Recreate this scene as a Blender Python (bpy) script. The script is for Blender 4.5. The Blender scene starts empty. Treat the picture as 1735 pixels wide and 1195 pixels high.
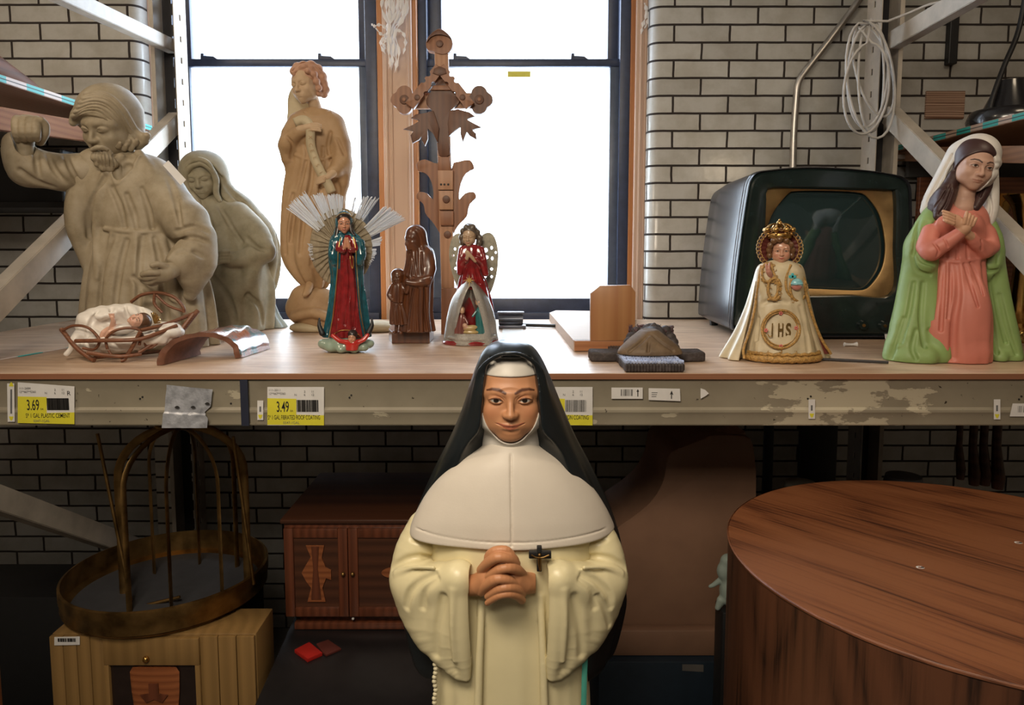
import bpy, bmesh, math, random
import numpy as np
from mathutils import Vector, Matrix, Euler
random.seed(7); RNG = np.random.default_rng(7)
scene = bpy.context.scene
C = scene.collection
CZ = 1.55                       # camera height above the floor
FPX = 1230.0; PITCH = math.radians(5.5); V0 = 538.0; U0 = 867.5
# ---------------------------------------------------------------- camera
cd = bpy.data.cameras.new('camera'); cam = bpy.data.objects.new('camera', cd); C.objects.link(cam)
cam.location = (0, 0, CZ); cam.rotation_euler = (math.pi/2 - PITCH, 0, 0)
cd.sensor_fit = 'HORIZONTAL'; cd.sensor_width = 36.0; cd.lens = 36.0*FPX/1735.0
cd.shift_y = -(597.5 - V0)/1735.0
cd.clip_start = 0.02
scene.camera = cam
# ---------------------------------------------------------------- sky, lights, exposure
w = bpy.data.worlds.new('sky'); scene.world = w; w.use_nodes = True
bg = w.node_tree.nodes['Background']; bg.inputs[0].default_value = (0.80, 0.90, 1.0, 1); bg.inputs[1].default_value = 4.0
vs = scene.view_settings; vs.view_transform = 'Standard'; vs.look = 'None'; vs.gamma = 1.0; vs.use_curve_mapping = False
vs.exposure = 0.2
def area(name, loc, rot, sx, sy, power, col):
    l = bpy.data.lights.new(name, 'AREA'); l.shape = 'RECTANGLE'; l.size = sx; l.size_y = sy; l.energy = power; l.color = col
    o = bpy.data.objects.new(name, l); C.objects.link(o); o.location = loc; o.rotation_euler = rot
    return o
area('indoor_light', (-0.42, 0.05, 2.45), (math.radians(42), 0, math.radians(-20)), 0.8, 0.4, 23, (1.0, 0.86, 0.68))  # unseen lamp, set low toward the nun to light her more than the shelf
area('indoor_light', (-1.75, 0.9, 3.1), (math.radians(25), 0, 0), 0.4, 0.25, 13, (1.0, 0.82, 0.60))  # added light without a known fixture, brightens the upper left bricks
area('indoor_light', (-0.2, -1.6, 3.1), (math.radians(30), 0, 0), 1.2, 0.4, 20, (1.0, 0.88, 0.72))
area('indoor_light', (1.6, 1.0, 3.05), (math.radians(10), 0, 0), 0.5, 0.3, 6, (1.0, 0.80, 0.56))
area('daylight_left', (-0.92, 3.3, 2.1), (math.radians(-90), 0, 0), 0.8, 1.9, 36, (0.70, 0.83, 1.0))
area('daylight_right', (0.14, 3.3, 2.1), (math.radians(-90), 0, 0), 0.8, 1.9, 36, (0.70, 0.83, 1.0))
# ---------------------------------------------------------------- geometry helpers
def ray(u, v):
    dx = (u-U0)/FPX; dz = -(v-V0)/FPX
    return np.array([dx, math.cos(PITCH)+dz*math.sin(PITCH), -math.sin(PITCH)+dz*math.cos(PITCH)])
def at(u, v, Y):                # the point at photo position (u, v) that stands Y metres into the room
    r = ray(u, v); p = r*(Y/r[1]); p[2] += CZ; return p
def onz(u, v, z):               # the point at (u, v) lying on the level z
    r = ray(u, v); p = r*((z-CZ)/r[2]); p[2] += CZ; return p
SH = CZ - 0.2784                # shelf top
WY = 2.83                       # brick wall plane
def link(o, parent=None, root=None):
    C.objects.link(o)
    if parent: o.parent = parent
    return o
def wloc(o):
    p = Vector((0, 0, 0))
    while o: p += o.location; o = o.parent
    return p
def mesh_obj(name, verts, faces, mat, parent=None, smooth=False, cols=None, loc=None, autos=None):
    """one mesh object; vertices are given in world space"""
    me = bpy.data.meshes.new(name)
    verts = np.asarray(verts, dtype=np.float64).reshape(-1, 3)
    if loc is None:
        loc = np.array(wloc(parent)) if parent else np.array([(verts[:, 0].min()+verts[:, 0].max())/2, (verts[:, 1].min()+verts[:, 1].max())/2, verts[:, 2].min()])
    loc = np.array(loc, dtype=float)
    L = verts - loc
    if isinstance(faces, np.ndarray):
        me.vertices.add(len(L)); me.vertices.foreach_set('co', L.astype(np.float32).ravel())
        n = len(faces); me.loops.add(4*n); me.polygons.add(n)
        me.polygons.foreach_set('loop_start', np.arange(0, 4*n, 4, dtype=np.int32))
        me.loops.foreach_set('vertex_index', faces.astype(np.int32).ravel())
        me.update(calc_edges=True); me.validate()
    else:
        me.from_pydata(L.tolist(), [], faces); me.update()
    if smooth: me.polygons.foreach_set('use_smooth', [True]*len(me.polygons))
    if cols is not None:
        ca = me.color_attributes.new('Col', 'FLOAT_COLOR', 'POINT')
        ca.data.foreach_set('color', np.c_[cols, np.ones(len(cols))].astype(np.float32).ravel())
    me.materials.append(mat)
    o = bpy.data.objects.new(name, me); C.objects.link(o)
    if parent: o.parent = parent; o.location = loc - np.array(wloc(parent))
    else: o.location = loc
    if autos:
        for p in me.polygons: p.use_smooth = True
        me.set_sharp_from_angle(angle=math.radians(autos))
    return o
def tag(o, label=None, cat=None, group=None, kind=None):
    if label: o['label'] = label
    if cat: o['category'] = cat
    if group: o['group'] = group
    if kind: o['kind'] = kind
    return o
def thing(name, label, cat, loc, group=None):
    o = bpy.data.objects.new(name, None); C.objects.link(o); o.location = loc; o.empty_display_size = 0.05
    return tag(o, label, cat, group)
class MB:
    """collects shapes, builds ONE mesh object"""
    def __init__(s): s.bm = bmesh.new()
    def box(s, a, b, bevel=0.0, rot=None, seg=2):
        a = Vector(a); b = Vector(b); c = (a+b)/2; d = b-a
        r = bmesh.ops.create_cube(s.bm, size=1.0); vs_ = r['verts']
        for v in vs_: v.co = Vector((v.co.x*d.x, v.co.y*d.y, v.co.z*d.z))
        if bevel > 0:
            es = list({e for v in vs_ for e in v.link_edges})
            rr = bmesh.ops.bevel(s.bm, geom=es, offset=bevel, segments=seg, profile=0.5, affect='EDGES')
            vs_ = list({v for f in rr['faces'] for v in f.verts} | {v for v in vs_ if v.is_valid})
        M = rot.to_matrix() if isinstance(rot, Euler) else rot
        for v in vs_:
            p = v.co.copy()
            if M is not None: p = M @ p
            v.co = p + c
        return s
    def bar(s, p, q, wx, wy, up=(0, 0, 1), bevel=0.0):
        """a straight bar from p to q; wx across, wy along up"""
        p = Vector(p); q = Vector(q); z = (q-p).normalized(); up = Vector(up)
        x = z.cross(up).normalized(); y = x.cross(z).normalized()
        R = Matrix((x, y, z)).transposed()
        L = (q-p).length; c = (p+q)/2
        return s.box(c-Vector((wx/2, wy/2, L/2)), c+Vector((wx/2, wy/2, L/2)), bevel, R)
    def tube(s, pts, r, seg=10, closed=False, caps=True, flat=1.0, up=(0, 0, 1)):
        P = [Vector(p) for p in pts]; n = len(P); rings = []
        rs = r if hasattr(r, '__len__') else [r]*n
        prev = None
        for i in range(n):
            if closed: t = (P[(i+1) % n]-P[i-1])
            else: t = P[min(i+1, n-1)]-P[max(i-1, 0)]
            t.normalize()
            if prev is None:
                a = Vector(up)
                if abs(t.dot(a)) > 0.95: a = Vector((1, 0, 0)) if abs(t.x) < .9 else Vector((0, 1, 0))
                x = t.cross(a).normalized()
            else: x = (prev - t*prev.dot(t)).normalized()
            prev = x; y = t.cross(x).normalized()
            rings.append([s.bm.verts.new(P[i]+(x*math.cos(2*math.pi*k/seg)+y*flat*math.sin(2*math.pi*k/seg))*rs[i]) for k in range(seg)])
        m = n if closed else n-1
        for i in range(m):
            A = rings[i]; B = rings[(i+1) % n]
            for k in range(seg):
                try: s.bm.faces.new((A[k], A[(k+1) % seg], B[(k+1) % seg], B[k]))
                except ValueError: pass
        if caps and not closed:
            s.bm.faces.new(rings[0][::-1]); s.bm.faces.new(rings[-1])
        return s
    def lathe(s, c, prof, seg=48, sx=1.0, sy=1.0, a0=0, a1=2*math.pi):
        """prof = [(r, z)...] about the vertical through c"""
        c = Vector(c); full = abs(a1-a0-2*math.pi) < 1e-6; n = seg if full else seg+1; rings = []
        for r, z in prof:
            if r < 1e-6: rings.append([s.bm.verts.new(c+Vector((0, 0, z)))]); continue
            rings.append([s.bm.verts.new(c+Vector((r*sx*math.cos(a0+(a1-a0)*k/seg), r*sy*math.sin(a0+(a1-a0)*k/seg), z))) for k in range(n)])
        for A, B in zip(rings, rings[1:]):
            for k in range(seg):
                k2 = (k+1) % n
                if len(A) == 1 and len(B) == 1: continue
                if len(A) == 1: s.bm.faces.new((A[0], B[k2], B[k]))
                elif len(B) == 1: s.bm.faces.new((A[k], A[k2], B[0]))
                else: s.bm.faces.new((A[k], A[k2], B[k2], B[k]))
        return s
    def prism(s, pts, vec, bevel=0.0):
        """a polygon pushed along vec"""
        vec = Vector(vec); A = [s.bm.verts.new(Vector(p)) for p in pts]; B = [s.bm.verts.new(Vector(p)+vec) for p in pts]; n = len(A)
        fs = [s.bm.faces.new(A), s.bm.faces.new(B[::-1])]
        for k in range(n): fs.append(s.bm.faces.new((A[k], B[k], B[(k+1) % n], A[(k+1) % n])))
        if bevel > 0:
            es = list(set(fs[0].edges) | set(fs[1].edges))
            bmesh.ops.bevel(s.bm, geom=es, offset=bevel, segments=2, profile=0.5, affect='EDGES')
        return s
    def grid(s, f, nu, nv):
        """f(i/nu, j/nv) -> point"""
        V = [[s.bm.verts.new(Vector(f(i/nu, j/nv))) for j in range(nv+1)] for i in range(nu+1)]
        for i in range(nu):
            for j in range(nv): s.bm.faces.new((V[i][j], V[i+1][j], V[i+1][j+1], V[i][j+1]))
        return s
    def ball(s, c, r, seg=16, sc=(1, 1, 1)):
        rr = bmesh.ops.create_uvsphere(s.bm, u_segments=seg, v_segments=max(6, seg//2+2), radius=1)
        for v in rr['verts']: v.co = Vector((v.co.x*r*sc[0], v.co.y*r*sc[1], v.co.z*r*sc[2]))+Vector(c)
        return s
    def build(s, name, mat, parent=None, smooth=None, solid=0.0, loc=None):
        bm = s.bm; bmesh.ops.recalc_face_normals(bm, faces=bm.faces)
        me = bpy.data.meshes.new(name)
        P = np.array([v.co for v in bm.verts])
        if loc is None:
            loc = np.array(wloc(parent)) if parent else np.array([(P[:, 0].min()+P[:, 0].max())/2, (P[:, 1].min()+P[:, 1].max())/2, P[:, 2].min()])
        loc = Vector(loc)
        for v in bm.verts: v.co -= loc
        bm.to_mesh(me); bm.free(); me.materials.append(mat)
        o = bpy.data.objects.new(name, me); C.objects.link(o)
        if parent: o.parent = parent; o.location = loc - wloc(parent)
        else: o.location = loc
        if smooth is not None:
            me.polygons.foreach_set('use_smooth', [True]*len(me.polygons))
            me.set_sharp_from_angle(angle=math.radians(smooth))
        if solid:
            md = o.modifiers.new('thickness', 'SOLIDIFY'); md.thickness = solid; md.offset = 0
        return o
def smoothpath(pts, n=8, closed=False):
    """Catmull-Rom through the points"""
    P = [np.array(p, dtype=float) for p in pts]; m = len(P); out = []
    rng = range(m) if closed else range(m-1)
    for i in rng:
        p0 = P[i-1] if (closed or i > 0) else P[0]*2-P[1]
        p1 = P[i]; p2 = P[(i+1) % m]
        p3 = P[(i+2) % m] if (closed or i+2 < m) else P[-1]*2-P[-2]
        for k in range(n):
            t = k/n
            out.append(0.5*((2*p1)+(-p0+p2)*t+(2*p0-5*p1+4*p2-p3)*t*t+(-p0+3*p1-3*p2+p3)*t**3))
    if not closed: out.append(P[-1])
    return out
def text_obj(s, mat, parent, u, v, Y, hpx, name='lettering', wpx=None, bold=0.0, norm=(0, -1, 0), extr=0.0001):
    """lettering facing the room, lower left corner at photo position (u, v)"""
    cu = bpy.data.curves.new(name, 'FONT'); cu.body = s; cu.size = 1.0; cu.offset = bold; cu.extrude = 0
    o = bpy.data.objects.new('t', cu); C.objects.link(o)
    dg = bpy.context.evaluated_depsgraph_get(); me = bpy.data.meshes.new_from_object(o.evaluated_get(dg))
    bpy.data.objects.remove(o)
    co = np.array([x.co for x in me.vertices]);
    if len(co) == 0: return None
    faces = [list(p.vertices) for p in me.polygons]
    co[:, 0] -= co[:, 0].min(); k = Y/FPX; sc = hpx*k/0.73
    wid = co[:, 0].max(); sx = wpx*k/wid if wpx else sc
    p = at(u, v, Y)
    V = np.c_[p[0]+co[:, 0]*sx, np.full(len(co), p[1]), p[2]+co[:, 1]*sc]
    bpy.data.meshes.remove(me)
    return mesh_obj(name, V, faces, mat, parent)
# ---------------------------------------------------------------- sculpting: smooth unions of rounded forms, meshed as one skin
def smin(a, b, k):
    if k <= 0: return np.minimum(a, b)
    h = np.clip(0.5+0.5*(b-a)/k, 0, 1); return b*(1-h)+a*h-k*h*(1-h)
def smax(a, b, k): return -smin(-a, -b, k)
def cr(rows, n=10):
    return np.array(smoothpath(rows, n))
class Sculpt:
    """works on a world-space grid round a figure that stands Y metres in; positions are (u, v, d): photo position and depth offset in
    the same unit (one unit = k metres), so every form has a real place and size"""
    def __init__(s, Y, u0, u1, v0, v1, d0, d1, res=1.0, floor=None):
        s.Y = Y; s.k = Y/FPX; s.h = res*s.k; s.d0, s.d1 = d0, d1
        pts = np.array([s.P((u, v, d)) for u in (u0, u1) for v in (v0, v1) for d in (d0, d1)])
        lo = pts.min(0); hi = pts.max(0)
        if floor is not None: lo[2] = floor-3*s.h
        s.floor = floor
        n = np.maximum(4, np.ceil((hi-lo)/s.h).astype(int)+1); s.lo = lo; s.n = n
        s.ax = [(lo[i]+np.arange(n[i])*s.h).astype(np.float32) for i in range(3)]
        s.F = np.full(n, 1e3, dtype=np.float32); s.paints = []
        s.O = None
    def P(s, p):
        return at(p[0], p[1], s.Y+(p[2] if len(p) > 2 else 0)*s.k)
    def sl(s, lo, hi):
        i0 = np.clip(np.floor((lo-s.lo)/s.h).astype(int), 0, s.n-1); i1 = np.clip(np.ceil((hi-s.lo)/s.h).astype(int)+1, 1, s.n)
        i1 = np.maximum(i1, i0+1)
        S = tuple(slice(a, b) for a, b in zip(i0, i1))
        return S, s.ax[0][S[0]][:, None, None], s.ax[1][S[1]][None, :, None], s.ax[2][S[2]][None, None, :]
    def put(s, S, d, k, op):
        F = s.F[S]
        if op == 'add': s.F[S] = smin(F, d, k)
        elif op == 'sub': s.F[S] = smax(F, -d, k)
        elif op == 'int': s.F[S] = smax(F, d, k)
    # raw forms in metres
    def _ell(s, c, r, R=None, k=0.0, op='add'):
        r = np.array(r, dtype=float); m = r.max()+k+4*s.h; S, x, y, z = s.sl(c-m, c+m)
        x = x-c[0]; y = y-c[1]; z = z-c[2]
        if R is not None:
            R = np.asarray(R); a = x*R[0, 0]+y*R[1, 0]+z*R[2, 0]; b = x*R[0, 1]+y*R[1, 1]+z*R[2, 1]; e = x*R[0, 2]+y*R[1, 2]+z*R[2, 2]
        else: a, b, e = x, y, z
        k0 = np.sqrt((a/r[0])**2+(b/r[1])**2+(e/r[2])**2); k1 = np.sqrt((a/r[0]**2)**2+(b/r[1]**2)**2+(e/r[2]**2)**2)+1e-9
        s.put(S, (k0*(k0-1)/k1).astype(np.float32), k, op)
    def _cap(s, a, b, ra, rb, k=0.0, op='add', sq=None):
        m = max(ra, rb)+k+4*s.h; S, x, y, z = s.sl(np.minimum(a, b)-m, np.maximum(a, b)+m)
        ab = b-a; L = max(1e-12, float(ab@ab))
        t = np.clip(((x-a[0])*ab[0]+(y-a[1])*ab[1]+(z-a[2])*ab[2])/L, 0, 1)
        dx = x-a[0]-t*ab[0]; dy = y-a[1]-t*ab[1]; dz = z-a[2]-t*ab[2]
        if sq is not None: dy = dy/sq
        d = np.sqrt(dx*dx+dy*dy+dz*dz)-(ra+(rb-ra)*t)
        s.put(S, d.astype(np.float32), k, op)
    # forms in figure units
    def ell(s, c, r, k=4, op='add', R=None):
        if R is not None and not hasattr(R, 'shape'): R = np.array(Euler([math.radians(q) for q in R]).to_matrix())
        s._ell(s.P(c), np.array(r)*s.k, R, k*s.k, op); return s
    def ch(s, pts, k=4, op='add', n=1, sq=None):
        """chain of rounded cones; pts = (u, v, d, r)"""
        if n > 1: pts = cr([tuple(map(float, p)) for p in pts], n)
        s._chain([(s.P(p[:3]), p[3]*s.k) for p in pts], k*s.k, op, sq); return s
    def _chain(s, Q, k, op='add', sq=None):
        A = np.array([q[0] for q in Q]); m = max(q[1] for q in Q)*(1 if sq is None else max(1, sq))+k+4*s.h
        S, x, y, z = s.sl(A.min(0)-m, A.max(0)+m); D = None
        for (a, ra), (b, rb) in zip(Q, Q[1:]):
            ab = b-a; L = max(1e-12, float(ab@ab))
            t = np.clip(((x-a[0])*ab[0]+(y-a[1])*ab[1]+(z-a[2])*ab[2])/L, 0, 1)
            dx = x-a[0]-t*ab[0]; dy = y-a[1]-t*ab[1]; dz = z-a[2]-t*ab[2]
            if sq is not None: dy = dy/sq
            d = (np.sqrt(dx*dx+dy*dy+dz*dz)-(ra+(rb-ra)*t)).astype(np.float32)
            D = d if D is None else np.minimum(D, d)
        s.put(S, D, k, op)
    def surf(s, u, v, dflt=0.0):
        """depth of the front surface met at (u, v)"""
        d = np.arange(s.d0, s.d1, .8); p = np.array([s.P((u, v, q)) for q in d]); i = np.rint((p-s.lo)/s.h).astype(int)
        ok = ((i >= 0) & (i < s.n)).all(1); i = np.clip(i, 0, s.n-1); f = np.where(ok, s.F[i[:, 0], i[:, 1], i[:, 2]], 1)
        w = np.argmax(f < 0); return d[w] if f[w] < 0 else dflt
    def follow(s, pts, off, k, op, n):
        Q = cr([tuple(map(float, p)) for p in pts], n); out = []; last = None
        for q in Q:
            d = s.surf(q[0], q[1], None)
            if d is None: d = last if last is not None else (q[2] if len(q) > 3 else None)
            if d is None: continue
            last = d; out.append((q[0], q[1], d, q[-1]))
        if len(out) < 2: return s
        D = np.array([o[2] for o in out]); D = np.convolve(np.r_[D[0], D[0], D, D[-1], D[-1]], np.ones(5)/5, 'valid')
        return s.ch([(o[0], o[1], dd+off(o[3]), o[3]) for o, dd in zip(out, D)], k, op)
    def cut(s, pts, k=3, n=4, pen=1.15):
        """a groove that follows the surface"""
        if max(p[-1] for p in pts) > 9: return s.ch(pts, k, 'sub', n)
        return s.follow(pts, lambda r: -r+pen*r, k, 'sub', n)
    def ridge(s, pts, k=3, n=4, h=.7): return s.follow(pts, lambda r: r-h*r, k, 'add', n)
    def loft(s, rows, k=4, op='add', folds=(), cap=3, p=2.0, n=8, shift=0):
        """rows = (v, u, d, ru, rd) from top to bottom; folds = (count, amp_top, amp_bottom, phase, twist)"""
        D = cr([tuple(map(float, r)) for r in rows], n); q = np.array([s.P((r[1], r[0], r[2])) for r in D])
        o = np.argsort(q[:, 2]); q = q[o]; D = D[o]
        z0, z1 = q[0, 2], q[-1, 2]
        m = D[:, 3:5].max()*s.k*1.3+(k+cap)*s.k+4*s.h
        S, x, y, z = s.sl(np.array([q[:, 0].min()-m, q[:, 1].min()-m, z0-k*s.k-4*s.h]), np.array([q[:, 0].max()+m, q[:, 1].max()+m, z1+k*s.k+4*s.h]))
        zz = z.ravel(); I = lambda a: np.interp(zz, q[:, 2], a)[None, None, :].astype(np.float32)
        cx, cy, rx, ry = I(q[:, 0]), I(q[:, 1]), I(D[:, 3])*s.k, I(D[:, 4])*s.k
        X = (x-cx)/rx; Yy = (y-cy)/ry
        if p == 2.0: rho = np.sqrt(X*X+Yy*Yy)+1e-6
        else: rho = (np.abs(X)**p+np.abs(Yy)**p)**(1/p)+1e-6
        mn = np.minimum(rx, ry)
        if folds:
            th = np.arctan2(Yy, X); t = ((z-z0)/(z1-z0)); g = 0
            for (cnt, at_, ab_, ph, tw) in folds:
                wv = np.sin(cnt*th+ph+tw*t); g = g+(ab_+(at_-ab_)*t)*s.k*wv
            d = (rho-1)*mn-g
        else: d = (rho-1)*mn
        d = smax(smax(d, (z-z1)+0*d, cap*s.k), (z0-z)+0*d, cap*s.k)
        s.put(S, d.astype(np.float32), k*s.k, op); return s
    def field(s, fn, k=0, op='add'):
        S = (slice(None),)*3
        s.put(S, fn(s.ax[0][:, None, None], s.ax[1][None, :, None], s.ax[2][None, None, :]).astype(np.float32), k*s.k, op); return s
    def noise(s, amp, wl, seed=0):
        """gentle unevenness of the surface"""
        g = np.random.default_rng(seed); f = 0
        x = s.ax[0][:, None, None]; y = s.ax[1][None, :, None]; z = s.ax[2][None, None, :]
        for i in range(5):
            v = g.normal(size=3); v /= np.linalg.norm(v); v *= 2*math.pi/(wl*s.k)*g.uniform(.6, 1.6)
            f = f+np.sin(x*v[0]+y*v[1]+z*v[2]+g.uniform(0, 6.3))
        s.F += (f*amp*s.k/3).astype(np.float32); return s
    # head in head-heights: x right, y away from the viewer, z up; origin at eye level
    def head(s, c, H, rot=(0, 0, 0), part='all', jaw=1.0, wide=1.0, smile=0.0, closed=False, nose=1.0, detail=True, mouth=1.0):
        R = np.array(rot if hasattr(rot, 'to_euler') else Euler([math.radians(q) for q in rot]).to_matrix()); c0 = s.P(c); U = H*s.k
        s.HR = R; s.Hc = c0; s.HU = U
        pt = lambda p: c0+R@(np.array(p, dtype=float)*U)
        s.hp = pt
        E_ = lambda p, r, k=.05, op='add': s._ell(pt(p), np.array(r)*U, R, k*U, op)
        def CH(P, k=.02, op='add'):
            s._chain([(pt(a[:3]), a[3]*U) for a in P], k*U, op)
        W = wide
        E_((0, .08, .14), (.36*W, .42, .37), .0)
        E_((0, -.06, -.10), (.31*W, .31, .34), .12)
        E_((0, -.16, -.27), (.23*W*jaw, .22, .19), .1)
        E_((0, -.275, -.425), (.09*jaw, .085, .075), .09)
        for q in (-1, 1):
            E_((q*.185*W, -.25, -.14), (.10, .09, .10), .08)
            E_((q*.25*W, -.10, -.22), (.07, .12, .14), .08)
        CH([(-.25*W, -.23, .05, .03), (-.17*W, -.305, .085, .034), (-.06, -.35, .075, .036), (.06, -.35, .075, .036), (.17*W, -.305, .085, .034), (.25*W, -.23, .05, .03)], .10)
        for q in (-1, 1):
            E_((q*.15*W, -.415, .0), (.085, .075, .052), .05, 'sub')
            E_((q*.15*W, -.29, .0), (.082, .082, .066), .02)
            if detail:
                # upper and lower lids
                CH([(q*.078*W, -.355, -.012, .009), (q*.115*W, -.372, .022, .011), (q*.155*W, -.374, .030, .012), (q*.19*W, -.355, .020, .011), (q*.222*W, -.322, -.006, .009)], .012)
                CH([(q*.08*W, -.352, -.016, .008), (q*.12*W, -.368, -.030, .008), (q*.17*W, -.360, -.030, .008), (q*.218*W, -.322, -.012, .008)], .012)
                if closed:
                    E_((q*.15*W, -.31, .004), (.08, .068, .058), .01)
        n = nose
        CH([(0, -.345, .06, .032), (0, -.385, -.02, .033), (0, -.43*n, -.11, .040), (0, -.445*n, -.150, .048)], .045)
        for q in (-1, 1):
            E_((q*.052, -.395, -.160), (.034, .050, .034), .045)
            E_((q*.028, -.43, -.200), (.013, .020, .010), .01, 'sub')
        E_((0, -.325, -.285), (.12, .06, .085), .07)
        m = smile; w = mouth
        CH([(-.125*w, -.335, -.275+m, .010), (-.06*w, -.385, -.278+m*.3, .016), (-.02, -.405, -.270, .018), (0, -.402, -.274, .016), (.02, -.405, -.270, .018), (.06*w, -.385, -.278+m*.3, .016), (.125*w, -.335, -.275+m, .010)], .018)
        CH([(-.10*w, -.34, -.298+m*.6, .010), (-.05*w, -.375, -.315, .018), (0, -.388, -.320, .022), (.05*w, -.375, -.315, .018), (.10*w, -.34, -.298+m*.6, .010)], .018)
        CH([(-.13*w, -.345, -.282+m, .004), (-.06*w, -.405, -.292+m*.2, .005), (0, -.425, -.290, .005), (.06*w, -.405, -.292+m*.2, .005), (.13*w, -.345, -.282+m, .004)], .012, 'sub')
        CH([(-.06*w, -.395, -.352, .010), (.06*w, -.395, -.352, .010)], .04, 'sub')
        return s
    def haircap(s, infl=.045, a=.24, b=1.1, k=.03):
        """turns the plain head just built into a cap of hair: swollen a little and cut off in front of a sloping hairline"""
        s.F -= infl*s.HU; R = s.HR; c = s.Hc; U = s.HU
        def fn(x, y, z):
            X, Y, Z = x-c[0], y-c[1], z-c[2]
            ly = X*R[0, 1]+Y*R[1, 1]+Z*R[2, 1]; lz = X*R[0, 2]+Y*R[1, 2]+Z*R[2, 2]
            return -(lz+b*ly+a*U)/math.hypot(1, b)
        S = (slice(None),)*3; s.F = smax(s.F, fn(s.ax[0][:, None, None], s.ax[1][None, :, None], s.ax[2][None, None, :]), k*U).astype(np.float32); return s
    def mesh(s, name, mat, parent=None, base=None, smooth_it=1):
        F = s.F
        if s.floor is not None:
            z = s.ax[2][None, None, :]; F = np.maximum(F, (s.floor-z).astype(np.float32))
        F[0] = F[-1] = 1; F[:, 0] = F[:, -1] = 1; F[:, :, 0] = 1; F[:, :, -1] = 1
        lim = 3*s.h; F = np.clip(F, -lim, lim)
        ins = F < 0; n = F.shape
        c = np.zeros((n[0]-1, n[1]-1, n[2]-1), np.int8)
        for i in (0, 1):
            for j in (0, 1):
                for l in (0, 1): c += ins[i:n[0]-1+i, j:n[1]-1+j, l:n[2]-1+l]
        act = (c > 0) & (c < 8); idx = np.argwhere(act)
        if len(idx) == 0: raise RuntimeError('empty sculpt '+name)
        vid = np.full(act.shape, -1, np.int64); vid[act] = np.arange(len(idx))
        acc = np.zeros((len(idx), 3)); cnt = np.zeros(len(idx))
        cor = {}
        for i in (0, 1):
            for j in (0, 1):
                for l in (0, 1): cor[(i, j, l)] = F[idx[:, 0]+i, idx[:, 1]+j, idx[:, 2]+l]
        for a in cor:
            for ax in range(3):
                if a[ax] == 0:
                    b = list(a); b[ax] = 1; b = tuple(b); fa = cor[a]; fb = cor[b]
                    m = (fa < 0) != (fb < 0); t = np.where(m, fa/(np.where(m, fa-fb, 1)), 0)
                    p = np.array(a, float)[None, :]+np.zeros((len(idx), 3)); p[:, ax] += t
                    acc[m] += p[m]; cnt[m] += 1
        V = s.lo+(idx+acc/cnt[:, None])*s.h
        Q = []
        for ax in range(3):
            o1, o2 = [(1, 2), (2, 0), (0, 1)][ax]
            A = [slice(None)]*3; B = [slice(None)]*3; A[ax] = slice(0, -1); B[ax] = slice(1, None)
            f = ins[tuple(A)] != ins[tuple(B)]; w_ = np.argwhere(f)
            ok = (w_[:, o1] > 0) & (w_[:, o2] > 0) & (w_[:, o1] < act.shape[o1]) & (w_[:, o2] < act.shape[o2]); w_ = w_[ok]
            fl = ins[tuple(A)][w_[:, 0], w_[:, 1], w_[:, 2]]
            def g(da, db):
                q = w_.copy(); q[:, o1] -= da; q[:, o2] -= db; return vid[q[:, 0], q[:, 1], q[:, 2]]
            q = np.stack([g(0, 0), g(1, 0), g(1, 1), g(0, 1)], 1)
            q[~fl] = q[~fl][:, ::-1]; Q.append(q)
        Q = np.concatenate(Q); Q = Q[(Q >= 0).all(1)]
        for _ in range(smooth_it):
            S_ = np.zeros_like(V); N = np.zeros(len(V))
            for a, b in ((0, 1), (1, 2), (2, 3), (3, 0)):
                np.add.at(S_, Q[:, a], V[Q[:, b]]); np.add.at(N, Q[:, a], 1)
                np.add.at(S_, Q[:, b], V[Q[:, a]]); np.add.at(N, Q[:, b], 1)
            V = V*0.5+0.5*S_/np.maximum(N, 1)[:, None]
        cols = None
        if s.paints or base is not None:
            cols = np.tile(np.array(base if base is not None else (1, 1, 1), float), (len(V), 1))
            for (fn, col) in s.paints:
                m = np.clip(fn(V), 0, 1)[:, None]; cols = cols*(1-m)+np.array(col)*m
        s.F = None
        return mesh_obj(name, V, Q, mat, parent, smooth=True, cols=cols)
    # paint: touches of colour with a place of their own on the surface
    def dab(s, p, r, col, soft=.3, head=False, a=1.0):
        c = s.hp(p) if head else s.P(p); rr = np.array(r)*(s.HU if head else s.k); R = s.HR if head else np.eye(3)
        s.paints.append((lambda V, c=c, rr=rr, R=R: a*np.clip(1-(np.linalg.norm(((V-c)@R)/rr, axis=1)-(1-soft))/soft, 0, 1), col)); return s
    def stroke(s, pts, col, soft=.4, head=False, a=1.0):
        Q = [(s.hp(p[:3]) if head else s.P(p[:3]), p[3]*(s.HU if head else s.k)) for p in pts]
        W_ = s.HR@np.diag((1, .25, 1)) if head else None
        def fn(V):
            best = np.full(len(V), -9.0)
            if head: V = V@W_; Q_ = [(A@W_, r) for A, r in Q]
            else: Q_ = Q
            for (A, ra), (B, rb) in zip(Q_, Q_[1:]):
                ab = B-A; t = np.clip(((V-A)@ab)/max(1e-12, ab@ab), 0, 1); d = np.linalg.norm(V-A-t[:, None]*ab, axis=1)/(ra+(rb-ra)*t)
                best = np.maximum(best, 1-(d-(1-soft))/soft)
            return np.clip(best, 0, 1)*a
        s.paints.append((fn, col)); return s
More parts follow.
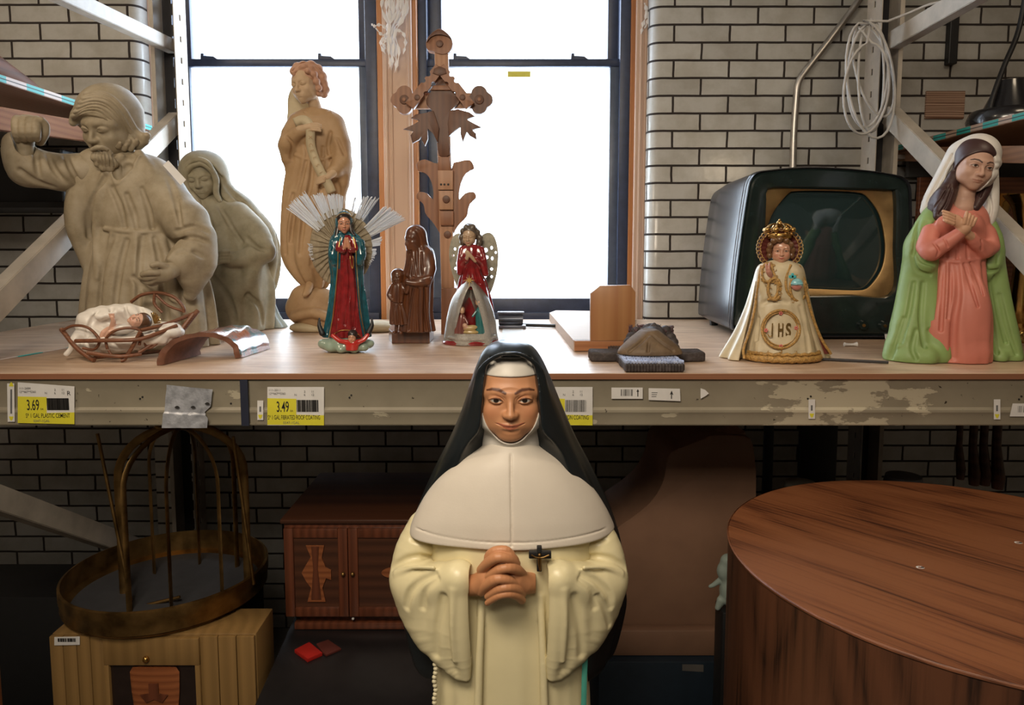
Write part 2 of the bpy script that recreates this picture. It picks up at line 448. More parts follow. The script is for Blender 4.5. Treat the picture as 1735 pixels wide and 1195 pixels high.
    def face_paint(s, mw=1.0, lip=(.45, .12, .08), brow=(.08, .04, .02), eye=True, W=1.0, m=0.0, blush=None, iris=(.03, .015, .01), white=(.75, .72, .66), liner=(.06, .03, .02)):
        if blush:
            for q in (-1, 1): s.dab((q*.19*W, -.30, -.16), (.12, .14, .11), blush, 1.0, True, .6)
        s.stroke([(-.115*mw, -.35, -.275+m, .012), (-.05, -.41, -.280, .022), (.05, -.41, -.280, .022), (.115*mw, -.35, -.275+m, .012)], lip, .5, True, .9)
        s.stroke([(-.08, -.37, -.30+m*.5, .012), (0, -.40, -.318, .024), (.08, -.37, -.30+m*.5, .012)], lip, .5, True, .8)
        for q in (-1, 1):
            if eye:
                s.dab((q*.15*W, -.36, -.001), (.068, .05, .026), white, .3, True)
                s.dab((q*.148*W, -.37, .002), (.034, .05, .031), iris, .2, True)
                s.stroke([(q*.078*W, -.355, -.010, .008), (q*.115*W, -.372, .022, .011), (q*.155*W, -.374, .030, .012), (q*.19*W, -.355, .020, .011), (q*.225*W, -.322, -.004, .009)], liner, .5, True, .9)
            if brow is not None:
                s.stroke([(q*.055*W, -.375, .085, .022), (q*.12*W, -.375, .120, .026), (q*.19*W, -.34, .122, .020), (q*.245*W, -.28, .098, .012)], brow, .6, True, 1.0)
        return s
# ---------------------------------------------------------------- materials
def nt(name):
    m = bpy.data.materials.new(name); m.use_nodes = True; t = m.node_tree; b = t.nodes['Principled BSDF']
    return m, t, b
def N(t, ty, **kw):
    n = t.nodes.new(ty)
    for k, v in kw.items():
        if k.startswith('i_'): n.inputs[k[2:].replace('_', ' ')].default_value = v
        else: setattr(n, k, v)
    return n
def ramp(t, fac, stops):
    r = t.nodes.new('ShaderNodeValToRGB'); e = r.color_ramp.elements
    while len(e) < len(stops): e.new(0.5)
    for i, (p, c) in enumerate(stops): e[i].position = p; e[i].color = (*c, 1)
    t.links.new(fac, r.inputs[0]); return r.outputs[0]
def bump(t, b, h, st, dist=0.002):
    n = N(t, 'ShaderNodeBump'); n.inputs['Strength'].default_value = st; n.inputs['Distance'].default_value = dist
    t.links.new(h, n.inputs['Height']); t.links.new(n.outputs[0], b.inputs['Normal']); return n
def coords(t, scale=(1, 1, 1), rot=(0, 0, 0), kind='Object', loc=(0, 0, 0)):
    c = N(t, 'ShaderNodeTexCoord'); m = N(t, 'ShaderNodeMapping'); m.inputs['Scale'].default_value = scale; m.inputs['Rotation'].default_value = rot; m.inputs['Location'].default_value = loc
    t.links.new(c.outputs[kind], m.inputs[0]); return m.outputs[0]
def noise(t, vec, scale, detail=4, rough=.55):
    n = N(t, 'ShaderNodeTexNoise'); n.inputs['Scale'].default_value = scale; n.inputs['Detail'].default_value = detail; n.inputs['Roughness'].default_value = rough
    t.links.new(vec, n.inputs['Vector']); return n.outputs['Fac']
def plain(name, col, rough=.6, metal=0.0, var=.12, scale=30, bmp=0.0, bscale=200, coat=0.0, spec=.5, sub=0.0):
    m, t, b = nt(name); v = coords(t); f = noise(t, v, scale)
    c = np.array(col); lo = tuple(np.clip(c*(1-var), 0, 1)); hi = tuple(np.clip(c*(1+var), 0, 1))
    t.links.new(ramp(t, f, [(.3, lo), (.7, hi)]), b.inputs['Base Color'])
    b.inputs['Roughness'].default_value = rough; b.inputs['Metallic'].default_value = metal; b.inputs['Coat Weight'].default_value = coat; b.inputs['Coat Roughness'].default_value = .08
    b.inputs['Specular IOR Level'].default_value = spec
    if bmp: bump(t, b, noise(t, v, bscale, 6), bmp)
    return m
def painted(name, rough=.5, bmp=.0, coat=0.0, bscale=250, metal=0.0, var=.1, scale=25, spec=.5):
    """colour from the object's own painted zones (colour attribute)"""
    m, t, b = nt(name); a = N(t, 'ShaderNodeVertexColor'); a.layer_name = 'Col'
    v = coords(t); f = noise(t, v, scale); mx = N(t, 'ShaderNodeMix', data_type='RGBA', blend_type='MULTIPLY'); mx.inputs[0].default_value = 1
    t.links.new(a.outputs[0], mx.inputs[6]); t.links.new(ramp(t, f, [(.3, (1-var,)*3), (.7, (1, 1, 1))]), mx.inputs[7]); t.links.new(mx.outputs[2], b.inputs['Base Color'])
    b.inputs['Roughness'].default_value = rough; b.inputs['Coat Weight'].default_value = coat; b.inputs['Metallic'].default_value = metal; b.inputs['Coat Roughness'].default_value = .08
    b.inputs['Specular IOR Level'].default_value = spec
    if bmp: bump(t, b, noise(t, v, bscale, 6), bmp)
    return m
def wood(name, c1, c2, c3=None, axis='X', scale=1.0, rough=.45, rings=18, stretch=14, coat=0.0, bmp=.1, dist=3.0, fine=.5):
    """straight-ish grain running along the axis"""
    m, t, b = nt(name)
    s = [stretch*scale]*3; s[{'X': 0, 'Y': 1, 'Z': 2}[axis]] = scale
    v = coords(t, s)
    n1 = noise(t, v, 1.0, 3, .5)
    wv = N(t, 'ShaderNodeTexWave', wave_type='RINGS', rings_direction=axis, wave_profile='SAW'); wv.inputs['Scale'].default_value = rings/stretch; wv.inputs['Distortion'].default_value = dist; wv.inputs['Detail'].default_value = 2; wv.inputs['Detail Scale'].default_value = .6
    t.links.new(v, wv.inputs['Vector'])
    s2 = [stretch*scale*9]*3; s2[{'X': 0, 'Y': 1, 'Z': 2}[axis]] = scale*2.5
    v2 = coords(t, s2); n2 = noise(t, v2, 1.0, 2, .6)
    mx = N(t, 'ShaderNodeMath', operation='MULTIPLY_ADD'); mx.inputs[1].default_value = fine; t.links.new(n2, mx.inputs[0]); t.links.new(wv.outputs['Fac'], mx.inputs[2])
    mx2 = N(t, 'ShaderNodeMath', operation='MULTIPLY_ADD'); mx2.inputs[1].default_value = .5; t.links.new(n1, mx2.inputs[0]); t.links.new(mx.outputs[0], mx2.inputs[2])
    mr = N(t, 'ShaderNodeMapRange'); mr.inputs['From Min'].default_value = .25; mr.inputs['From Max'].default_value = 1.0+fine*.75; t.links.new(mx2.outputs[0], mr.inputs[0])
    st = [(0, c1), (.55, c2), (1, c3 or c1)]
    t.links.new(ramp(t, mr.outputs[0], st), b.inputs['Base Color'])
    b.inputs['Roughness'].default_value = rough; b.inputs['Coat Weight'].default_value = coat; b.inputs['Coat Roughness'].default_value = .15
    if bmp: bump(t, b, mr.outputs[0], bmp, .001)
    return m
def metal(name, col, rough=.3, var=.15, scale=20, bmp=0.0):
    m, t, b = nt(name); v = coords(t); f = noise(t, v, scale)
    c = np.array(col); t.links.new(ramp(t, f, [(.3, tuple(c*(1-var))), (.7, tuple(np.clip(c*(1+var), 0, 1)))]), b.inputs['Base Color'])
    rr = N(t, 'ShaderNodeMapRange'); rr.inputs['To Min'].default_value = rough*.7; rr.inputs['To Max'].default_value = min(1, rough*1.5); t.links.new(f, rr.inputs[0]); t.links.new(rr.outputs[0], b.inputs['Roughness'])
    b.inputs['Metallic'].default_value = 1.0
    if bmp: bump(t, b, noise(t, v, 120, 5), bmp)
    return m
def stone(name, c1, c2, c3, scale=14):
    m, t, b = nt(name); v = coords(t); f = noise(t, v, scale, 6, .65); t.links.new(ramp(t, f, [(.28, c1), (.5, c2), (.72, c3)]), b.inputs['Base Color']); b.inputs['Roughness'].default_value = .62
    bump(t, b, noise(t, v, 180, 6), .12); return m
M = {}
# glazed brick, laid out in the wall's own UV metres
def brick_mat():
    m, t, b = nt('glazed_brick')
    uv = N(t, 'ShaderNodeUVMap'); uv.uv_map = 'UVMap'
    nz = N(t, 'ShaderNodeTexNoise'); nz.inputs['Scale'].default_value = 14; t.links.new(uv.outputs[0], nz.inputs['Vector'])
    vm = N(t, 'ShaderNodeVectorMath', operation='MULTIPLY_ADD'); vm.inputs[1].default_value = (.006, .003, 0); t.links.new(nz.outputs['Color'], vm.inputs[0]); t.links.new(uv.outputs[0], vm.inputs[2])
    br = N(t, 'ShaderNodeTexBrick'); br.inputs['Scale'].default_value = 1; br.inputs['Brick Width'].default_value = .210; br.inputs['Row Height'].default_value = .0655
    br.inputs['Mortar Size'].default_value = .0044; br.inputs['Mortar Smooth'].default_value = .15; br.inputs['Bias'].default_value = 0; br.offset = .5
    br.inputs['Color1'].default_value = (.48, .47, .445, 1); br.inputs['Color2'].default_value = (.58, .57, .54, 1); br.inputs['Mortar'].default_value = (.035, .027, .024, 1)
    t.links.new(vm.outputs[0], br.inputs['Vector'])
    n2 = noise(t, uv.outputs[0], 9, 6, .65); st = ramp(t, n2, [(.35, (.82, .80, .76)), (.6, (1, 1, 1))])
    mx = N(t, 'ShaderNodeMix', data_type='RGBA', blend_type='MULTIPLY'); mx.inputs[0].default_value = 1; t.links.new(br.outputs['Color'], mx.inputs[6]); t.links.new(st, mx.inputs[7])
    t.links.new(mx.outputs[2], b.inputs['Base Color'])
    rr = N(t, 'ShaderNodeMapRange'); rr.inputs['To Min'].default_value = .22; rr.inputs['To Max'].default_value = .95; t.links.new(br.outputs['Fac'], rr.inputs[0]); t.links.new(rr.outputs[0], b.inputs['Roughness'])
    # low spots of the joints plus waviness of the glaze
    inv = N(t, 'ShaderNodeMath', operation='SUBTRACT'); inv.inputs[0].default_value = 1; t.links.new(br.outputs['Fac'], inv.inputs[1])
    n3 = noise(t, uv.outputs[0], 22, 2, .5)
    ad = N(t, 'ShaderNodeMath', operation='MULTIPLY_ADD'); ad.inputs[1].default_value = .35; t.links.new(n3, ad.inputs[0]); t.links.new(inv.outputs[0], ad.inputs[2])
    bump(t, b, ad.outputs[0], .7, .004)
    return m
M['brick'] = brick_mat()
M['plaster'] = plain('plaster', (.30, .26, .21), .9, bmp=.2)
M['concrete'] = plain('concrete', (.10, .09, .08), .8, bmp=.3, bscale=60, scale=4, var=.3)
M['navy'] = plain('hazed_blue_sash_paint', (.028, .042, .090), .42, var=.2)  # dark blue paint, its colour lightened to take in the window haze
M['sash_grey'] = plain('grey_blue_sash_paint', (.070, .095, .15), .4)
M['trim_pale'] = wood('stripped_pine', (.52, .36, .27), (.57, .41, .31), (.53, .37, .28), 'Z', .8, .6, rings=4, dist=1.5, fine=.25)
M['trim_orange'] = wood('varnished_pine', (.30, .11, .03), (.46, .19, .06), (.34, .13, .04), 'Z', .8, .4, rings=6)
def plymat():
    m, t, b = nt('plywood_shelf')
    v = coords(t, (1.1, 9, 9)); n1 = noise(t, v, 1, 3, .5)
    n5 = noise(t, coords(t, (.5, 4.5, 1)), 1.3, 2, .45)
    mu = N(t, 'ShaderNodeMath', operation='MULTIPLY'); mu.inputs[1].default_value = 16; t.links.new(n5, mu.inputs[0])
    wv = N(t, 'ShaderNodeMath', operation='PINGPONG'); wv.inputs[1].default_value = 1; t.links.new(mu.outputs[0], wv.inputs[0])
    v2 = coords(t, (6, 120, 120)); n2 = noise(t, v2, 1, 2)
    a = N(t, 'ShaderNodeMath', operation='MULTIPLY_ADD'); a.inputs[1].default_value = .35; t.links.new(n2, a.inputs[0]); t.links.new(wv.outputs[0], a.inputs[2])
    c = ramp(t, a.outputs[0], [(.12, (.44, .29, .19)), (.55, (.62, .46, .34)), (1, (.50, .34, .23))])
    v3 = coords(t, (1, 1, 1)); n3 = noise(t, v3, 7, 6, .7); c2 = ramp(t, n3, [(.28, (.72, .68, .66)), (.5, (1, 1, 1))])
    mx = N(t, 'ShaderNodeMix', data_type='RGBA', blend_type='MULTIPLY'); mx.inputs[0].default_value = 1; t.links.new(c, mx.inputs[6]); t.links.new(c2, mx.inputs[7])
    t.links.new(mx.outputs[2], b.inputs['Base Color']); b.inputs['Roughness'].default_value = .40; b.inputs['Specular IOR Level'].default_value = .6
    bump(t, b, a.outputs[0], .12, .001)
    return m
M['ply'] = plymat()
M['ply_edge'] = wood('plywood_edge', (.16, .06, .03), (.34, .16, .075), (.22, .09, .045), 'X', 1.0, .6, rings=40, stretch=60, dist=2)
M['ply_dark'] = wood('old_board', (.20, .095, .05), (.30, .15, .08), (.22, .11, .06), 'Y', 1.0, .6)
def beammat():
    m, t, b = nt('rack_beam_paint')
    v = coords(t, (1, 1, 1)); n1 = noise(t, coords(t, (9, 9, 22)), 1, 6, .6)
    # chipped patch of older, paler paint toward one end
    sp = N(t, 'ShaderNodeSeparateXYZ'); t.links.new(v, sp.inputs[0])
    # broad mask: peak where x is between .5 and .85 of the beam (object origin is the beam's middle)
    g = N(t, 'ShaderNodeMapRange', interpolation_type='SMOOTHSTEP'); g.inputs['From Min'].default_value = .50; g.inputs['From Max'].default_value = .60; t.links.new(sp.outputs[0], g.inputs[0])
    g2 = N(t, 'ShaderNodeMapRange', interpolation_type='SMOOTHSTEP'); g2.inputs['From Min'].default_value = .98; g2.inputs['From Max'].default_value = .80; t.links.new(sp.outputs[0], g2.inputs[0])
    mu = N(t, 'ShaderNodeMath', operation='MULTIPLY'); t.links.new(g.outputs[0], mu.inputs[0]); t.links.new(g2.outputs[0], mu.inputs[1])
    ad = N(t, 'ShaderNodeMath', operation='MULTIPLY_ADD'); ad.inputs[1].default_value = .24; t.links.new(mu.outputs[0], ad.inputs[0]); t.links.new(n1, ad.inputs[2])
    chip = N(t, 'ShaderNodeMapRange'); chip.inputs['From Min'].default_value = .665; chip.inputs['From Max'].default_value = .685; t.links.new(ad.outputs[0], chip.inputs[0])
    base = ramp(t, noise(t, v, 6, 5, .6), [(.3, (.205, .175, .125)), (.7, (.265, .232, .17))])
    mx = N(t, 'ShaderNodeMix', data_type='RGBA'); t.links.new(chip.outputs[0], mx.inputs[0]); t.links.new(base, mx.inputs[6]); mx.inputs[7].default_value = (.42, .37, .27, 1)
    n4 = noise(t, coords(t, (60, 60, 60), loc=(3, 1, 2)), 1, 3, .6); k = ramp(t, n4, [(.29, (.12, .10, .08)), (.32, (1, 1, 1))])
    m2 = N(t, 'ShaderNodeMix', data_type='RGBA', blend_type='MULTIPLY'); m2.inputs[0].default_value = 1; t.links.new(mx.outputs[2], m2.inputs[6]); t.links.new(k, m2.inputs[7])
    t.links.new(m2.outputs[2], b.inputs['Base Color']); b.inputs['Roughness'].default_value = .5
    bump(t, b, chip.outputs[0], .3, .001)
    return m
M['beam'] = beammat()
M['rack'] = plain('cream_rack_paint', (.44, .39, .33), .45, var=.18, scale=12)
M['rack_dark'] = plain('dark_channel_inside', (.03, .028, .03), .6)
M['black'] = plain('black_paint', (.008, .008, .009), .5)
M['white_paper'] = plain('white_paper', (.62, .60, .58), .7, var=.05)
M['yellow_paper'] = plain('yellow_paper', (.62, .56, .03), .6, var=.05)
M['ink'] = plain('black_ink', (.015, .013, .012), .6)
M['grey_ink'] = plain('grey_ink', (.12, .12, .12), .6)
M['duct'] = plain('duct_tape_foil', (.42, .43, .47), .3, metal=.35, bmp=.5, var=.25, scale=60)
M['strap'] = plain('navy_strap', (.01, .013, .03), .6)
M['steel'] = metal('galvanised_steel', (.55, .52, .48), .35)
M['brass'] = metal('lacquered_brass', (.62, .36, .10), .18)
M['brass_dull'] = metal('tarnished_brass', (.30, .18, .065), .4, var=.4)
M['cable'] = plain('white_cable', (.50, .48, .46), .5)
M['plastic'] = plain('milky_plastic', (.72, .70, .70), .3, var=.05)
# ---------------------------------------------------------------- the room
def X_(u, v, Y): return at(u, v, Y)[0]
def onx(u, v, X):
    r = ray(u, v); p = r*(X/r[0]); p[2] += CZ; return p
def path_wall(name, path, zs, mat, uo=0.0, vo=0.0, us=1.0, loc=None):
    """a wall standing on a plan polyline; UVs in metres along it"""
    P = np.array(path, float); s = np.r_[0, np.cumsum(np.hypot(*np.diff(P, axis=0).T))]
    bm = bmesh.new(); uvl = bm.loops.layers.uv.new('UVMap'); n = len(P)
    V = [[bm.verts.new((P[i][0], P[i][1], z)) for z, _ in zs] for i in range(n)]
    for i in range(n-1):
        for j in range(len(zs)-1):
            f = bm.faces.new((V[i][j], V[i+1][j], V[i+1][j+1], V[i][j+1])); f.smooth = True
            for l, (a, b) in zip(f.loops, ((i, j), (i+1, j), (i+1, j+1), (i, j+1))):
                l[uvl].uv = (s[a]*us+uo, zs[b][1]+vo)
    me = bpy.data.meshes.new(name); bm.to_mesh(me); bm.free(); me.materials.append(mat)
    o = bpy.data.objects.new(name, me); C.objects.link(o); tag(o, kind='structure')
    md = o.modifiers.new('thickness', 'SOLIDIFY'); md.thickness = 0.02; md.offset = 1.0
    return o
ZC = 3.2; XL, XR, YB = -3.0, 3.2, -2.6
xL = X_(236, 60, WY); xR = X_(1099, 250, WY); rB = 0.045
zj = at(1180, 514, WY)[2]                      # a bed joint of the right-hand wall
HB, WB = .0655, .210
zj = at(1180, 41, WY)[2]; off = -(zj % HB)
def phase(u, v, vo): return WB/2 if int(math.floor((at(u, v, WY)[2]+vo)/HB)) % 2 == 0 else 0
ks = .0655/.0635; zl = SH-.03
zs = [(0.0, zl-(zl-0)*ks), (zl, zl), (ZC, ZC)]
arcR = [(xR+rB-rB*math.sin(a), WY+rB-rB*math.cos(a)) for a in np.linspace(0, math.pi/2, 9)]
path = [(XR, WY)]+arcR+[(xR, WY+.30)]
uj = X_(1189, 26, WY)
path_wall('wall_back_right', path, zs, M['brick'], uo=-(XR-uj)-phase(1189, 26, off), vo=off)
arcL = [(xL-rB+rB*math.sin(a), WY+rB-rB*math.cos(a)) for a in np.linspace(0, math.pi/2, 9)]
path = [(XL, WY)]+arcL+[(xL, WY+.30)]
us_ = WB/.2215; voL = -(at(100, 38, WY)[2] % HB); sj = (.30-rB)+math.pi/2*rB+(xL-rB-X_(67, 54, WY))
path_wall('wall_back_left', path[::-1], zs, M['brick'], uo=-sj*us_-phase(67, 54, voL), vo=voL, us=us_)
# the stretch of wall under the window
path_wall('wall_back_sill', [(xR+.02, WY+.004), (xL-.02, WY+.004)], [(0.0, zl-(zl-.004)*ks), (zl-.004, zl)], M['brick'], vo=off)
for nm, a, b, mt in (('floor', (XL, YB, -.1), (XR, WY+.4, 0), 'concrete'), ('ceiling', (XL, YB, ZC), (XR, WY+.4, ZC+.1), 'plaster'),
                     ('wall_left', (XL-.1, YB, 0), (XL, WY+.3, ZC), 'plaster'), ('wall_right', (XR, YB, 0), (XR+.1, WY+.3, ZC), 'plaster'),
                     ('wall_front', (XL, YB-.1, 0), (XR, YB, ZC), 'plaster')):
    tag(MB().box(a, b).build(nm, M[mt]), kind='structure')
# sill
tag(MB().box((xL, WY-.0, zl-.04), (xR, WY+.32, zl-.005)).build('trim_1', M['trim_pale']), kind='structure')
# ---------------------------------------------------------------- windows
def glassmat(name, frost):
    m, t, b = nt(name); out = t.nodes['Material Output']; t.nodes.remove(b)
    tr = N(t, 'ShaderNodeBsdfTransparent'); tr.inputs[0].default_value = (.97, .98, 1, 1)
    if frost:
        tl = N(t, 'ShaderNodeBsdfTranslucent'); tl.inputs[0].default_value = (.92, .92, .88, 1)
        mx = N(t, 'ShaderNodeMixShader'); mx.inputs[0].default_value = .55; t.links.new(tr.outputs[0], mx.inputs[1]); t.links.new(tl.outputs[0], mx.inputs[2])
    else:
        gl = N(t, 'ShaderNodeBsdfGlossy'); gl.inputs['Roughness'].default_value = .03
        mx = N(t, 'ShaderNodeMixShader'); mx.inputs[0].default_value = .06; t.links.new(tr.outputs[0], mx.inputs[1]); t.links.new(gl.outputs[0], mx.inputs[2])
    t.links.new(mx.outputs[0], out.inputs[0]); return m
M['glass'] = glassmat('window_glass', False); M['frost'] = glassmat('frosted_glass', True)
YW = 2.93
def window(nm, uA, uB, gA, gB, glA, glB):
    """frame outer uA..uB, upper glass gA..gB, lower glass glA..glB (photo columns)"""
    root = bpy.data.objects.new(nm, None); C.objects.link(root); tag(root, kind='structure')
    xa, xb = X_(uA, 250, YW), X_(uB, 250, YW); ya, yb = X_(gA, 40, YW+.07), X_(gB, 40, YW+.07); la, lb = X_(glA, 300, YW+.03), X_(glB, 300, YW+.03)
    root.location = (xa, YW, zl)
    zt = ZC-.02; zr1 = at(600, 97, YW+.02)[2]; zr0 = at(600, 113, YW+.02)[2]; zb = at(900, 506, YW)[2]
    f = MB(); f.box((xa, YW, zl), (xa+(ya-xa)*.45, YW+.12, zt), .004).box((xb-(xb-yb)*.55, YW, zl), (xb, YW+.12, zt), .004)
    f.box((xa, YW+.06, zt-.05), (xb, YW+.12, zt)); f.build('window_frame', M['navy'], root, 30)
    f = MB(); f.box((xa+(ya-xa)*.4, YW+.07, zr0), (ya, YW+.11, zt), .003).box((yb, YW+.07, zr0), (xb-(xb-yb)*.5, YW+.11, zt), .003)
    f.box((xa+.01, YW+.065, zr0+.005), (xb-.01, YW+.11, zr1), .003)
    f.build('upper_sash', M['navy'], root, 30)
    f = MB(); f.box((xa+(ya-xa)*.4, YW+.02, zl+.01), (la, YW+.06, zr0), .003).box((lb, YW+.02, zl+.01), (xb-(xb-yb)*.5, YW+.06, zr0), .003)
    f.build('lower_sash_stile', M['sash_grey'], root, 30)
    f = MB(); f.box((xa+.01, YW+.018, zr0), (xb-.01, YW+.06, zr1-.006), .004).box((xa+.01, YW+.01, zl), (xb-.01, YW+.06, zb), .004)
    f.box((xa+.005, YW-.012, zl), (xb-.005, YW+.02, zl+(zb-zl)*.45), .003)
    f.build('sash_rail', M['navy'], root, 30)
    for q in (.17, .72, .96):
        xc = xa+(xb-xa)*q; l_ = MB(); l_.box((xc, YW+.02, zr1-.008), (xc+.012, YW+.05, zr1+.016), .002).prism([(xc, YW+.02, zr1-.01), (xc, YW+.02, zr1+.006), (xc+.05, YW+.02, zr1+.004), (xc+.07, YW+.02, zr1-.01)], (0, .03, 0))
        l_.build('sash_lug', M['navy'], root, 30)
    MB().box((ya-.01, YW+.088, zr0), (yb+.01, YW+.092, zt-.04)).build('pane', M['glass'], root)
    MB().box((la-.01, YW+.038, zb-.01), (lb+.01, YW+.042, zr0+.01)).build('pane', M['frost'], root)
    return root
window('window_1', 281, 641, 322, 607, 330, 612)
w2 = window('window_2', 707, 1069, 748, 1030, 760, 1031)
# casings and mullion
def casing(n, u0, u1, Y0, Y1, mt, v=250):
    x0, x1 = X_(u0, v, Y0), X_(u1, v, Y0)
    tag(MB().box((x0, Y0, zl-.005), (x1, Y1, ZC), .004).build('trim_%d' % n, M[mt]), kind='structure')
    return x0, x1
casing(2, 650, 699, 2.86, 3.04, 'trim_pale'); casing(3, 641, 651, 2.885, 3.04, 'trim_orange'); casing(4, 698, 708, 2.885, 3.04, 'trim_orange')
casing(5, 1076, 1103, 2.90, 3.05, 'trim_pale', 200); casing(6, 1067, 1078, 2.92, 3.05, 'trim_orange', 200)
casing(7, 232, 262, 2.90, 3.05, 'trim_pale'); casing(8, 261, 283, 2.92, 3.05, 'trim_orange')
for i, (u, Yq) in enumerate(((656, 2.855), (664, 2.855), (692, 2.855), (1084, 2.895), (1092, 2.895), (243, 2.895), (251, 2.895))):
    x = X_(u, 250, Yq); tag(MB().tube([(x, Yq+.004, zl), (x, Yq+.004, ZC)], .006, 8).build('trim_%d' % (9+i), M['trim_pale'], None, 40), kind='structure')
# yellow note stuck on the lower pane
p0 = at(860, 131, YW+.036); p1 = at(899, 121, YW+.036)
tag(MB().box((p0[0], YW+.034, p0[2]), (p1[0], YW+.036, p1[2])).build('sticky_note', plain('faded_yellow_paper', (.75, .72, .12), .6)), 'yellow paper strip stuck at the top of the right window pane', 'sticky note')
# ---------------------------------------------------------------- pallet rack
rack = M['rack']
def ladder(mb, plane, c, a0, a1, t0, t1, z0, z1, slot_w, slot_h, pitch, zoff=0.0):
    """a perforated strip: two rails with rungs between the slots.  plane 'x' = facing x, runs a0..a1 in y"""
    m = (a0+a1)/2; s0, s1 = m-slot_w/2, m+slot_w/2
    def bx(p, q, za, zb):
        if plane == 'x': mb.box((c+t0, p, za), (c+t1, q, zb))
        else: mb.box((p, c+t0, za), (q, c+t1, zb))
    bx(a0, s0, z0, z1); bx(s1, a1, z0, z1); z = z0+zoff; last = z0
    while z < z1:
        if z > last: bx(s0, s1, last, z)
        last = z+slot_h; z += pitch
    if last < z1: bx(s0, s1, last, z1)
def upright(x_face, sgn, Yf, Yb, wch, label, top=ZC-.05, front=False):
    """C channel, open side toward the aisle; sgn=+1: its flat perforated flange faces +x"""
    x2 = x_face-sgn*wch; root = thing('rack_upright', label, 'rack upright', (x_face-sgn*wch/2, (Yf+Yb)/2, 0), 'perforated cream rack uprights')
    f = MB(); ladder(f, 'x', x_face, Yf, Yb, -.0015, .0015, 0, top, .012, .022, .076, .02); f.build('perforated_flange', rack, root)
    f = MB(); f.box((x2-.0015, Yf, 0), (x2+.0015, Yb, top)); lo, hi = sorted((x2, x2+sgn*.014)); f.box((lo, Yf-.0015, 0), (hi, Yf+.0015, top)); f.build('plain_flange', rack, root)
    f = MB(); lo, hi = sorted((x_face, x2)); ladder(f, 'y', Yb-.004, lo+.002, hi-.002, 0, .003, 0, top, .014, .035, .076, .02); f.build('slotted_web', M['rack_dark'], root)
    MB().box((lo-.02, Yf-.02, 0), (hi+.02, Yb+.02, .006)).build('foot_plate', rack, root)
    return root
xu = X_(303, 250, 2.70); upright(xu, 1, 2.70, 2.80, .086, 'cream perforated steel rack upright in front of the left window')
xv = X_(1489, 150, 2.55); upright(xv, -1, 2.55, 2.655, .075, 'cream perforated steel rack upright behind the old television, cable coil on it')
xu2 = xu-.02; xv2 = xv+.0
def brace(u1, v1, u2, v2, X, wdt, label, flip=1):
    p = Vector(onx(u1, v1, X)); q = Vector(onx(u2, v2, X)); m = MB()
    d = (q-p).normalized(); nrm = Vector((1, 0, 0)).cross(d).normalized()
    m.bar(p, q, .004, wdt, up=nrm)
    o = nrm*(wdt/2) if nrm.z > 0 else -nrm*(wdt/2)
    e = Vector((flip*.018, 0, 0)); m.bar(p+o-e, q+o-e, .036, .004, up=nrm); m.bar(p-o-e, q-o-e, .036, .004, up=nrm)
    return tag(m.build('rack_brace', rack), label, 'brace', 'steel rack braces')
brace(306, 205, -70, 590, xu-.03, .062, 'cream diagonal rack brace behind the stone statue with raised fist', 1)
brace(306, 82, 40, -44, xu-.03, .042, 'cream rack brace crossing the top left corner above the white bricks', 1)
brace(-60, 822, 330, 962, xu-.03, .055, 'cream rack brace in the dark below the shelf, left of the brass basket', 1)
brace(1500, 195, 1800, 508, xv+.03, .058, 'cream diagonal rack brace behind the kneeling woman in pink', -1)
brace(1508, 68, 1700, -45, xv+.03, .055, 'cream rack brace rising to the upper right corner beside the cable coil', -1)
for X0, s_ in ((xu-.0, 1), (xv, -1)):
    pass
# front beam: stepped section swept along x
YF = 1.6
zt = SH-.014; zb = at(867, 722, YF)[2]; zr = at(867, 697, YF)[2]
sec = [(YF+.003, zt), (YF+.003, zt-.005), (YF+.0055, zt-.012), (YF+.0055, zr+.008), (YF+.001, zr+.002), (YF+.0005, zr-.003), (YF+.0035, zr-.010), (YF+.0035, zb+.003), (YF+.005, zb), (YF+.05, zb), (YF+.05, zt)]
m = MB(); m.prism([(-1.22, y, z) for y, z in sec], (2.56, 0, 0))
beam = m.build('shelf_beam', M['beam'], None, 25, loc=(0, YF+.02, zb)); tag(beam, 'long chipped beige steel beam along the front of the shelf', 'beam')
tag(MB().box((-1.22, 2.6, zb), (1.34, 2.64, zt)).build('shelf_beam', M['beam']), 'rear steel beam under the back of the plywood shelf', 'beam')
# plywood deck: two sheets meeting at a seam right of the nun's veil
ydeck0 = YF-.002
deck = MB().box((-1.7, ydeck0, zt), (1.9, WY-.012, SH-.0008), .0).build('plywood_shelf', M['ply'], None, None, loc=(0, 2.2, SH)); tag(deck, 'long pale plywood shelf board carrying all the figures', 'shelf')
MB().box((-1.7, ydeck0-.002, zt), (1.9, ydeck0, SH-.002)).build('front_edge', M['ply_edge'], deck)
# paper sheet lying on the board behind the veil
q = [onz(845, 604, SH), onz(889, 604, SH), onz(886, 556, SH), (onz(852, 556, SH))]
tag(MB().prism([(a[0], a[1], SH) for a in q], (0, 0, .0008)).build('paper_sheet', M['white_paper']), 'white paper sheet lying on the plywood behind the black veil', 'paper')
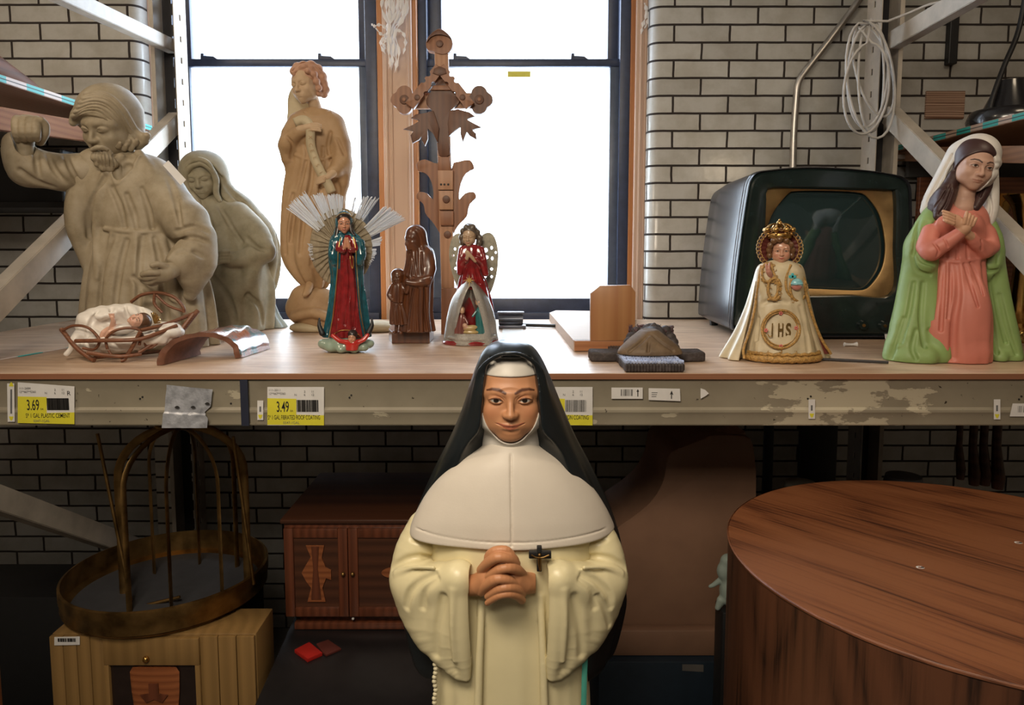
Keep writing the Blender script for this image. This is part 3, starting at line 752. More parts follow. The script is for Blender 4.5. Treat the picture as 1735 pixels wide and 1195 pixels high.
# ---------------------------------------------------------------- things stuck on the beam: children of the beam
YT = YF-.0006
def stick(name, pts, mat, parent=beam, Y=YT, t=.0006, **kw):
    return MB().prism([tuple(at(u, v, Y)) for u, v in pts], (0, t, 0)).build(name, mat, parent)
def rect(a, b, c, d): return [(a, b), (c, b), (c, d), (a, d)]
def bars(u0, u1, v0, v1, parent, Y, n=22, seed=1):
    g = np.random.default_rng(seed); m = MB(); x = u0
    while x < u1:
        w_ = g.choice([.5, .9, 1.4]); a = at(x, v1, Y); b = at(min(x+w_, u1), v0, Y); m.box((a[0], Y-.0001, a[2]), (b[0], Y+.0001, b[2])); x += w_+g.choice([.5, .9, 1.2])
    m.build('barcode', M['ink'], parent)
def price_label(uo, price, name, code, u0=28, v0=648, top='111-2684', wfull=98, skew=0.0):
    """shelf label whose white upper band carries a barcode and yellow lower part the price"""
    du = uo-28; S = lambda u: u+du
    root = stick('price_label', [(S(30), 648), (S(126), 655 if du == 0 else 655), (S(126), 719), (S(30), 717)] if du == 0 else [(S(30), 656), (S(126), 656), (S(126), 721), (S(30), 721)], M['white_paper'])
    dv = 0 if du == 0 else 3
    stick('yellow_field', [(S(30), 672+dv), (S(79), 673+dv), (S(79), 700+dv), (S(126), 701+dv-(0 if du else 2)), (S(126), 719+dv*.7), (S(30), 717+dv)], M['yellow_paper'], root, YT-.0004, .0003)
    Yq = YT-.0008
    if price: text_obj(price, M['ink'], root, S(46), 695+dv, Yq, 19, 'price_text', 21, .008)
    if price: text_obj('EA', M['ink'], root, S(69), 695+dv, Yq, 3.5, 'price_text', 5, .0)
    text_obj(name, M['ink'], root, S(44 if price and du == 0 else 31), 708+dv, Yq, 8, 'name_text', 76 if du == 0 else 90, .004)
    text_obj(code, M['grey_ink'], root, S(57), 715.5+dv, Yq, 4.5, 'code_text', 28)
    
    if top: text_obj(top, M['grey_ink'], root, S(33), 660+dv, Yq, 4, 'code_text', 19); text_obj('12**667**0360', M['grey_ink'], root, S(33), 666+dv, Yq, 4, 'code_text', 28)
    for x_, a, b in ((76, ' ', 'N'), (92, '2', '6'), (105, '11', '12')):
        if a.strip(): text_obj(a, M['grey_ink'], root, S(x_), 662.5+dv, Yq, 4, 'code_text')
        text_obj(b, M['grey_ink'], root, S(x_), 668+dv, Yq, 4, 'code_text')
    if du == 0: text_obj('R', M['ink'], root, S(114), 670, Yq, 8, 'code_text')
    bars(S(80), S(116), 675+dv, 695+dv, root, Yq, seed=int(du)+17)
    return root
price_label(28, '3.69', 'S* 1 GAL PLASTIC CEMENT', '0347-1GAL', top='111-2684')
price_label(451, '3.49', 'S* 1 GAL FIBRATED ROOF COATING', '0547-1GAL', top='111-2011')
price_label(906, '', 'S* 1 GAL FOUNDATION COATING', '1GAL', top='')
def arrow_tag(u0, u1, v0, v1, up, lean=0):
    root = stick('arrow_label', [(u0+lean, v0), (u1+lean, v0), (u1, v1), (u0, v1)], M['white_paper']); um = (u0+u1)/2
    for vv, s_ in ((v1-9, 1), (v0+5, -1)) if up == 2 else ((v1-9, 1),):
        stick('yellow_arrow', [(um-4, vv), (um+4, vv), (um+2.2, vv+5*s_), (um, vv+7.5*s_), (um-2.2, vv+5*s_)], M['yellow_paper'], root, YT-.0004, .0003)
    stick('arrow_shaft', rect(um-1.6, v0+10, um+1.4, v1-14), M['grey_ink'], root, YT-.0004, .0003)
arrow_tag(13, 25, 650, 715, 2, -1); arrow_tag(436, 446, 679, 712, 1); arrow_tag(1370, 1381, 677, 710, 1); arrow_tag(1684, 1695, 677, 711, 1)
r_ = stick('barcode_sticker', rect(1036, 657, 1089, 676), M['white_paper']); bars(1052, 1073, 660, 671, r_, YT-.0004, seed=5)
stick('arrow_mark', [(1080, 672), (1081.5, 672), (1081.5, 664), (1083, 664), (1080.7, 659.5), (1078.4, 664), (1080, 664)], M['ink'], r_, YT-.0004, .0003)
r_ = stick('barcode_sticker', [(1099, 658), (1152, 659), (1153, 680), (1099, 678)], M['white_paper'])
stick('arrow_mark', [(1137, 676), (1138.5, 676), (1138.5, 668), (1141, 670), (1138, 662), (1135, 669), (1137, 668)], M['ink'], r_, YT-.0004, .0003)
for k in range(3): stick('small_print', rect(1104, 665+k*3.3, 1114-k, 666+k*3.3), M['grey_ink'], r_, YT-.0004, .0003)
stick('torn_sticker', [(1187, 658), (1195, 661), (1201, 667), (1196, 671), (1187, 676)], M['white_paper'])
r_ = stick('barcode_sticker', [(1716, 684), (1745, 684), (1745, 706), (1711, 706)], M['white_paper']); bars(1724, 1744, 688, 699, r_, YT-.0004, seed=9)
for u, v in ((237, 676), (241, 673), (592, 674), (595, 670), (996, 676), (1003, 671), (1369, 676), (1374, 672), (1727, 677), (1731, 672), (383, 700), (391, 684)):
    stick('bolt_hole', [(u+1.6*math.cos(a), v+1.6*math.sin(a)) for a in np.linspace(0, 6.28, 9)[:-1]], M['ink'], Y=YT+.0045, t=.002)
# duct tape patch, wrapped round the lower edge
m = MB(); g = np.random.default_rng(3)
def tp(a, b):
    u = 283+a*(78-8*b)+6*(1-a)*b*-1; v = 652+b*72+a*8*(1-b)
    if a > .8 and .45 < b < .75: u -= 9*(1-abs(b-.6)/.15)
    p = at(u, v, YT-.0015); p[1] += .0005*math.sin(a*9+b*17)+.0005*math.sin(b*13+a*21)+(-.006 if b > .66 else 0)-.002
    return p
tape = m.grid(tp, 34, 30).build('duct_tape', M['duct'], beam, 60)
for a_, b_ in (((300, 690)), ((327, 690)), ((351, 684))): 
    stick('tape_hole', [(a_+4*math.cos(q)*(1+.3*math.sin(3*q)), b_+2*math.sin(q)) for q in np.linspace(0, 6.28, 11)[:-1]], M['ink'], tape, YT-.0085, .0005)
stick('dark_band', [(406, 644), (419, 644), (422, 722), (409, 722)], M['strap'], Y=YT-.006, t=.004)
# ---------------------------------------------------------------- wall fixtures and neighbouring shelves
pth = smoothpath([at(1343, 300, 2.79), at(1345, 225, 2.79), at(1349, 168, 2.79), at(1352, 142, 2.79), at(1362, 124, 2.79), at(1392, 85, 2.79), at(1428, 38, 2.79), at(1460, -6, 2.79)], 6)
tag(MB().tube(pth, .0125, 12).build('conduit_pipe', M['steel'], None, 60), 'bent grey metal conduit pipe running up the white brick wall', 'pipe')
p, q = at(1607, 108, 2.80), at(1630, -30, 2.80)
tag(MB().box((p[0], 2.80, p[2]), (q[0], WY, q[2]), .003).build('steel_bar', M['black']), 'flat black bar hanging on the bricks at the upper right', 'bar')
p, q = at(1568, 201, 2.82), at(1636, 154, 2.82)
tag(MB().box((p[0], 2.82, p[2]), (q[0], WY, q[2]), .001).build('wooden_plaque', wood('peeling_board', (.10, .035, .015), (.42, .28, .20), (.12, .05, .025), 'X', 1.5, .7, rings=26, dist=9)), 'small peeling brown board fixed to the bricks at the right', 'board')
# coil of cable hanging from the right upright
m = MB(); Yc = 2.47
loops = [(1475, 135, 40, 100, -.12, 0), (1470, 128, 34, 88, .06, .01), (1480, 120, 30, 80, -.25, .02), (1468, 150, 38, 78, .12, -.01), (1476, 128, 22, 96, .0, .015)]
pts = []
for (cu_, cv, ru, rv, tilt, dd) in loops:
    for k in range(28):
        a = -math.pi/2+2*math.pi*k/28; x = ru*math.cos(a); y = rv*math.sin(a)
        pts.append(at(cu_+x*math.cos(tilt)-y*math.sin(tilt), cv+x*math.sin(tilt)+y*math.cos(tilt), Yc+dd+.006*math.sin(a*2)))
lead = [at(1504, 36, Yc), at(1540, 22, Yc-.05), at(1580, 6, Yc-.1), at(1620, 2, Yc-.16), at(1650, 9, Yc-.2), at(1672, -2, Yc-.25)]
pts = smoothpath(lead[::-1], 6)+pts
m.tube(pts, .0042, 8)
tag(m.build('cable_coil', M['cable'], None, 60), 'tangled coil of white cable hanging on the right rack upright', 'cable')
# left neighbour shelf running along the left wall
def stripe_mat(name, ca, cb, per, axis=1, duty=.5):
    m, t, b = nt(name); v = coords(t); sp = N(t, 'ShaderNodeSeparateXYZ'); t.links.new(v, sp.inputs[0])
    d = N(t, 'ShaderNodeMath', operation='DIVIDE'); d.inputs[1].default_value = per; t.links.new(sp.outputs[axis], d.inputs[0])
    f = N(t, 'ShaderNodeMath', operation='FRACT'); t.links.new(d.outputs[0], f.inputs[0]); g = N(t, 'ShaderNodeMath', operation='GREATER_THAN'); g.inputs[1].default_value = duty; t.links.new(f.outputs[0], g.inputs[0])
    mx = N(t, 'ShaderNodeMix', data_type='RGBA'); t.links.new(g.outputs[0], mx.inputs[0]); mx.inputs[6].default_value = (*ca, 1); mx.inputs[7].default_value = (*cb, 1)
    t.links.new(mx.outputs[2], b.inputs['Base Color']); b.inputs['Roughness'].default_value = .5; return m
M['stripe'] = stripe_mat('teal_striped_tape', (.62, .52, .48), (.05, .42, .42), .16, duty=.52)
M['stripe_r'] = stripe_mat('teal_striped_tape_worn', (.36, .24, .17), (.02, .26, .22), .13, duty=.45)
def side_shelf(pa, pb, sgn, label, mt):
    a = np.array(pa); X = a[0]; zt_ = a[2]+.008; r = MB(); x2 = X+sgn*.75
    lo, hi = sorted((X+sgn*.002, x2)); y0 = .9; y1 = WY-.01
    o = r.box((lo, y0, zt_-.022), (hi, y1, zt_), .001).build('side_shelf', M['ply_dark']); tag(o, label, 'shelf')
    lo, hi = sorted((X, X+sgn*.002)); e = MB().box((lo-.001, y0, zt_-.020), (hi+.001, y1, zt_-.002)).build('striped_edge', M[mt], o)
    zz = zt_-.011; e2 = MB(); xa, xb = sorted((X-sgn*.0015, X-sgn*.001)); e2.box((xa, y0, zz-.0012), (xb, y1, zz+.0012)).build('edge_seam', M['ink'], e)
    return o, X, zt_
oL, XLs, zLs = side_shelf(at(257, 216, WY-.01), None, -1, 'upper side shelf at the left with a teal and white striped edge', 'stripe')
p = onx(0, 133, XLs)
oR, XRs, zRs = side_shelf(onx(1595, 230, at(1500, 252, WY)[0]), None, 1, 'upper side shelf at the right with a teal and brown striped edge', 'stripe_r')
# carrying rails under both side shelves
p, q = Vector(onx(-260, 163, XLs-.02)), Vector(onx(262, 243, XLs-.02)); q.y = min(q.y, WY-.02)
tag(MB().bar(p, q, .03, .062, bevel=.002).build('shelf_rail', wood('rail_wood', (.22, .085, .035), (.31, .13, .055), None, 'Y', 1, .8)), 'reddish wooden rail under the left side shelf, behind the raised fist', 'rail')
p, q = Vector(onx(1800, 262, XRs+.05)), Vector(onx(1500, 268, XRs+.05)); q.y = min(q.y, WY-.02)
tag(MB().bar(p, q, .03, .05, bevel=.002).build('shelf_rail', M['ply_dark']), 'brown wooden rail under the right side shelf above the white veil', 'rail')
# lower cream frame and red-brown panel behind the kneeling woman
p = at(1500, 262, 2.75)
mm = MB(); mm.box((p[0], 2.75, SH), (p[0]+.018, 2.78, p[2])); mm.box((p[0], 2.75, p[2]-.015), (p[0]+.75, 2.78, p[2])); tag(mm.build('steel_rack', rack), 'thin cream steel frame behind the veil of the kneeling woman', 'frame')
p, q = at(1545, 560, 2.70), at(1800, 300, 2.70)
tag(MB().box((p[0], 2.70, SH), (q[0], 2.72, q[2]), .002).build('plywood_sheet', wood('red_brown_panel', (.12, .04, .02), (.20, .07, .03), None, 'X', 1, .4)), 'red-brown wooden panel standing behind the brass vases', 'board')
p = at(1540, 262, 2.79)
tag(MB().box((p[0], 2.79, at(1540, 300, 2.79)[2]), (p[0]+.8, 2.81, p[2]), .002).build('grey_board', plain('grey_board', (.10, .10, .10), .6)), 'dark grey board against the wall above the red-brown panel', 'board')
# things on the side shelves
def lathe_thing(name, label, cat, c, prof, mat, group=None, seg=48, parts=()):
    o = MB().lathe(c, prof, seg).build(name, mat, None, 50, loc=c); tag(o, label, cat, group)
    return o
Yk = 2.05; c0 = onx(1708, 190, XRs+.13); c0[2] = zRs
rt = thing('electric_fan', 'black round fan base with a cable on the right side shelf', 'fan', c0)
MB().lathe(c0, [(0, .0), (.11, .0), (.115, .02), (.105, .045), (.10, .05), (.07, .055), (.05, .10), (.04, .14), (0, .15)], 40).build('fan_base', plain('black_enamel', (.01, .01, .012), .25, coat=.5), rt, 40)
MB().tube(smoothpath([c0+np.array((-.08, -.03, .035)), c0+np.array((-.06, -.02, .10)), c0+np.array((-.02, 0, .19)), c0+np.array((.03, .02, .30)), c0+np.array((.05, .02, .45))], 6), .008, 8).build('fan_cable', M['black'], rt, 60)
a0 = onx(-30, 100, XLs-.13); a0[2] = zLs
m = MB(); m.tube([a0+np.array((0, -.28, .06)), a0+np.array((.0, -.12, .055)), a0+np.array((.02, 0, .045)), a0+np.array((.04, .13, .022)), a0+np.array((.045, .18, .012))], [.04, .055, .045, .022, .010], 16, flat=1)
o = m.build('wooden_club', wood('polished_dark_wood', (.10, .035, .014), (.17, .06, .025), None, 'Y', 1, .6), None, 60); tag(o, 'tapered polished brown wooden piece on the left side shelf', 'wooden piece')
# dark case beneath the left side shelf
p, q = at(-60, 345, 2.55), at(118, 245, 2.55)
tag(MB().box((p[0]-.3, 2.5, at(0, 344, 2.5)[2]), (q[0], 2.78, q[2]-.02), .006).build('storage_case', M['black']), 'black case on the lower side shelf behind the raised arm', 'case')
tag(MB().box((p[0]-.5, 2.42, at(0, 352, 2.42)[2]), (q[0]+.12, WY-.02, at(0, 344, 2.5)[2]), .002).build('side_shelf', M['black']), 'thin black lower side shelf below the black case', 'shelf')
# plastic wrap hanging on the mullion and on the right casing
def wisp(name, label, paths, r, mat=M['plastic']):
    m = MB()
    for P in paths:
        P = smoothpath([at(*p) for p in P], 5); n = len(P); rr = [r*(.55+.45*math.sin(i*1.7+len(P)))*(1 if i < n-2 else .4) for i in range(n)]
        m.tube(P, rr, 7, flat=.3, up=(0, 1, 0))
    return tag(m.build(name, mat, None, 60), label, 'plastic wrap')
Yp = 2.82
P_ = []; g_ = np.random.default_rng(21)
for k in range(15):
    u0 = 648+k*2.9; d = g_.uniform(.0, .03); L_ = g_.uniform(60, 125)*(1 if k > 3 else .55)
    P_.append([(u0+4, -12, Yp), (u0+g_.normal()*2+2, L_*.25, Yp-d*.4), (662+(u0-668)*.35+g_.normal()*3, 50+g_.normal()*6, Yp-d), (660+(u0-668)*.5+g_.normal()*4, 50+L_*.35, Yp-d*.8), (664+(u0-668)*.35+g_.normal()*3, min(124, 45+L_*.7), Yp-d*.4)])
P_ += [[(658, 50, Yp-.02), (645, 42, Yp-.03), (634, 44, Yp-.03), (629, 40, Yp-.025)], [(656, 60, Yp-.02), (646, 58, Yp-.03), (636, 47, Yp-.03)], [(668, 50, Yp-.02), (682, 55, Yp-.02), (687, 72, Yp-.01), (683, 92, Yp)], [(655, 66, Yp-.02), (650, 75, Yp-.02), (652, 84, Yp-.01)]]
wisp('plastic_wrap', 'torn milky plastic wrap hanging from the post between the windows', P_, .0075)
wisp('plastic_wrap', 'small torn wisp of plastic on the casing at the right of the window', [
    [(1092, 5, 2.89), (1096, 22, 2.885), (1090, 40, 2.885), (1086, 58, 2.89)], [(1094, 15, 2.885), (1098, 35, 2.885), (1092, 48, 2.885)]], .009)
# clamp and rod on the sill
c = onz(868, 556, SH); m = MB()
x0, x1 = at(845, 540, c[1])[0], at(886, 540, c[1])[0]; y = c[1]
m.box((x0, y-.03, SH), (x1+.01, y+.01, SH+.012), .002).box((x0, y-.01, SH+.012), (x1, y, SH+.05), .002).box((x0-.004, y-.022, SH+.05), (x1+.004, y+.004, SH+.058), .002)
m.tube([(x0, y-.02, SH+.035), (x1, y-.02, SH+.035)], .012, 12)
tag(m.build('metal_bracket', metal('dull_bracket', (.16, .17, .20), .35), None, 30), 'small grey metal bracket on the shelf in front of the right window', 'bracket')
a = onz(846, 553, SH); b = onz(945, 556, SH)
tag(MB().tube([(a[0], a[1], SH+.007), (b[0], b[1], SH+.007)], .006, 8).build('steel_rod', M['black'], None, 60), 'thin dark rod lying between the metal bracket and the white board', 'rod')
a = onz(1300, 608, SH); b = onz(1505, 617, SH)
tag(MB().tube([(a[0], a[1], SH+.004), ((a[0]+b[0])/2, (a[1]+b[1])/2+.004, SH+.004), (b[0], b[1], SH+.004)], .0035, 8).build('steel_rod', M['rack_dark'], None, 60), 'thin dark wire lying in front of the old television', 'rod')
# scrap and paper
c = onz(1441, 587, SH)
m = MB(); m.tube([(c[0]-.018, c[1], SH+.006), (c[0]-.008, c[1], SH+.005), (c[0]+.008, c[1], SH+.005), (c[0]+.018, c[1], SH+.006)], [.006, .0035, .0035, .007], 10)
tag(m.build('paper_scrap', M['white_paper'], None, 60), 'tiny crumpled white scrap in front of the television', 'scrap')
c = onz(1500, 578, SH); m = MB(); m.prism([(c[0], c[1], SH+.001), (c[0]+.10, c[1]-.05, SH+.001), (c[0]+.12, c[1]+.08, SH+.001), (c[0]+.03, c[1]+.07, SH+.03)], (0, 0, .0015))
tag(m.build('paper_card', M['white_paper']), 'white card half hidden behind the green cloak', 'card')
# ---------------------------------------------------------------- round cabinet table, front right
def veneer(name, axis, c1, c2, c3, sc, stretch=.05):
    """long fine grain with a few wandering cathedral figures"""
    m, t, b = nt(name); A_ = 'XYZ'.index(axis)
    s = [1.0]*3; s[A_] = stretch; n1 = noise(t, coords(t, s), sc, 5, .62)
    s = [1.0]*3; s[A_] = .22; n4 = noise(t, coords(t, s), 3.2, 1, .4)
    mu = N(t, 'ShaderNodeMath', operation='MULTIPLY'); mu.inputs[1].default_value = 26; t.links.new(n4, mu.inputs[0])
    fr_ = N(t, 'ShaderNodeMath', operation='PINGPONG'); fr_.inputs[1].default_value = 1; t.links.new(mu.outputs[0], fr_.inputs[0])
    s = [300.0]*3; s[A_] = 8; n2 = noise(t, coords(t, s), 1, 2, .6)
    a = N(t, 'ShaderNodeMath', operation='MULTIPLY_ADD'); a.inputs[1].default_value = .30; t.links.new(fr_.outputs[0], a.inputs[0]); t.links.new(n1, a.inputs[2])
    a2 = N(t, 'ShaderNodeMath', operation='MULTIPLY_ADD'); a2.inputs[1].default_value = .22; t.links.new(n2, a2.inputs[0]); t.links.new(a.outputs[0], a2.inputs[2])
    t.links.new(ramp(t, a2.outputs[0], [(.52, c1), (.66, c2), (.86, c3)]), b.inputs['Base Color']); b.inputs['Roughness'].default_value = .4; return m
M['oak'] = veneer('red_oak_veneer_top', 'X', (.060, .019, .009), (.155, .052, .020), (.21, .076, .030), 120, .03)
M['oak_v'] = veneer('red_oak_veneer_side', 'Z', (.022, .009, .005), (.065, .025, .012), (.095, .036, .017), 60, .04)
tc = (.833, 1.25, 0); TZ = CZ-.55; TR = .4302
rt = thing('round_table', 'large round drum table with red-brown oak veneer standing at the front right', 'table', tc)
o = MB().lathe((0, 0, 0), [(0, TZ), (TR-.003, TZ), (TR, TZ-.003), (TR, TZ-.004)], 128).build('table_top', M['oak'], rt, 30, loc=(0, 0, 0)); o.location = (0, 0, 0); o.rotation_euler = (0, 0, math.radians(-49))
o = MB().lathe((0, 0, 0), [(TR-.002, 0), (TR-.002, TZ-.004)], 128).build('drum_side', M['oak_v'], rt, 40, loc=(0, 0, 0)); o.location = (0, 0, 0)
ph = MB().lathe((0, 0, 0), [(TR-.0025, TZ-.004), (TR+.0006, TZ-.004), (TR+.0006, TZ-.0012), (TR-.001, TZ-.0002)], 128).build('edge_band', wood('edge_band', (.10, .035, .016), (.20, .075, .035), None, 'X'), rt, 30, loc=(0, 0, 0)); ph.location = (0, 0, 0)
for (u, v) in ((1563, 962), (1729, 920)):
    p = onz(u, v, TZ); MB().lathe((p[0], p[1], TZ), [(0, .0004), (.0028, .0004)], 12).build('screw_hole', M['ink'], rt); MB().lathe((p[0]-.004, p[1], TZ), [(.003, .0002), (.0055, .0003)], 12, sx=1.3).build('chipped_ring', M['white_paper'], rt)
# ---------------------------------------------------------------- old television
Yt = 2.18
def tvp(u, v, Y=Yt):
    p = Vector(at(u, v, Y)); p.z = max(p.z, SH+.006); return p
M['bakelite'] = plain('dark_green_bakelite', (.010, .018, .017), .22, coat=.3, var=.3)
M['bakelite_side'] = plain('dark_brown_bakelite', (.020, .020, .024), .24, spec=.35, var=.2)
front = [(1241, 549), (1247, 470), (1257, 390), (1266, 330), (1272, 304), (1284, 291), (1306, 287), (1345, 283), (1385, 282), (1430, 284), (1475, 288), (1515, 294), (1535, 300), (1546, 314), (1548, 345), (1549, 420), (1549, 500), (1548, 552), (1543, 568), (1528, 575), (1480, 578), (1400, 577), (1320, 573), (1262, 567), (1246, 560)]
fp = smoothpath([tvp(*q) for q in front], 4, True); fp = [Vector(p) for p in fp]
ctr = sum(fp, Vector())/len(fp)
tvr = thing('television', 'old dark television with a rounded cabinet and gold screen mask', 'television', (ctr.x, 2.45, SH))
def ring(sc_, y, dx=0, dz=0, sq=None): return [(ctr.x+(p.x-ctr.x)*sc_+dx, y, ctr.z+(p.z-ctr.z)*(sq or sc_)+dz) for p in fp]
def loftrings(rings, cap0=True, cap1=True):
    m = MB(); R = [[m.bm.verts.new(Vector(p)) for p in r] for r in rings]; n = len(R[0])
    for A, B in zip(R, R[1:]):
        for k in range(n): m.bm.faces.new((A[k], A[(k+1) % n], B[(k+1) % n], B[k]))
    if cap0: m.bm.faces.new(R[0])
    if cap1: m.bm.faces.new(R[-1][::-1])
    return m
m = loftrings([ring(.975, Yt+.012), ring(.99, Yt+.005), ring(1.0, Yt+.012), ring(1.0, Yt+.024), ring(.992, Yt+.028), ring(1.002, Yt+.034), ring(1.0, Yt+.046), ring(.992, Yt+.05), ring(.995, Yt+.056), ring(.98, Yt+.30, .0, -.002), ring(.95, Yt+.46, .0, -.008), ring(.88, Yt+.50, 0, -.02)], cap0=False)
m.build('cabinet', M['bakelite_side'], tvr, 50)
# front face with a recessed opening for the mask
inner = smoothpath([tvp(*q) for q in [(1296, 500), (1297, 420), (1300, 340), (1303, 320), (1345, 318), (1440, 320), (1508, 323), (1520, 330), (1520, 420), (1515, 499), (1440, 501), (1340, 502)]], 9, True)
inner = [Vector(p) for p in inner]; ic = sum(inner, Vector())/len(inner)
def resample(loop, c, n=100):
    out = []
    A = np.array([[p.x-c.x, p.z-c.z] for p in loop]); th = np.arctan2(A[:, 1], A[:, 0]); o = np.argsort(th); th = th[o]; r = np.hypot(A[:, 0], A[:, 1])[o]
    for k in range(n):
        a = -math.pi+2*math.pi*(k+.5)/n; rr = np.interp(a, th, r, period=2*math.pi); out.append((rr*math.cos(a), rr*math.sin(a)))
    return out
fo = [Vector(q) for q in ring(.975, Yt+.012)]; O = resample(fo, ic); I_ = resample(inner, ic)
rr_ = [[(ic.x+x, Yt+.012, ic.z+z) for x, z in O], [(ic.x+x*.97, Yt+.004, ic.z+z*.97) for x, z in O], [(ic.x+x*1.03, Yt+.004, ic.z+z*1.03) for x, z in I_], [(ic.x+x, Yt+.008, ic.z+z) for x, z in I_], [(ic.x+x*.985, Yt+.022, ic.z+z*.985) for x, z in I_]]
loftrings(rr_, False, False).build('front_bezel', M['bakelite'], tvr, 40)
scr = smoothpath([tvp(*q) for q in [(1300, 430), (1303, 395), (1315, 360), (1340, 328), (1352, 323), (1400, 322), (1460, 325), (1478, 334), (1497, 362), (1506, 400), (1507, 430), (1500, 460), (1480, 487), (1462, 493), (1400, 491), (1350, 489), (1330, 484), (1310, 460)]], 8, True)
scr = [Vector(p) for p in scr]; S2 = resample(scr, ic)
loftrings([[(ic.x+x*.985, Yt+.020, ic.z+z*.985) for x, z in I_], [(ic.x+x*1.02, Yt+.024, ic.z+z*1.02) for x, z in S2], [(ic.x+x, Yt+.026, ic.z+z) for x, z in S2], [(ic.x+x, Yt+.032, ic.z+z) for x, z in S2]], False, False).build('screen_mask', metal('dull_gold_mask', (.42, .27, .12), .42), tvr, 30)
def tube_pt(k, rr): x, z = S2[k % 100]; return (ic.x+x*rr*1.02, Yt+.040-.020*(1-rr*rr), ic.z+z*rr*1.02)
m = MB(); m.grid(lambda a, b: tube_pt(int(round(a*100)), max(b, .001)), 100, 16)
bmesh.ops.remove_doubles(m.bm, verts=m.bm.verts, dist=.0008)
m.build('picture_tube', plain('dark_tube_glass', (.016, .032, .034), .06, coat=1.0, spec=.6, var=.1), tvr, 180)
for (u, v) in ((1461, 551), (1497, 552), (1366, 543)):
    p = tvp(u, v); 
    if u > 1400:
        k = MB(); k.tube([(p.x, Yt+.008, p.z), (p.x, Yt-.010, p.z)], [.016, .013], 24).build('control_knob', M['bakelite'], tvr, 40)
        MB().tube([(p.x, Yt-.009, p.z), (p.x, Yt-.013, p.z)], [.0055, .0045], 16).build('knob_cap', M['brass_dull'], tvr, 40)
for sx_ in (1275, 1515):
    for yy in (Yt+.05, Yt+.42):
        p = tvp(sx_, 560); MB().lathe((p.x, yy, SH), [(0, 0), (.014, 0), (.016, .02), (0, .02)], 16).build('rubber_foot', M['black'], tvr, 40)
# ---------------------------------------------------------------- tall carved finial
YFn = 2.32
M['carved'] = wood('carved_mahogany', (.17, .065, .028), (.27, .115, .052), (.21, .085, .038), 'Z', 1.4, .5, rings=14, stretch=9)
M['carved_pale'] = wood('carved_pale_wood', (.32, .16, .085), (.43, .235, .135), (.36, .185, .10), 'Z', 1.4, .5, rings=14, stretch=9)
M['carved_dark'] = wood('carved_dark_wood', (.075, .026, .012), (.13, .05, .022), (.095, .035, .016), 'Z', 1.4, .5, rings=14, stretch=9)
fr = thing('carved_finial', 'tall carved wooden finial with trefoil arms and leaves before the windows', 'finial', (at(760, 565, YFn)[0], YFn, SH))
def slab(name, pts, y, th, mat=None, bev=.0012, par=None, curve=0):
    P = [at(u, v, YFn) for u, v in pts]
    if curve: P = smoothpath(P, curve, True)
    return MB().prism([(p[0], YFn+y, p[2]) for p in P], (0, th, 0), bev).build(name, mat or M['carved'], par or fr, 40)
def zo(pts, ox=640, oy=40, s=3.145): return [(ox+x/s, oy+y/s) for x, y in pts]
def disc(cx, cy, r, n=20, a0=0, a1=2*math.pi, ry=None): return [(cx+r*math.cos(a0+(a1-a0)*k/n), cy-(ry or r)*math.sin(a0+(a1-a0)*k/n)) for k in range(n)]
slab('post', [(736, 88), (759, 88), (770, 500), (748, 500)], 0, .028, M['carved_pale'])
slab('pedestal', [(748, 488), (782, 488), (782, 566), (748, 566)], -.012, .07, M['carved'])
slab('cap', [(733, 87), (724, 84), (722, 72), (727, 62), (733, 56), (745, 49), (757, 56), (764, 64), (767, 74), (764, 85), (757, 91), (745, 92)], -.004, .036, M['carved'], curve=4)
slab('cap_arch', [(724, 73), (730, 64), (738, 60), (748, 59.5), (758, 62), (766, 69), (765, 66), (757, 57), (745, 50.5), (733, 56.5), (725, 66)], -.012, .010, M['carved_dark'])
slab('rosette', disc(745, 75, 6, 16), -.009, .006, M['carved_dark'])
for sx_ in (1,):
    pass
for (cx, cy, q) in ((685, 169, -1), (812, 169, 1)):
    lob = []
    for (lx, ly, r) in ((cx, cy-10.5, 13.5), (cx+q*10, cy, 12.5), (cx, cy+10.5, 13)):
        pass
    import itertools
    ang = np.linspace(0, 2*math.pi, 90, endpoint=False); pts = []
    for a in ang:        # outline of three overlapping lobes
        best = 0
        for (lx, ly, r) in ((0, 10.5, 13.5), (q*10.5, 0, 12.5), (0, -11, 13), (-q*8, 0, 11)):
            dx, dy = math.cos(a), math.sin(a); bq = dx*lx+dy*ly; c_ = lx*lx+ly*ly-r*r; D = bq*bq-c_
            if D >= 0: best = max(best, bq+math.sqrt(D))
        pts.append((cx+best*math.cos(a), cy-best*math.sin(a)))
    slab('trefoil', pts, .0, .026, M['carved_dark'] if q > 0 else M['carved']); slab('rosette', disc(cx, cy, 8, 20), -.004, .006, M['carved_dark']); slab('rosette', disc(cx, cy, 3.5, 14), -.007, .005, M['carved'])
slab('cross_arm', [(697, 157), (800, 157), (800, 183), (697, 183)], .004, .022, M['carved_pale'])
slab('shield', zo([(335, 300), (380, 350), (440, 400), (420, 440), (380, 480), (378, 600), (385, 700), (325, 700), (318, 600), (300, 480), (265, 440), (262, 400), (290, 360)]), -.008, .02, M['carved_dark'], curve=3)
slab('cornice', zo([(280, 360), (300, 335), (380, 335), (410, 360)]), -.016, .012, M['carved'])
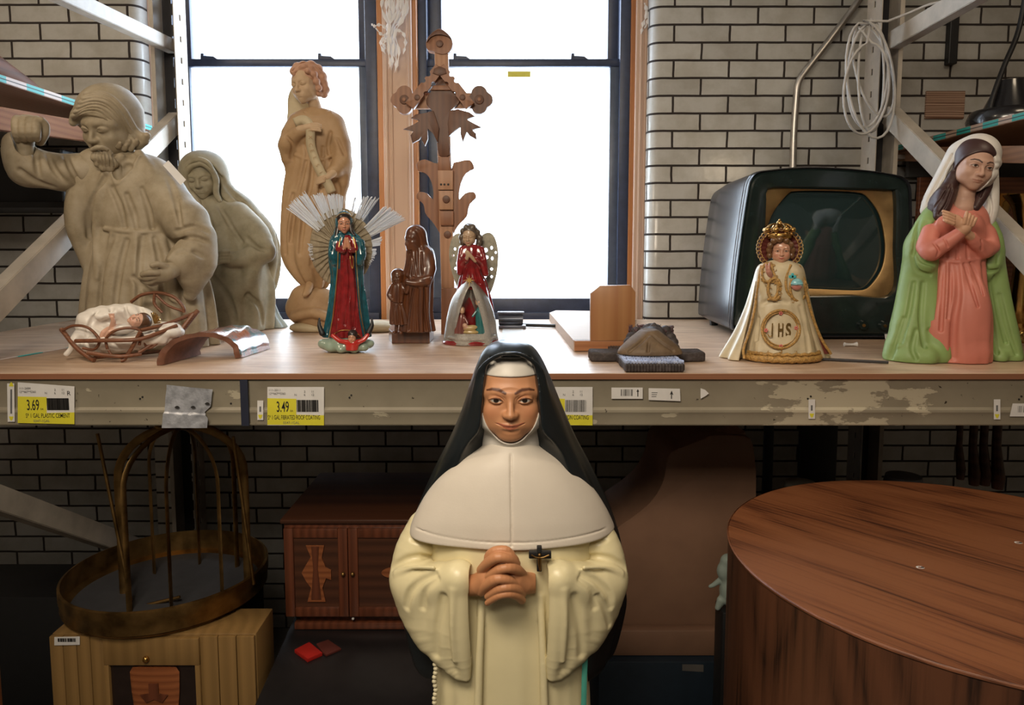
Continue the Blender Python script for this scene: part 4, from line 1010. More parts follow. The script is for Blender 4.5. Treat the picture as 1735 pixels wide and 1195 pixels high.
def limb(q):
    # sloping gable board with two scalloped bites
    pts = [(746.5, 116), (752, 119), (757, 124)]; out = []
    x0, y0, x1, y1 = 746.5, 117, 746.5+q*51, 182; L = math.hypot(x1-x0, y1-y0); tx, ty = (x1-x0)/L, (y1-y0)/L; nx, ny = -ty*q, tx*q
    ny_, nx_ = (-abs(ny), nx) ; up = (q*abs(ty), -abs(tx)); w_ = 8.5
    top = []; t = 0
    for k in range(61):
        t = k/60*L; dpt = 0
        for c_ in (.26, .42, .0):
            if c_ and abs(t-c_*L) < 4.2: dpt = math.sqrt(4.2**2-(t-c_*L)**2)*1.2
        top.append((x0+tx*t+up[0]*(w_-dpt), y0+ty*t+up[1]*(w_-dpt)))
    bot = []
    for k in range(60, -1, -1):
        t = k/60*L; dpt = 0
        for c_ in (.35, .60): 
            if abs(t-c_*L) < 4: dpt = math.sqrt(16-(t-c_*L)**2)*.9
        bot.append((x0+tx*t-up[0]*(w_-dpt), y0+ty*t-up[1]*(w_-dpt)))
    slab('gable_board', top+bot, -.026, .02, M['carved'], bev=.0006)
    slab('rosette', disc(746.5+q*38, 168, 5, 14), -.029, .004, M['carved_dark'])
limb(1); limb(-1)
slab('gable_peak', [(735, 128), (737, 120), (746, 116), (756, 120), (758, 128), (746, 132)], -.030, .03, M['carved_dark'])
L_ = [(300, 470), (255, 482), (205, 490), (180, 508), (235, 520), (200, 540), (140, 568), (200, 575), (178, 600), (188, 642), (225, 622), (237, 600), (240, 630), (255, 656), (270, 620), (268, 560), (300, 590), (322, 640), (330, 560)]
R_ = [(385, 470), (430, 462), (490, 478), (520, 500), (470, 515), (510, 535), (555, 558), (500, 570), (525, 590), (528, 622), (490, 600), (475, 575), (465, 610), (455, 637), (442, 590), (445, 550), (410, 575), (382, 605), (375, 540)]
for P_ in (L_, R_): slab('oak_leaf', zo(P_), -.018, .014, M['carved_dark'])
AU = [(330, 778), (300, 745), (250, 724), (208, 742), (215, 785), (248, 792), (280, 830), (294, 880), (295, 942), (262, 905), (216, 898), (207, 932), (245, 962), (250, 1000), (262, 1025), (300, 1065), (338, 1102)]
slab('acanthus', zo(AU), .002, .02, M['carved'], curve=3)
BU = [(392, 778), (440, 735), (492, 728), (513, 770), (480, 788), (455, 820), (438, 870), (430, 942), (465, 905), (512, 898), (522, 930), (488, 958), (480, 1000), (470, 1032), (420, 1082), (400, 1102)]
slab('acanthus', zo(BU), .002, .02, M['carved'], curve=3)
slab('step_block', zo([(322, 712), (385, 712), (392, 785), (322, 785)]), -.010, .012, M['carved'])
slab('step_block', zo([(322, 785), (403, 785), (403, 888), (325, 888)]), -.016, .02, M['carved_pale'])
slab('step_block', zo([(328, 892), (403, 892), (403, 993), (330, 993)]), -.012, .016, M['carved_pale']); slab('step_block', zo([(334, 1000), (405, 1000), (405, 1075), (336, 1075)]), -.014, .018, M['carved'])
for x in (340, 358, 378): slab('bored_hole', zo(disc(x, 860, 6, 10)), -.0175, .003, M['ink'])
for (x, y) in ((367, 938), (372, 1125)): slab('rosette', zo(disc(x, y, 20, 14)), -.018 if y < 1000 else -.004, .006, M['carved_dark'])
# ---------------------------------------------------------------- wooden stand: pale base board with an upright end board
a, b, c_, d_ = onz(931, 530, SH+.03), onz(972, 577, SH+.03), onz(1076, 577, SH+.03), onz(1070, 528, SH+.03); a2 = onz(942, 526, SH+.03)
st = thing('wooden_stand', 'pale board with a clipped-corner oak end board standing on it', 'stand', ((b[0]+c_[0])/2, b[1], SH))
MB().prism([(p[0], p[1], SH) for p in (a, b, c_, d_, a2)], (0, 0, .030), .0).build('base_board', wood('limed_oak_board', (.42, .31, .24), (.52, .40, .32), None, 'X', 1, .65, rings=10), st)
MB().prism([(p[0]+.004, p[1]-.003, SH+.010) for p in (a, b)]+[(b[0]+.02, b[1]+.02, SH+.010), (a[0]+.04, a[1], SH+.010)], (0, 0, .010)).build('grooved_edge', M['trim_pale'], st)
MB().box((b[0]+.002, b[1]-.006, SH+.002), (c_[0], b[1]+.012, SH+.030), .002).build('base_rail', wood('base_rail', (.28, .11, .045), (.36, .16, .07), None, 'X', 1, .4), st)
ys = b[1]+.002; up_ = [(1000, 566), (1000, 497), (1016, 484), (1067, 483), (1076, 495), (1075, 566)]
m = MB(); P_ = [at(u, v, ys) for u, v in up_]; P_[0][2] = P_[-1][2] = SH+.030; m.prism([(p[0], ys-.010, p[2]) for p in P_], (0, .022, 0), .0015)
m.build('end_board', wood('honey_oak_board', (.26, .11, .04), (.36, .175, .07), (.30, .13, .05), 'Z', 1.0, .4, rings=9, stretch=5, dist=2.5), st, 40)
p = onz(977, 587, SH); q = at(966, 575, p[1]); r_ = at(988, 575, p[1])
tag(MB().box((q[0], p[1], SH), (r_[0], p[1]+.03, q[2]+.004), .003).build('metal_clasp', metal('worn_brass_clasp', (.40, .36, .24), .3, var=.4), None, 30), 'small square metal clasp at the corner of the pale board', 'clasp')
# ---------------------------------------------------------------- brass vases, right edge
M['brass_vase'] = metal('polished_brass', (.50, .30, .09), .14)
def vase(u, Y, vt, rt_, label):
    b_ = onz(u, 590, SH); c = np.array((at(u, 560, Y)[0], Y, SH)); h = at(u, vt, Y)[2]-SH
    prof = [(0, 0), (.62, 0), (.66, .012), (.60, .03), (.42, .05), (.34, .075), (.40, .11), (.56, .16), (.60, .22), (.56, .35), (.50, .55), (.50, .72), (.56, .84), (.72, .93), (.95, .985), (1, 1), (.96, 1.0), (.70, .92), (.46, .75), (.46, .1), (0, .1)]
    o = MB().lathe(c, [(r*rt_, z*h) for r, z in prof], 64).build('brass_vase', M['brass_vase'], None, 60, loc=c); return tag(o, label, 'vase', 'brass vases')
vase(1737, 2.14, 330, .078, 'flared polished brass vase at the right edge, nearer and larger of the two')
vase(1672, 2.42, 330, .065, 'flared polished brass vase mostly hidden behind the kneeling woman')
# ---------------------------------------------------------------- the dark space under the shelf
def block(name, label, cat, a, b, mat, bev=.004, group=None):
    o = MB().box(a, b, bev).build(name, mat, None, 30); return tag(o, label, cat, group)
M['darkwood'] = wood('dark_stained_wood', (.035, .012, .006), (.085, .030, .014), (.05, .018, .009), 'X', 1, .4, rings=10)
M['redwood'] = wood('red_brown_cabinet_wood', (.065, .018, .008), (.15, .045, .02), (.09, .027, .012), 'Z', 1, .35, rings=14)
M['orangewood'] = wood('orange_inlay', (.20, .06, .02), (.30, .10, .035), None, 'X', 1, .4)
M['pinebox'] = wood('yellow_pine', (.17, .095, .03), (.25, .145, .05), (.20, .115, .038), 'Z', 1, .45, rings=10)
# black low table carrying the cabinet
zt2 = onz(560, 1075, 0)[2]
Yc = 1.92; zc = at(560, 1068, Yc)[2]
bt = thing('low_table', 'low black table with a bare top under the dark wooden cabinet', 'table', (at(620, 1100, 1.7)[0], 1.9, 0))
xa, xb = at(478, 1075, Yc)[0]-.04, at(800, 1075, Yc)[0]
MB().prism([tuple(onz(418, 1225, zc)), tuple(onz(492, 1062, zc)), tuple(onz(522, 1010, zc)), tuple(onz(760, 1010, zc)), tuple(onz(800, 1225, zc))], (0, 0, -.03), .002).build('table_top', plain('black_lacquer', (.012, .011, .012), .35), bt, 30)
for (u, v) in ((440, 1210), (780, 1210), (510, 1030), (750, 1030)):
    p = onz(u, v, zc); MB().box((p[0]-.02, p[1]-.02, 0), (p[0]+.02, p[1]+.02, zc-.03), .002).build('leg', M['black'], bt)
# cabinet with two panelled doors
x0, x1 = at(486, 1050, Yc)[0], at(672, 1050, Yc)[0]; z0 = zc+.001; z1 = at(560, 886, Yc)[2]
x1 = x0+.46
cb = thing('wooden_cabinet', 'dark red-brown wooden cabinet with two inlaid panel doors, left of the nun', 'cabinet', ((x0+x1)/2, Yc, z0))
zp = at(560, 1046, Yc)[2]
MB().box((x0+.03, Yc+.02, z0), (x1-.03, Yc+.36, zp), .002).box((x0, Yc, zp), (x1, Yc+.40, z1), .003).build('carcass', M['redwood'], cb, 30)
MB().box((x0-.008, Yc-.010, z1), (x1+.008, Yc+.41, z1+.012), .003).build('cabinet_top', M['darkwood'], cb, 30)
MB().box((x0+.02, Yc+.0, z0), (x1-.02, Yc+.025, z0+(zp-z0)*.55), .003).build('plinth', M['redwood'], cb, 30)
def door(xa, xb, kind):
    za, zb = zp+.008, z1-.012; y = Yc-.014; f = MB(); w_ = .026
    f.box((xa, y, za), (xa+w_, y+.014, zb), .002).box((xb-w_, y, za), (xb, y+.014, zb), .002).box((xa+w_, y, za), (xb-w_, y+.014, za+w_), .002).box((xa+w_, y, zb-w_), (xb-w_, y+.014, zb), .002)
    d = f.build('door', M['redwood'], cb, 30)
    MB().box((xa+w_, y+.006, za+w_), (xb-w_, y+.013, zb-w_)).build('door_panel', M['darkwood'], d)
    cx = (xa+xb)/2; cz = (za+zb)/2; s_ = (zb-za)/2; yy = y+.005
    if kind == 0:
        pts = [(-.34, .62), (.30, .62), (.20, .34), (.34, .12), (.52, .06), (.52, -.16), (.34, -.12), (.20, -.34), (.30, -.66), (-.34, -.66), (-.20, -.34), (-.36, -.20), (-.52, .0), (-.36, .18), (-.18, .36)]
    else: pts = [(.66*math.cos(a), .14*math.sin(a)) for a in np.linspace(0, 2*math.pi, 28)[:-1]]
    MB().prism([(cx+px*s_*.62, yy, cz+pz*s_) for px, pz in pts], (0, -.004, 0)).build('inlay', M['orangewood'], d)
    if kind == 0: MB().prism([(cx+px*s_*.62, yy-.004, cz+pz*s_) for px, pz in [(-.15, .6), (.12, .6), (.06, .1), (.16, -.6), (-.2, -.6), (-.1, .1)]], (0, -.002, 0)).build('inlay', M['redwood'], d)
    kx = xb-.012 if kind == 0 else xa+.012
    MB().ball((kx, y-.006, cz), .006, 12).build('knob', M['brass_dull'], d, 60)
xm = at(592, 970, Yc)[0]; door(x0+.002, xm-.001, 0); door(xm+.001, x1-.002, 1)
# notebook and dark booklet on the black table
def lying(name, label, cat, pts, h, mat):
    P_ = [onz(u, v, zc+h) for u, v in pts]; o = MB().prism([(p[0], p[1], zc+.0005) for p in P_], (0, 0, h), .001).build(name, mat, None, 30); return tag(o, label, cat)
lying('notebook', 'small bright red notebook lying on the low black table', 'notebook', [(499, 1101), (521, 1117), (546, 1106), (524, 1088)], .010, plain('red_cover', (.35, .012, .008), .5))
lying('notebook', 'dark maroon booklet beside the bright red notebook', 'notebook', [(547, 1106), (553, 1110), (578, 1099), (556, 1084), (536, 1091)], .006, plain('maroon_cover', (.09, .02, .015), .5))
p = onz(598, 1046, zc+.03); lp = MB().ball((at(598, 1047, Yc-.006)[0], Yc-.005, at(598, 1047, Yc)[2]), .004, 10).build('sticker', M['white_paper'], cb, 60)
# folded blue cardboard behind the cabinet
m = MB(); Yb_ = 2.42
for pts in ([(548, 838), (585, 808), (640, 833), (620, 838)], [(640, 838), (600, 826), (720, 805), (722, 838)], [(545, 836), (730, 836), (730, 822), (560, 822)]):
    P_ = [at(u, v, Yb_) for u, v in pts]; m.prism([tuple(p) for p in P_], (0, .006, 0))
o = m.build('folded_tarp', plain('navy_card', (.025, .04, .085), .6)); o.location.z -= .0; tag(o, 'dark blue folded cardboard sticking up behind the dark cabinet', 'cardboard')
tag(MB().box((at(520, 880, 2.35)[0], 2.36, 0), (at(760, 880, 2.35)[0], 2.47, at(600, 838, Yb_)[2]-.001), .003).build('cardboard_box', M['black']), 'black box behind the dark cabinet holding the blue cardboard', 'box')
# pine box with a window front, bottom left
Yp = 1.72; zb1 = at(260, 1078, Yp)[2]; xa, xb = at(86, 1130, Yp)[0], at(433, 1130, Yp)[0]
pb = thing('pine_cabinet', 'yellow pine cabinet with a framed glass door under the brass basket', 'cabinet', ((xa+xb)/2, Yp, 0))
MB().box((xa, Yp+.012, 0), (xb, Yp+.14, zb1), .003).build('carcass', M['pinebox'], pb, 30)
xc0, xc1 = at(178, 1130, Yp)[0], at(340, 1130, Yp)[0]; zw = at(260, 1126, Yp)[2]
pl = MB()
for k in range(4):
    w_ = (xc0-xa)/4*.96
    pl.box((xa+k*(xc0-xa)/4, Yp, .05), (xa+k*(xc0-xa)/4+w_, Yp+.012, zb1-.002), .002); w2 = (xb-xc1)/3*.96
    if k < 3: pl.box((xc1+k*(xb-xc1)/3, Yp, .05), (xc1+k*(xb-xc1)/3+w2, Yp+.012, zb1-.002), .002)
pl.build('side_boards', M['pinebox'], pb, 30)
dr = MB().box((xc0, Yp-.006, zw), (xc1, Yp+.012, zb1-.004), .002).box((xc0, Yp-.006, .05), (xc0+.012, Yp+.012, zw), .001).box((xc1-.012, Yp-.006, .05), (xc1, Yp+.012, zw), .001).build('door', M['pinebox'], pb, 30)
MB().box((xc0+.012, Yp+.004, .05), (xc1-.012, Yp+.008, zw)).build('dark_pane', plain('dark_pane', (.02, .012, .01), .15), dr)
kx = at(251, 1113, Yp); MB().ball((kx[0], Yp-.012, kx[2]), .008, 12).build('knob', M['brass'], dr, 60)
pt = at(233, 1140, Yp)
m = MB(); m.lathe((at(262, 1140, Yp)[0], Yp-.0, zw-.12), [(0, 0), (.055, 0), (.06, .05), (.062, .10), (.055, .112), (0, .112)], 24, sy=.1)
m.build('painted_pot', M['orangewood'], dr, 50)
MB().prism([(at(262, 1140, Yp)[0]+x, Yp-.008, zw-.075+z) for x, z in [(-.035, 0), (-.012, .004), (-.012, .03), (.012, .03), (.012, .004), (.035, 0), (.02, -.02), (0, -.012), (-.02, -.02)]], (0, -.002, 0)).build('painted_motif', M['redwood'], dr)
sk = MB().prism([tuple(at(u, v, Yp-.0035)) for u, v in ((92, 1080), (135, 1079), (135, 1093), (92, 1094))], (0, .001, 0)).build('barcode_sticker', M['white_paper'], pb); bars(98, 128, 1082, 1088, sk, Yp-.004, seed=12)
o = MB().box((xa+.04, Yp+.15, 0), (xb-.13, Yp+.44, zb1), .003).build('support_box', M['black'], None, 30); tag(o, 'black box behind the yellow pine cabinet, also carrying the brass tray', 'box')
# brass basket: round tray with a hooped cage, on the pine cabinet
tcx, tcy = at(286, 985, 1.95)[0], 1.95; zr_ = at(290, 985, 1.95)[2]; R = .262
bk = thing('brass_basket', 'round brass tray with tall hooped ribs standing on the pine cabinet', 'basket', (tcx, tcy, zb1))
zr2 = zb1+.001
m = MB().lathe((tcx, tcy, 0), [(R*.94, zr2), (R*.97, zr2+.012), (R, zr2+.014), (R, zr2+.040), (R*1.01, zr2+.044), (R*1.01, zr2+.074), (R*.985, zr2+.076), (R*.985, zr2+.016), (R*.9, zr2+.006), (0, zr2+.006), (0, zr2), (R*.94, zr2)], 72).build('tray', M['brass_dull'], bk, 50)
MB().lathe((tcx, tcy, 0), [(0, zr2+.012), (R*.7, zr2+.012), (R*.965, zr2+.008)], 48).build('tray_lining', plain('grey_lining', (.045, .045, .05), .7), m, 60)
ztop = at(300, 722, tcy)[2]
for k, a in enumerate(np.linspace(0.2, math.pi+.2, 5)[:-1]):
    dx, dy = math.cos(a), math.sin(a); pts = []; rr = R*.62
    for t in np.linspace(-1, 1, 33):
        s_ = abs(t)
        if s_ > .55: r = rr; z = zr2+.012+(1-s_)/.45*(ztop-zr2-.15)
        else:
            q = s_/.55; r = rr*math.sin(q*math.pi/2); z = zr2+.012+(ztop-zr2-.15)+.138*math.cos(q*math.pi/2)
        pts.append((tcx+.05+dx*r*(1 if t > 0 else -1), tcy+dy*r*(1 if t > 0 else -1), z))
    mm = MB(); mm.tube(pts, .008 if k % 2 else .011, 8, flat=.35, up=(-dy, dx, 0)); mm.build('rib', M['brass_dull'], bk, 60)
for (u0_, v0_, u1_, v1_) in ((165, 735, 222, 1020), (395, 740, 430, 990), (230, 1030, 305, 1012)):
    a = at(u0_, v0_, 1.86); b = at(u1_, v1_, 1.86); b[2] = max(b[2], zr2+.02); MB().tube(smoothpath([a, (a+b)/2+np.array((.0, -.0, .0)), b], 6), .0045, 8).build('wire_stay', M['brass_dull'], bk, 60)
MB().ball((tcx, tcy, ztop-.002), .018, 16, (1, 1, .7)).build('finial_knob', M['brass_dull'], bk, 60)
# curved wooden console behind the nun: tall back with a sweeping shoulder
Yn = 2.0; M['console'] = plain('faded_brown_wood', (.24, .13, .08), .5, var=.15, scale=6)
outl = [(1040, 1100), (1040, 905), (1048, 893), (1078, 872), (1105, 848), (1124, 815), (1134, 770), (1160, 757), (1196, 741), (1215, 738), (1262, 740), (1275, 752), (1281, 800), (1282, 1100)]
cs = thing('wooden_console', 'brown wooden stand with a sweeping curved shoulder, right behind the nun', 'stand', (at(1160, 1100, Yn)[0], Yn+.05, 0))
zbx = at(1140, 1101, Yn)[2]
P_ = [at(u, v, Yn) for u, v in outl]; P_[0][2] = P_[-1][2] = zbx; P2 = [P_[0]]+smoothpath(P_[1:8], 5)+smoothpath(P_[8:13], 4)+[P_[-1]]
MB().prism([(p[0], Yn, p[2]) for p in P2], (0, .30, 0), .004).build('back_panel', M['console'], cs, 40)
p0, p1 = at(1035, 1100, Yn-.04), at(1290, 1070, Yn-.04)
MB().box((p0[0], Yn-.035, zbx), (p1[0], Yn-.001, p1[2]), .006).build('base_moulding', M['console'], cs, 40)
kp = at(1238, 738, Yn+.05)
MB().lathe((kp[0], Yn+.06, kp[2]), [(0, -.002), (.045, -.002), (.042, .012), (.026, .02), (.020, .028), (.028, .045), (.024, .06), (0, .064)], 32).build('turned_knob', M['console'], cs, 50)
bx0, bx1 = at(1015, 1104, Yn-.06)[0], at(1292, 1104, Yn-.06)[0]
o = block('storage_box', 'dark navy box with a small label under the brown curved stand', 'box', (bx0, Yn-.06, 0), (bx1, Yn+.34, zbx-.001), plain('navy_box', (.012, .022, .035), .5))
m = MB().prism([tuple(at(u, v, Yn-.061)) for u, v in ((1156, 1126), (1192, 1127), (1192, 1139), (1156, 1137))], (0, .0008, 0)).build('label_plate', plain('dim_label', (.12, .11, .10), .6), o)
# pale glazed bird figure behind the drum table
g = Sculpt(1.80, 1196, 1262, 930, 1050, -30, 30, 1.2)
g.ell((1236, 1000, 0), (18, 18, 30), 4).ell((1228, 968, 0), (14, 14, 18), 8).ch([(1218, 985, 0, 5), (1208, 992, 0, 4), (1203, 994, 0, 3)], 4).ell((1236, 950, 0), (16, 14, 12), 6).ch([(1222, 1018, -4, 8), (1216, 1030, -4, 5)], 5)
o = g.mesh('glazed_figure', painted('celadon_glaze', .15, coat=.6), None, (.30, .36, .32)); tag(o, 'pale grey-green glazed figure half hidden behind the drum table', 'figure')
c_ = at(1238, 1048, 1.80); block('plinth_stand', 'narrow dark stand under the pale glazed figure', 'stand', (c_[0]-.03, 1.77, 0), (c_[0]+.04, 1.84, at(1238, 1029, 1.80)[2]), M['black'])
# tall dark posts and shapes behind the round table
for (u0_, u1_, Y_, lab, mt) in ((1298, 1312, 2.45, 'narrow blue-black post in the dark right of the brown stand', plain('blue_black', (.01, .018, .03), .5)), (1358, 1420, 2.50, 'wide black board standing in the dark behind the round table', M['black'])):
    a = at(u0_, 740, Y_); b = at(u1_, 740, Y_); block('standing_post' if u1_ < 1350 else 'standing_board', lab, 'post' if u1_ < 1350 else 'board', (a[0], Y_, 0), (b[0], Y_+.03, zt-.12), mt)
for i, (u, rr_, v1, lab) in enumerate(((1627, 6, 812, 'dark wooden spindle hanging below the shelf, leftmost of four'), (1650, 8, 822, 'thick dark wooden spindle hanging below the shelf, left of the middle pair'), (1668, 8, 822, 'thick dark wooden spindle hanging below the shelf, right of the middle pair'), (1690, 9, 828, 'dark wooden spindle hanging below the shelf, rightmost of four'))):
    a = at(u, 725, 2.1); b = at(u, v1, 2.1); ztp = zt-.001
    o = MB().tube([(a[0], 2.1, ztp), (a[0], 2.1, a[2]-.05), (b[0], 2.1, b[2]+.03), (b[0], 2.1, b[2])], [rr_*.0017*.8, rr_*.0017*.8, rr_*.0017*1.25, rr_*.0017], 14).build('hanging_spindle', M['darkwood'], None, 50); tag(o, lab, 'spindle', 'wooden spindles under the shelf')
for i, (u, v, rr_, lab) in enumerate(((1355, 835, .045, 'pale rounded pot top just visible behind the round table'), (1530, 826, .05, 'dim rounded grey pot behind the middle of the round table'))):
    p = at(u, v, 2.15); c_ = np.array((p[0], 2.15, 0)); h = at(u, 817 if i == 0 else 806, 2.15)[2]
    o = MB().lathe(c_, [(0, 0), (.07, 0), (.10, h*.3), (.10, h*.8), (rr_+.01, h*.95), (rr_, h), (0, h+.004)], 32).build('round_pot', plain('pale_pot' if i == 0 else 'grey_pot', (.30, .29, .24) if i == 0 else (.10, .10, .11), .5), None, 60, loc=c_); tag(o, lab, 'pot')
# orange-brown furniture edge in the lower left corner
a = at(-60, 1195, 1.5); b = at(12, 1195, 1.5)
block('wooden_bench', 'reddish wooden bench end at the lower left corner of the view', 'bench', (a[0], 1.5, 0), (b[0]-.03, 1.53, at(0, 985, 1.5)[2]), M['redwood'])
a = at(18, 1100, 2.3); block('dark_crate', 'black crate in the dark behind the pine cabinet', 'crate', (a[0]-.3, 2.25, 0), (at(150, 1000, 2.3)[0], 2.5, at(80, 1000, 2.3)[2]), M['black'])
# ---------------------------------------------------------------- the nun statue (front, centre)
M['skin'] = painted('painted_plaster_skin', .48, var=.05)
M['veil'] = plain('black_painted_veil', (.010, .013, .015), .30, var=.25, scale=12, spec=.5)
M['wimple'] = plain('off_white_painted_linen', (.60, .56, .50), .45, var=.06, scale=8, bmp=.05, bscale=400)
M['cape'] = plain('white_painted_cape', (.60, .54, .46), .5, var=.07, scale=6, bmp=.06, bscale=350)
M['habit'] = plain('cream_painted_habit', (.70, .62, .38), .36, var=.09, scale=5, spec=.5)
NY = 1.20
nun = thing('nun_statue', 'painted nun statue in black veil and cream habit, hands clasped, centre front', 'statue', (at(865, 900, NY)[0], NY+.03, 0))
HC = (865, 664, 0); HH = 150
g = Sculpt(NY, 790, 940, 565, 790, -95, 75, .85)
g.head(HC, HH, (4, 0, 0), jaw=1.42, wide=1.06, smile=.025, nose=1.0, mouth=1.3)
g.ch([(865, 745, 10, 34), (865, 800, 14, 36)], 10)
SK = (.50, .235, .115)
for q in (-1, 1): g.dab((q*.20, -.28, -.15), (.13, .16, .12), (.50, .17, .08), 1.0, True, .55)
g.dab((0, -.43, -.18), (.07, .1, .06), (.48, .19, .09), 1.0, True, .4)
for q in (-1, 1): g.dab((q*.15, -.37, .045), (.09, .08, .035), (.34, .13, .055), 1.0, True, .5)
g.face_paint(W=1.06, mw=1.25, lip=(.40, .11, .065), brow=(.09, .030, .014), iris=(.012, .007, .005), white=(.50, .46, .40), liner=(.09, .03, .015), m=.02)
face = g.mesh('face', M['skin'], nun, SK)
# wimple: the head inflated by a few millimetres, with an opening for the face
g = Sculpt(NY, 780, 950, 560, 800, -95, 85, 1.1)
g.head(HC, HH, (4, 0, 0), jaw=1.42, detail=False, nose=.80)
g.F -= 3.4*g.k
g.ch([(865, 735, 10, 44), (865, 790, 10, 52)], 14)
g.ch([(830, 690, 8, 18), (836, 740, 8, 20), (838, 780, 8, 22)], 14); g.ch([(900, 690, 8, 18), (894, 740, 8, 20), (892, 780, 8, 22)], 14)
hc = g.P((865, 692, -60)); kx = g.k
def hole(x, y, z):
    X = (x-hc[0])/(48*kx); Z = (z-hc[2])/(64.5*kx); Zl = np.where(Z > 0, Z*.62, Z)
    taper = 1+0.10*np.clip(-Z, 0, 1); d = (np.sqrt((X*taper)**2+Zl**2)-1)*44*kx
    zb_ = g.P((865, 640, -55))[2]
    d = smax(d, (z-zb_), 3*kx); return smax(d, y-(NY+8*kx), 4*kx)
g.field(hole, 2.5, 'sub')
g.mesh('wimple', M['wimple'], nun)
# cape
g = Sculpt(NY, 660, 1070, 735, 935, -130, 130, 1.7)
g.loft([(744, 865, 6, 38, 42), (758, 865, 4, 56, 50), (776, 865, 2, 88, 58), (802, 865, 2, 119, 68), (832, 865, 4, 145, 79), (860, 865, 6, 163, 88), (882, 865, 8, 174, 93), (896, 866, 8, 178, 96)], 0, folds=[(2, .4, 2, .6, 0), (5, 0, 1.5, 2.2, 1), (7, 0, 1.2, .4, 2)], cap=4, p=2.15)
g.cut([(866, 770, -66, 2.0), (866, 820, -84, 2.0), (867, 900, -104, 2.0), (867, 926, -108, 2.0)], 1.0, n=12, pen=.9)
# hem: the lowest band is set back a little
g.cut([(700, 893, -45, 1.0), (740, 907, -78, 1.0), (800, 917, -96, 1.0), (866, 920, -105, 1.0), (930, 917, -98, 1.0), (990, 907, -80, 1.0), (1034, 893, -48, 1.0)], 2, 5, pen=1.0)
g.mesh('cape', M['cape'], nun)
# veil
g = Sculpt(NY, 655, 1080, 568, 1130, -90, 150, 2.0)
rows = [(575, 864, 8, 8, 12), (578, 864, 8, 22, 28), (585, 864, 8, 37, 46), (597, 864, 8, 48, 62), (616, 865, 8, 58, 74), (645, 866, 10, 70, 80), (690, 868, 16, 87, 84), (740, 868, 24, 110, 84), (790, 868, 32, 138, 84), (840, 868, 38, 163, 86), (880, 868, 42, 180, 88), (930, 868, 46, 194, 92), (1000, 866, 50, 204, 96), (1035, 866, 50, 204, 98), (1100, 866, 52, 188, 98), (1125, 866, 52, 172, 94)]
g.loft(rows, 0, folds=[(9, .2, 3.0, 1.0, .8), (14, 0, 2.0, .3, 2)], cap=6)
g.loft([(612, 865, -76, 38, 84), (624, 865, -76, 42, 88), (655, 865, -76, 47, 92), (700, 865, -76, 50, 94), (738, 865, -76, 56, 92), (765, 866, -76, 82, 88), (800, 866, -80, 118, 84), (840, 866, -84, 146, 82), (880, 866, -90, 172, 84), (930, 866, -95, 200, 92), (1140, 866, -100, 215, 100)], 5, 'sub', cap=3)
R_ = [(52, 628, -38, 4), (59, 664, -30, 4), (67, 710, -24, 5), (88, 760, -14, 5), (122, 812, -4, 5), (152, 862, 8, 5)]
g.ch([(865-x, v, d, r) for x, v, d, r in R_[::-1]]+[(840, 604, -52, 3.2), (865, 599, -58, 3.2), (890, 604, -52, 3.2)]+[(865+x, v, d, r) for x, v, d, r in R_], 7, n=3)
g.mesh('veil', M['veil'], nun)
# habit: torso and pleated skirt down to the floor
g = Sculpt(NY, 640, 1090, 880, 1840, -130, 130, 2.6)
g.loft([(886, 866, 8, 140, 84), (930, 866, 8, 142, 88), (990, 866, 8, 136, 82), (1040, 866, 8, 132, 78), (1100, 867, 6, 134, 80), (1195, 868, 6, 139, 86), (1400, 868, 6, 148, 96), (1829, 868, 6, 165, 110)], 0, folds=[(11, .5, 2.6, 0, 0), (17, .3, 1.6, 1, .3), (29, 0, 1, .2, 0)], cap=3, p=2.3)
for q in (-1, 1):
    g.ch([(866+q*50, 1010, -70, 6), (866+q*56, 1195, -84, 7), (866+q*60, 1500, -96, 8), (866+q*64, 1820, -112, 8)], 5, n=3)
g.mesh('habit', M['habit'], nun)
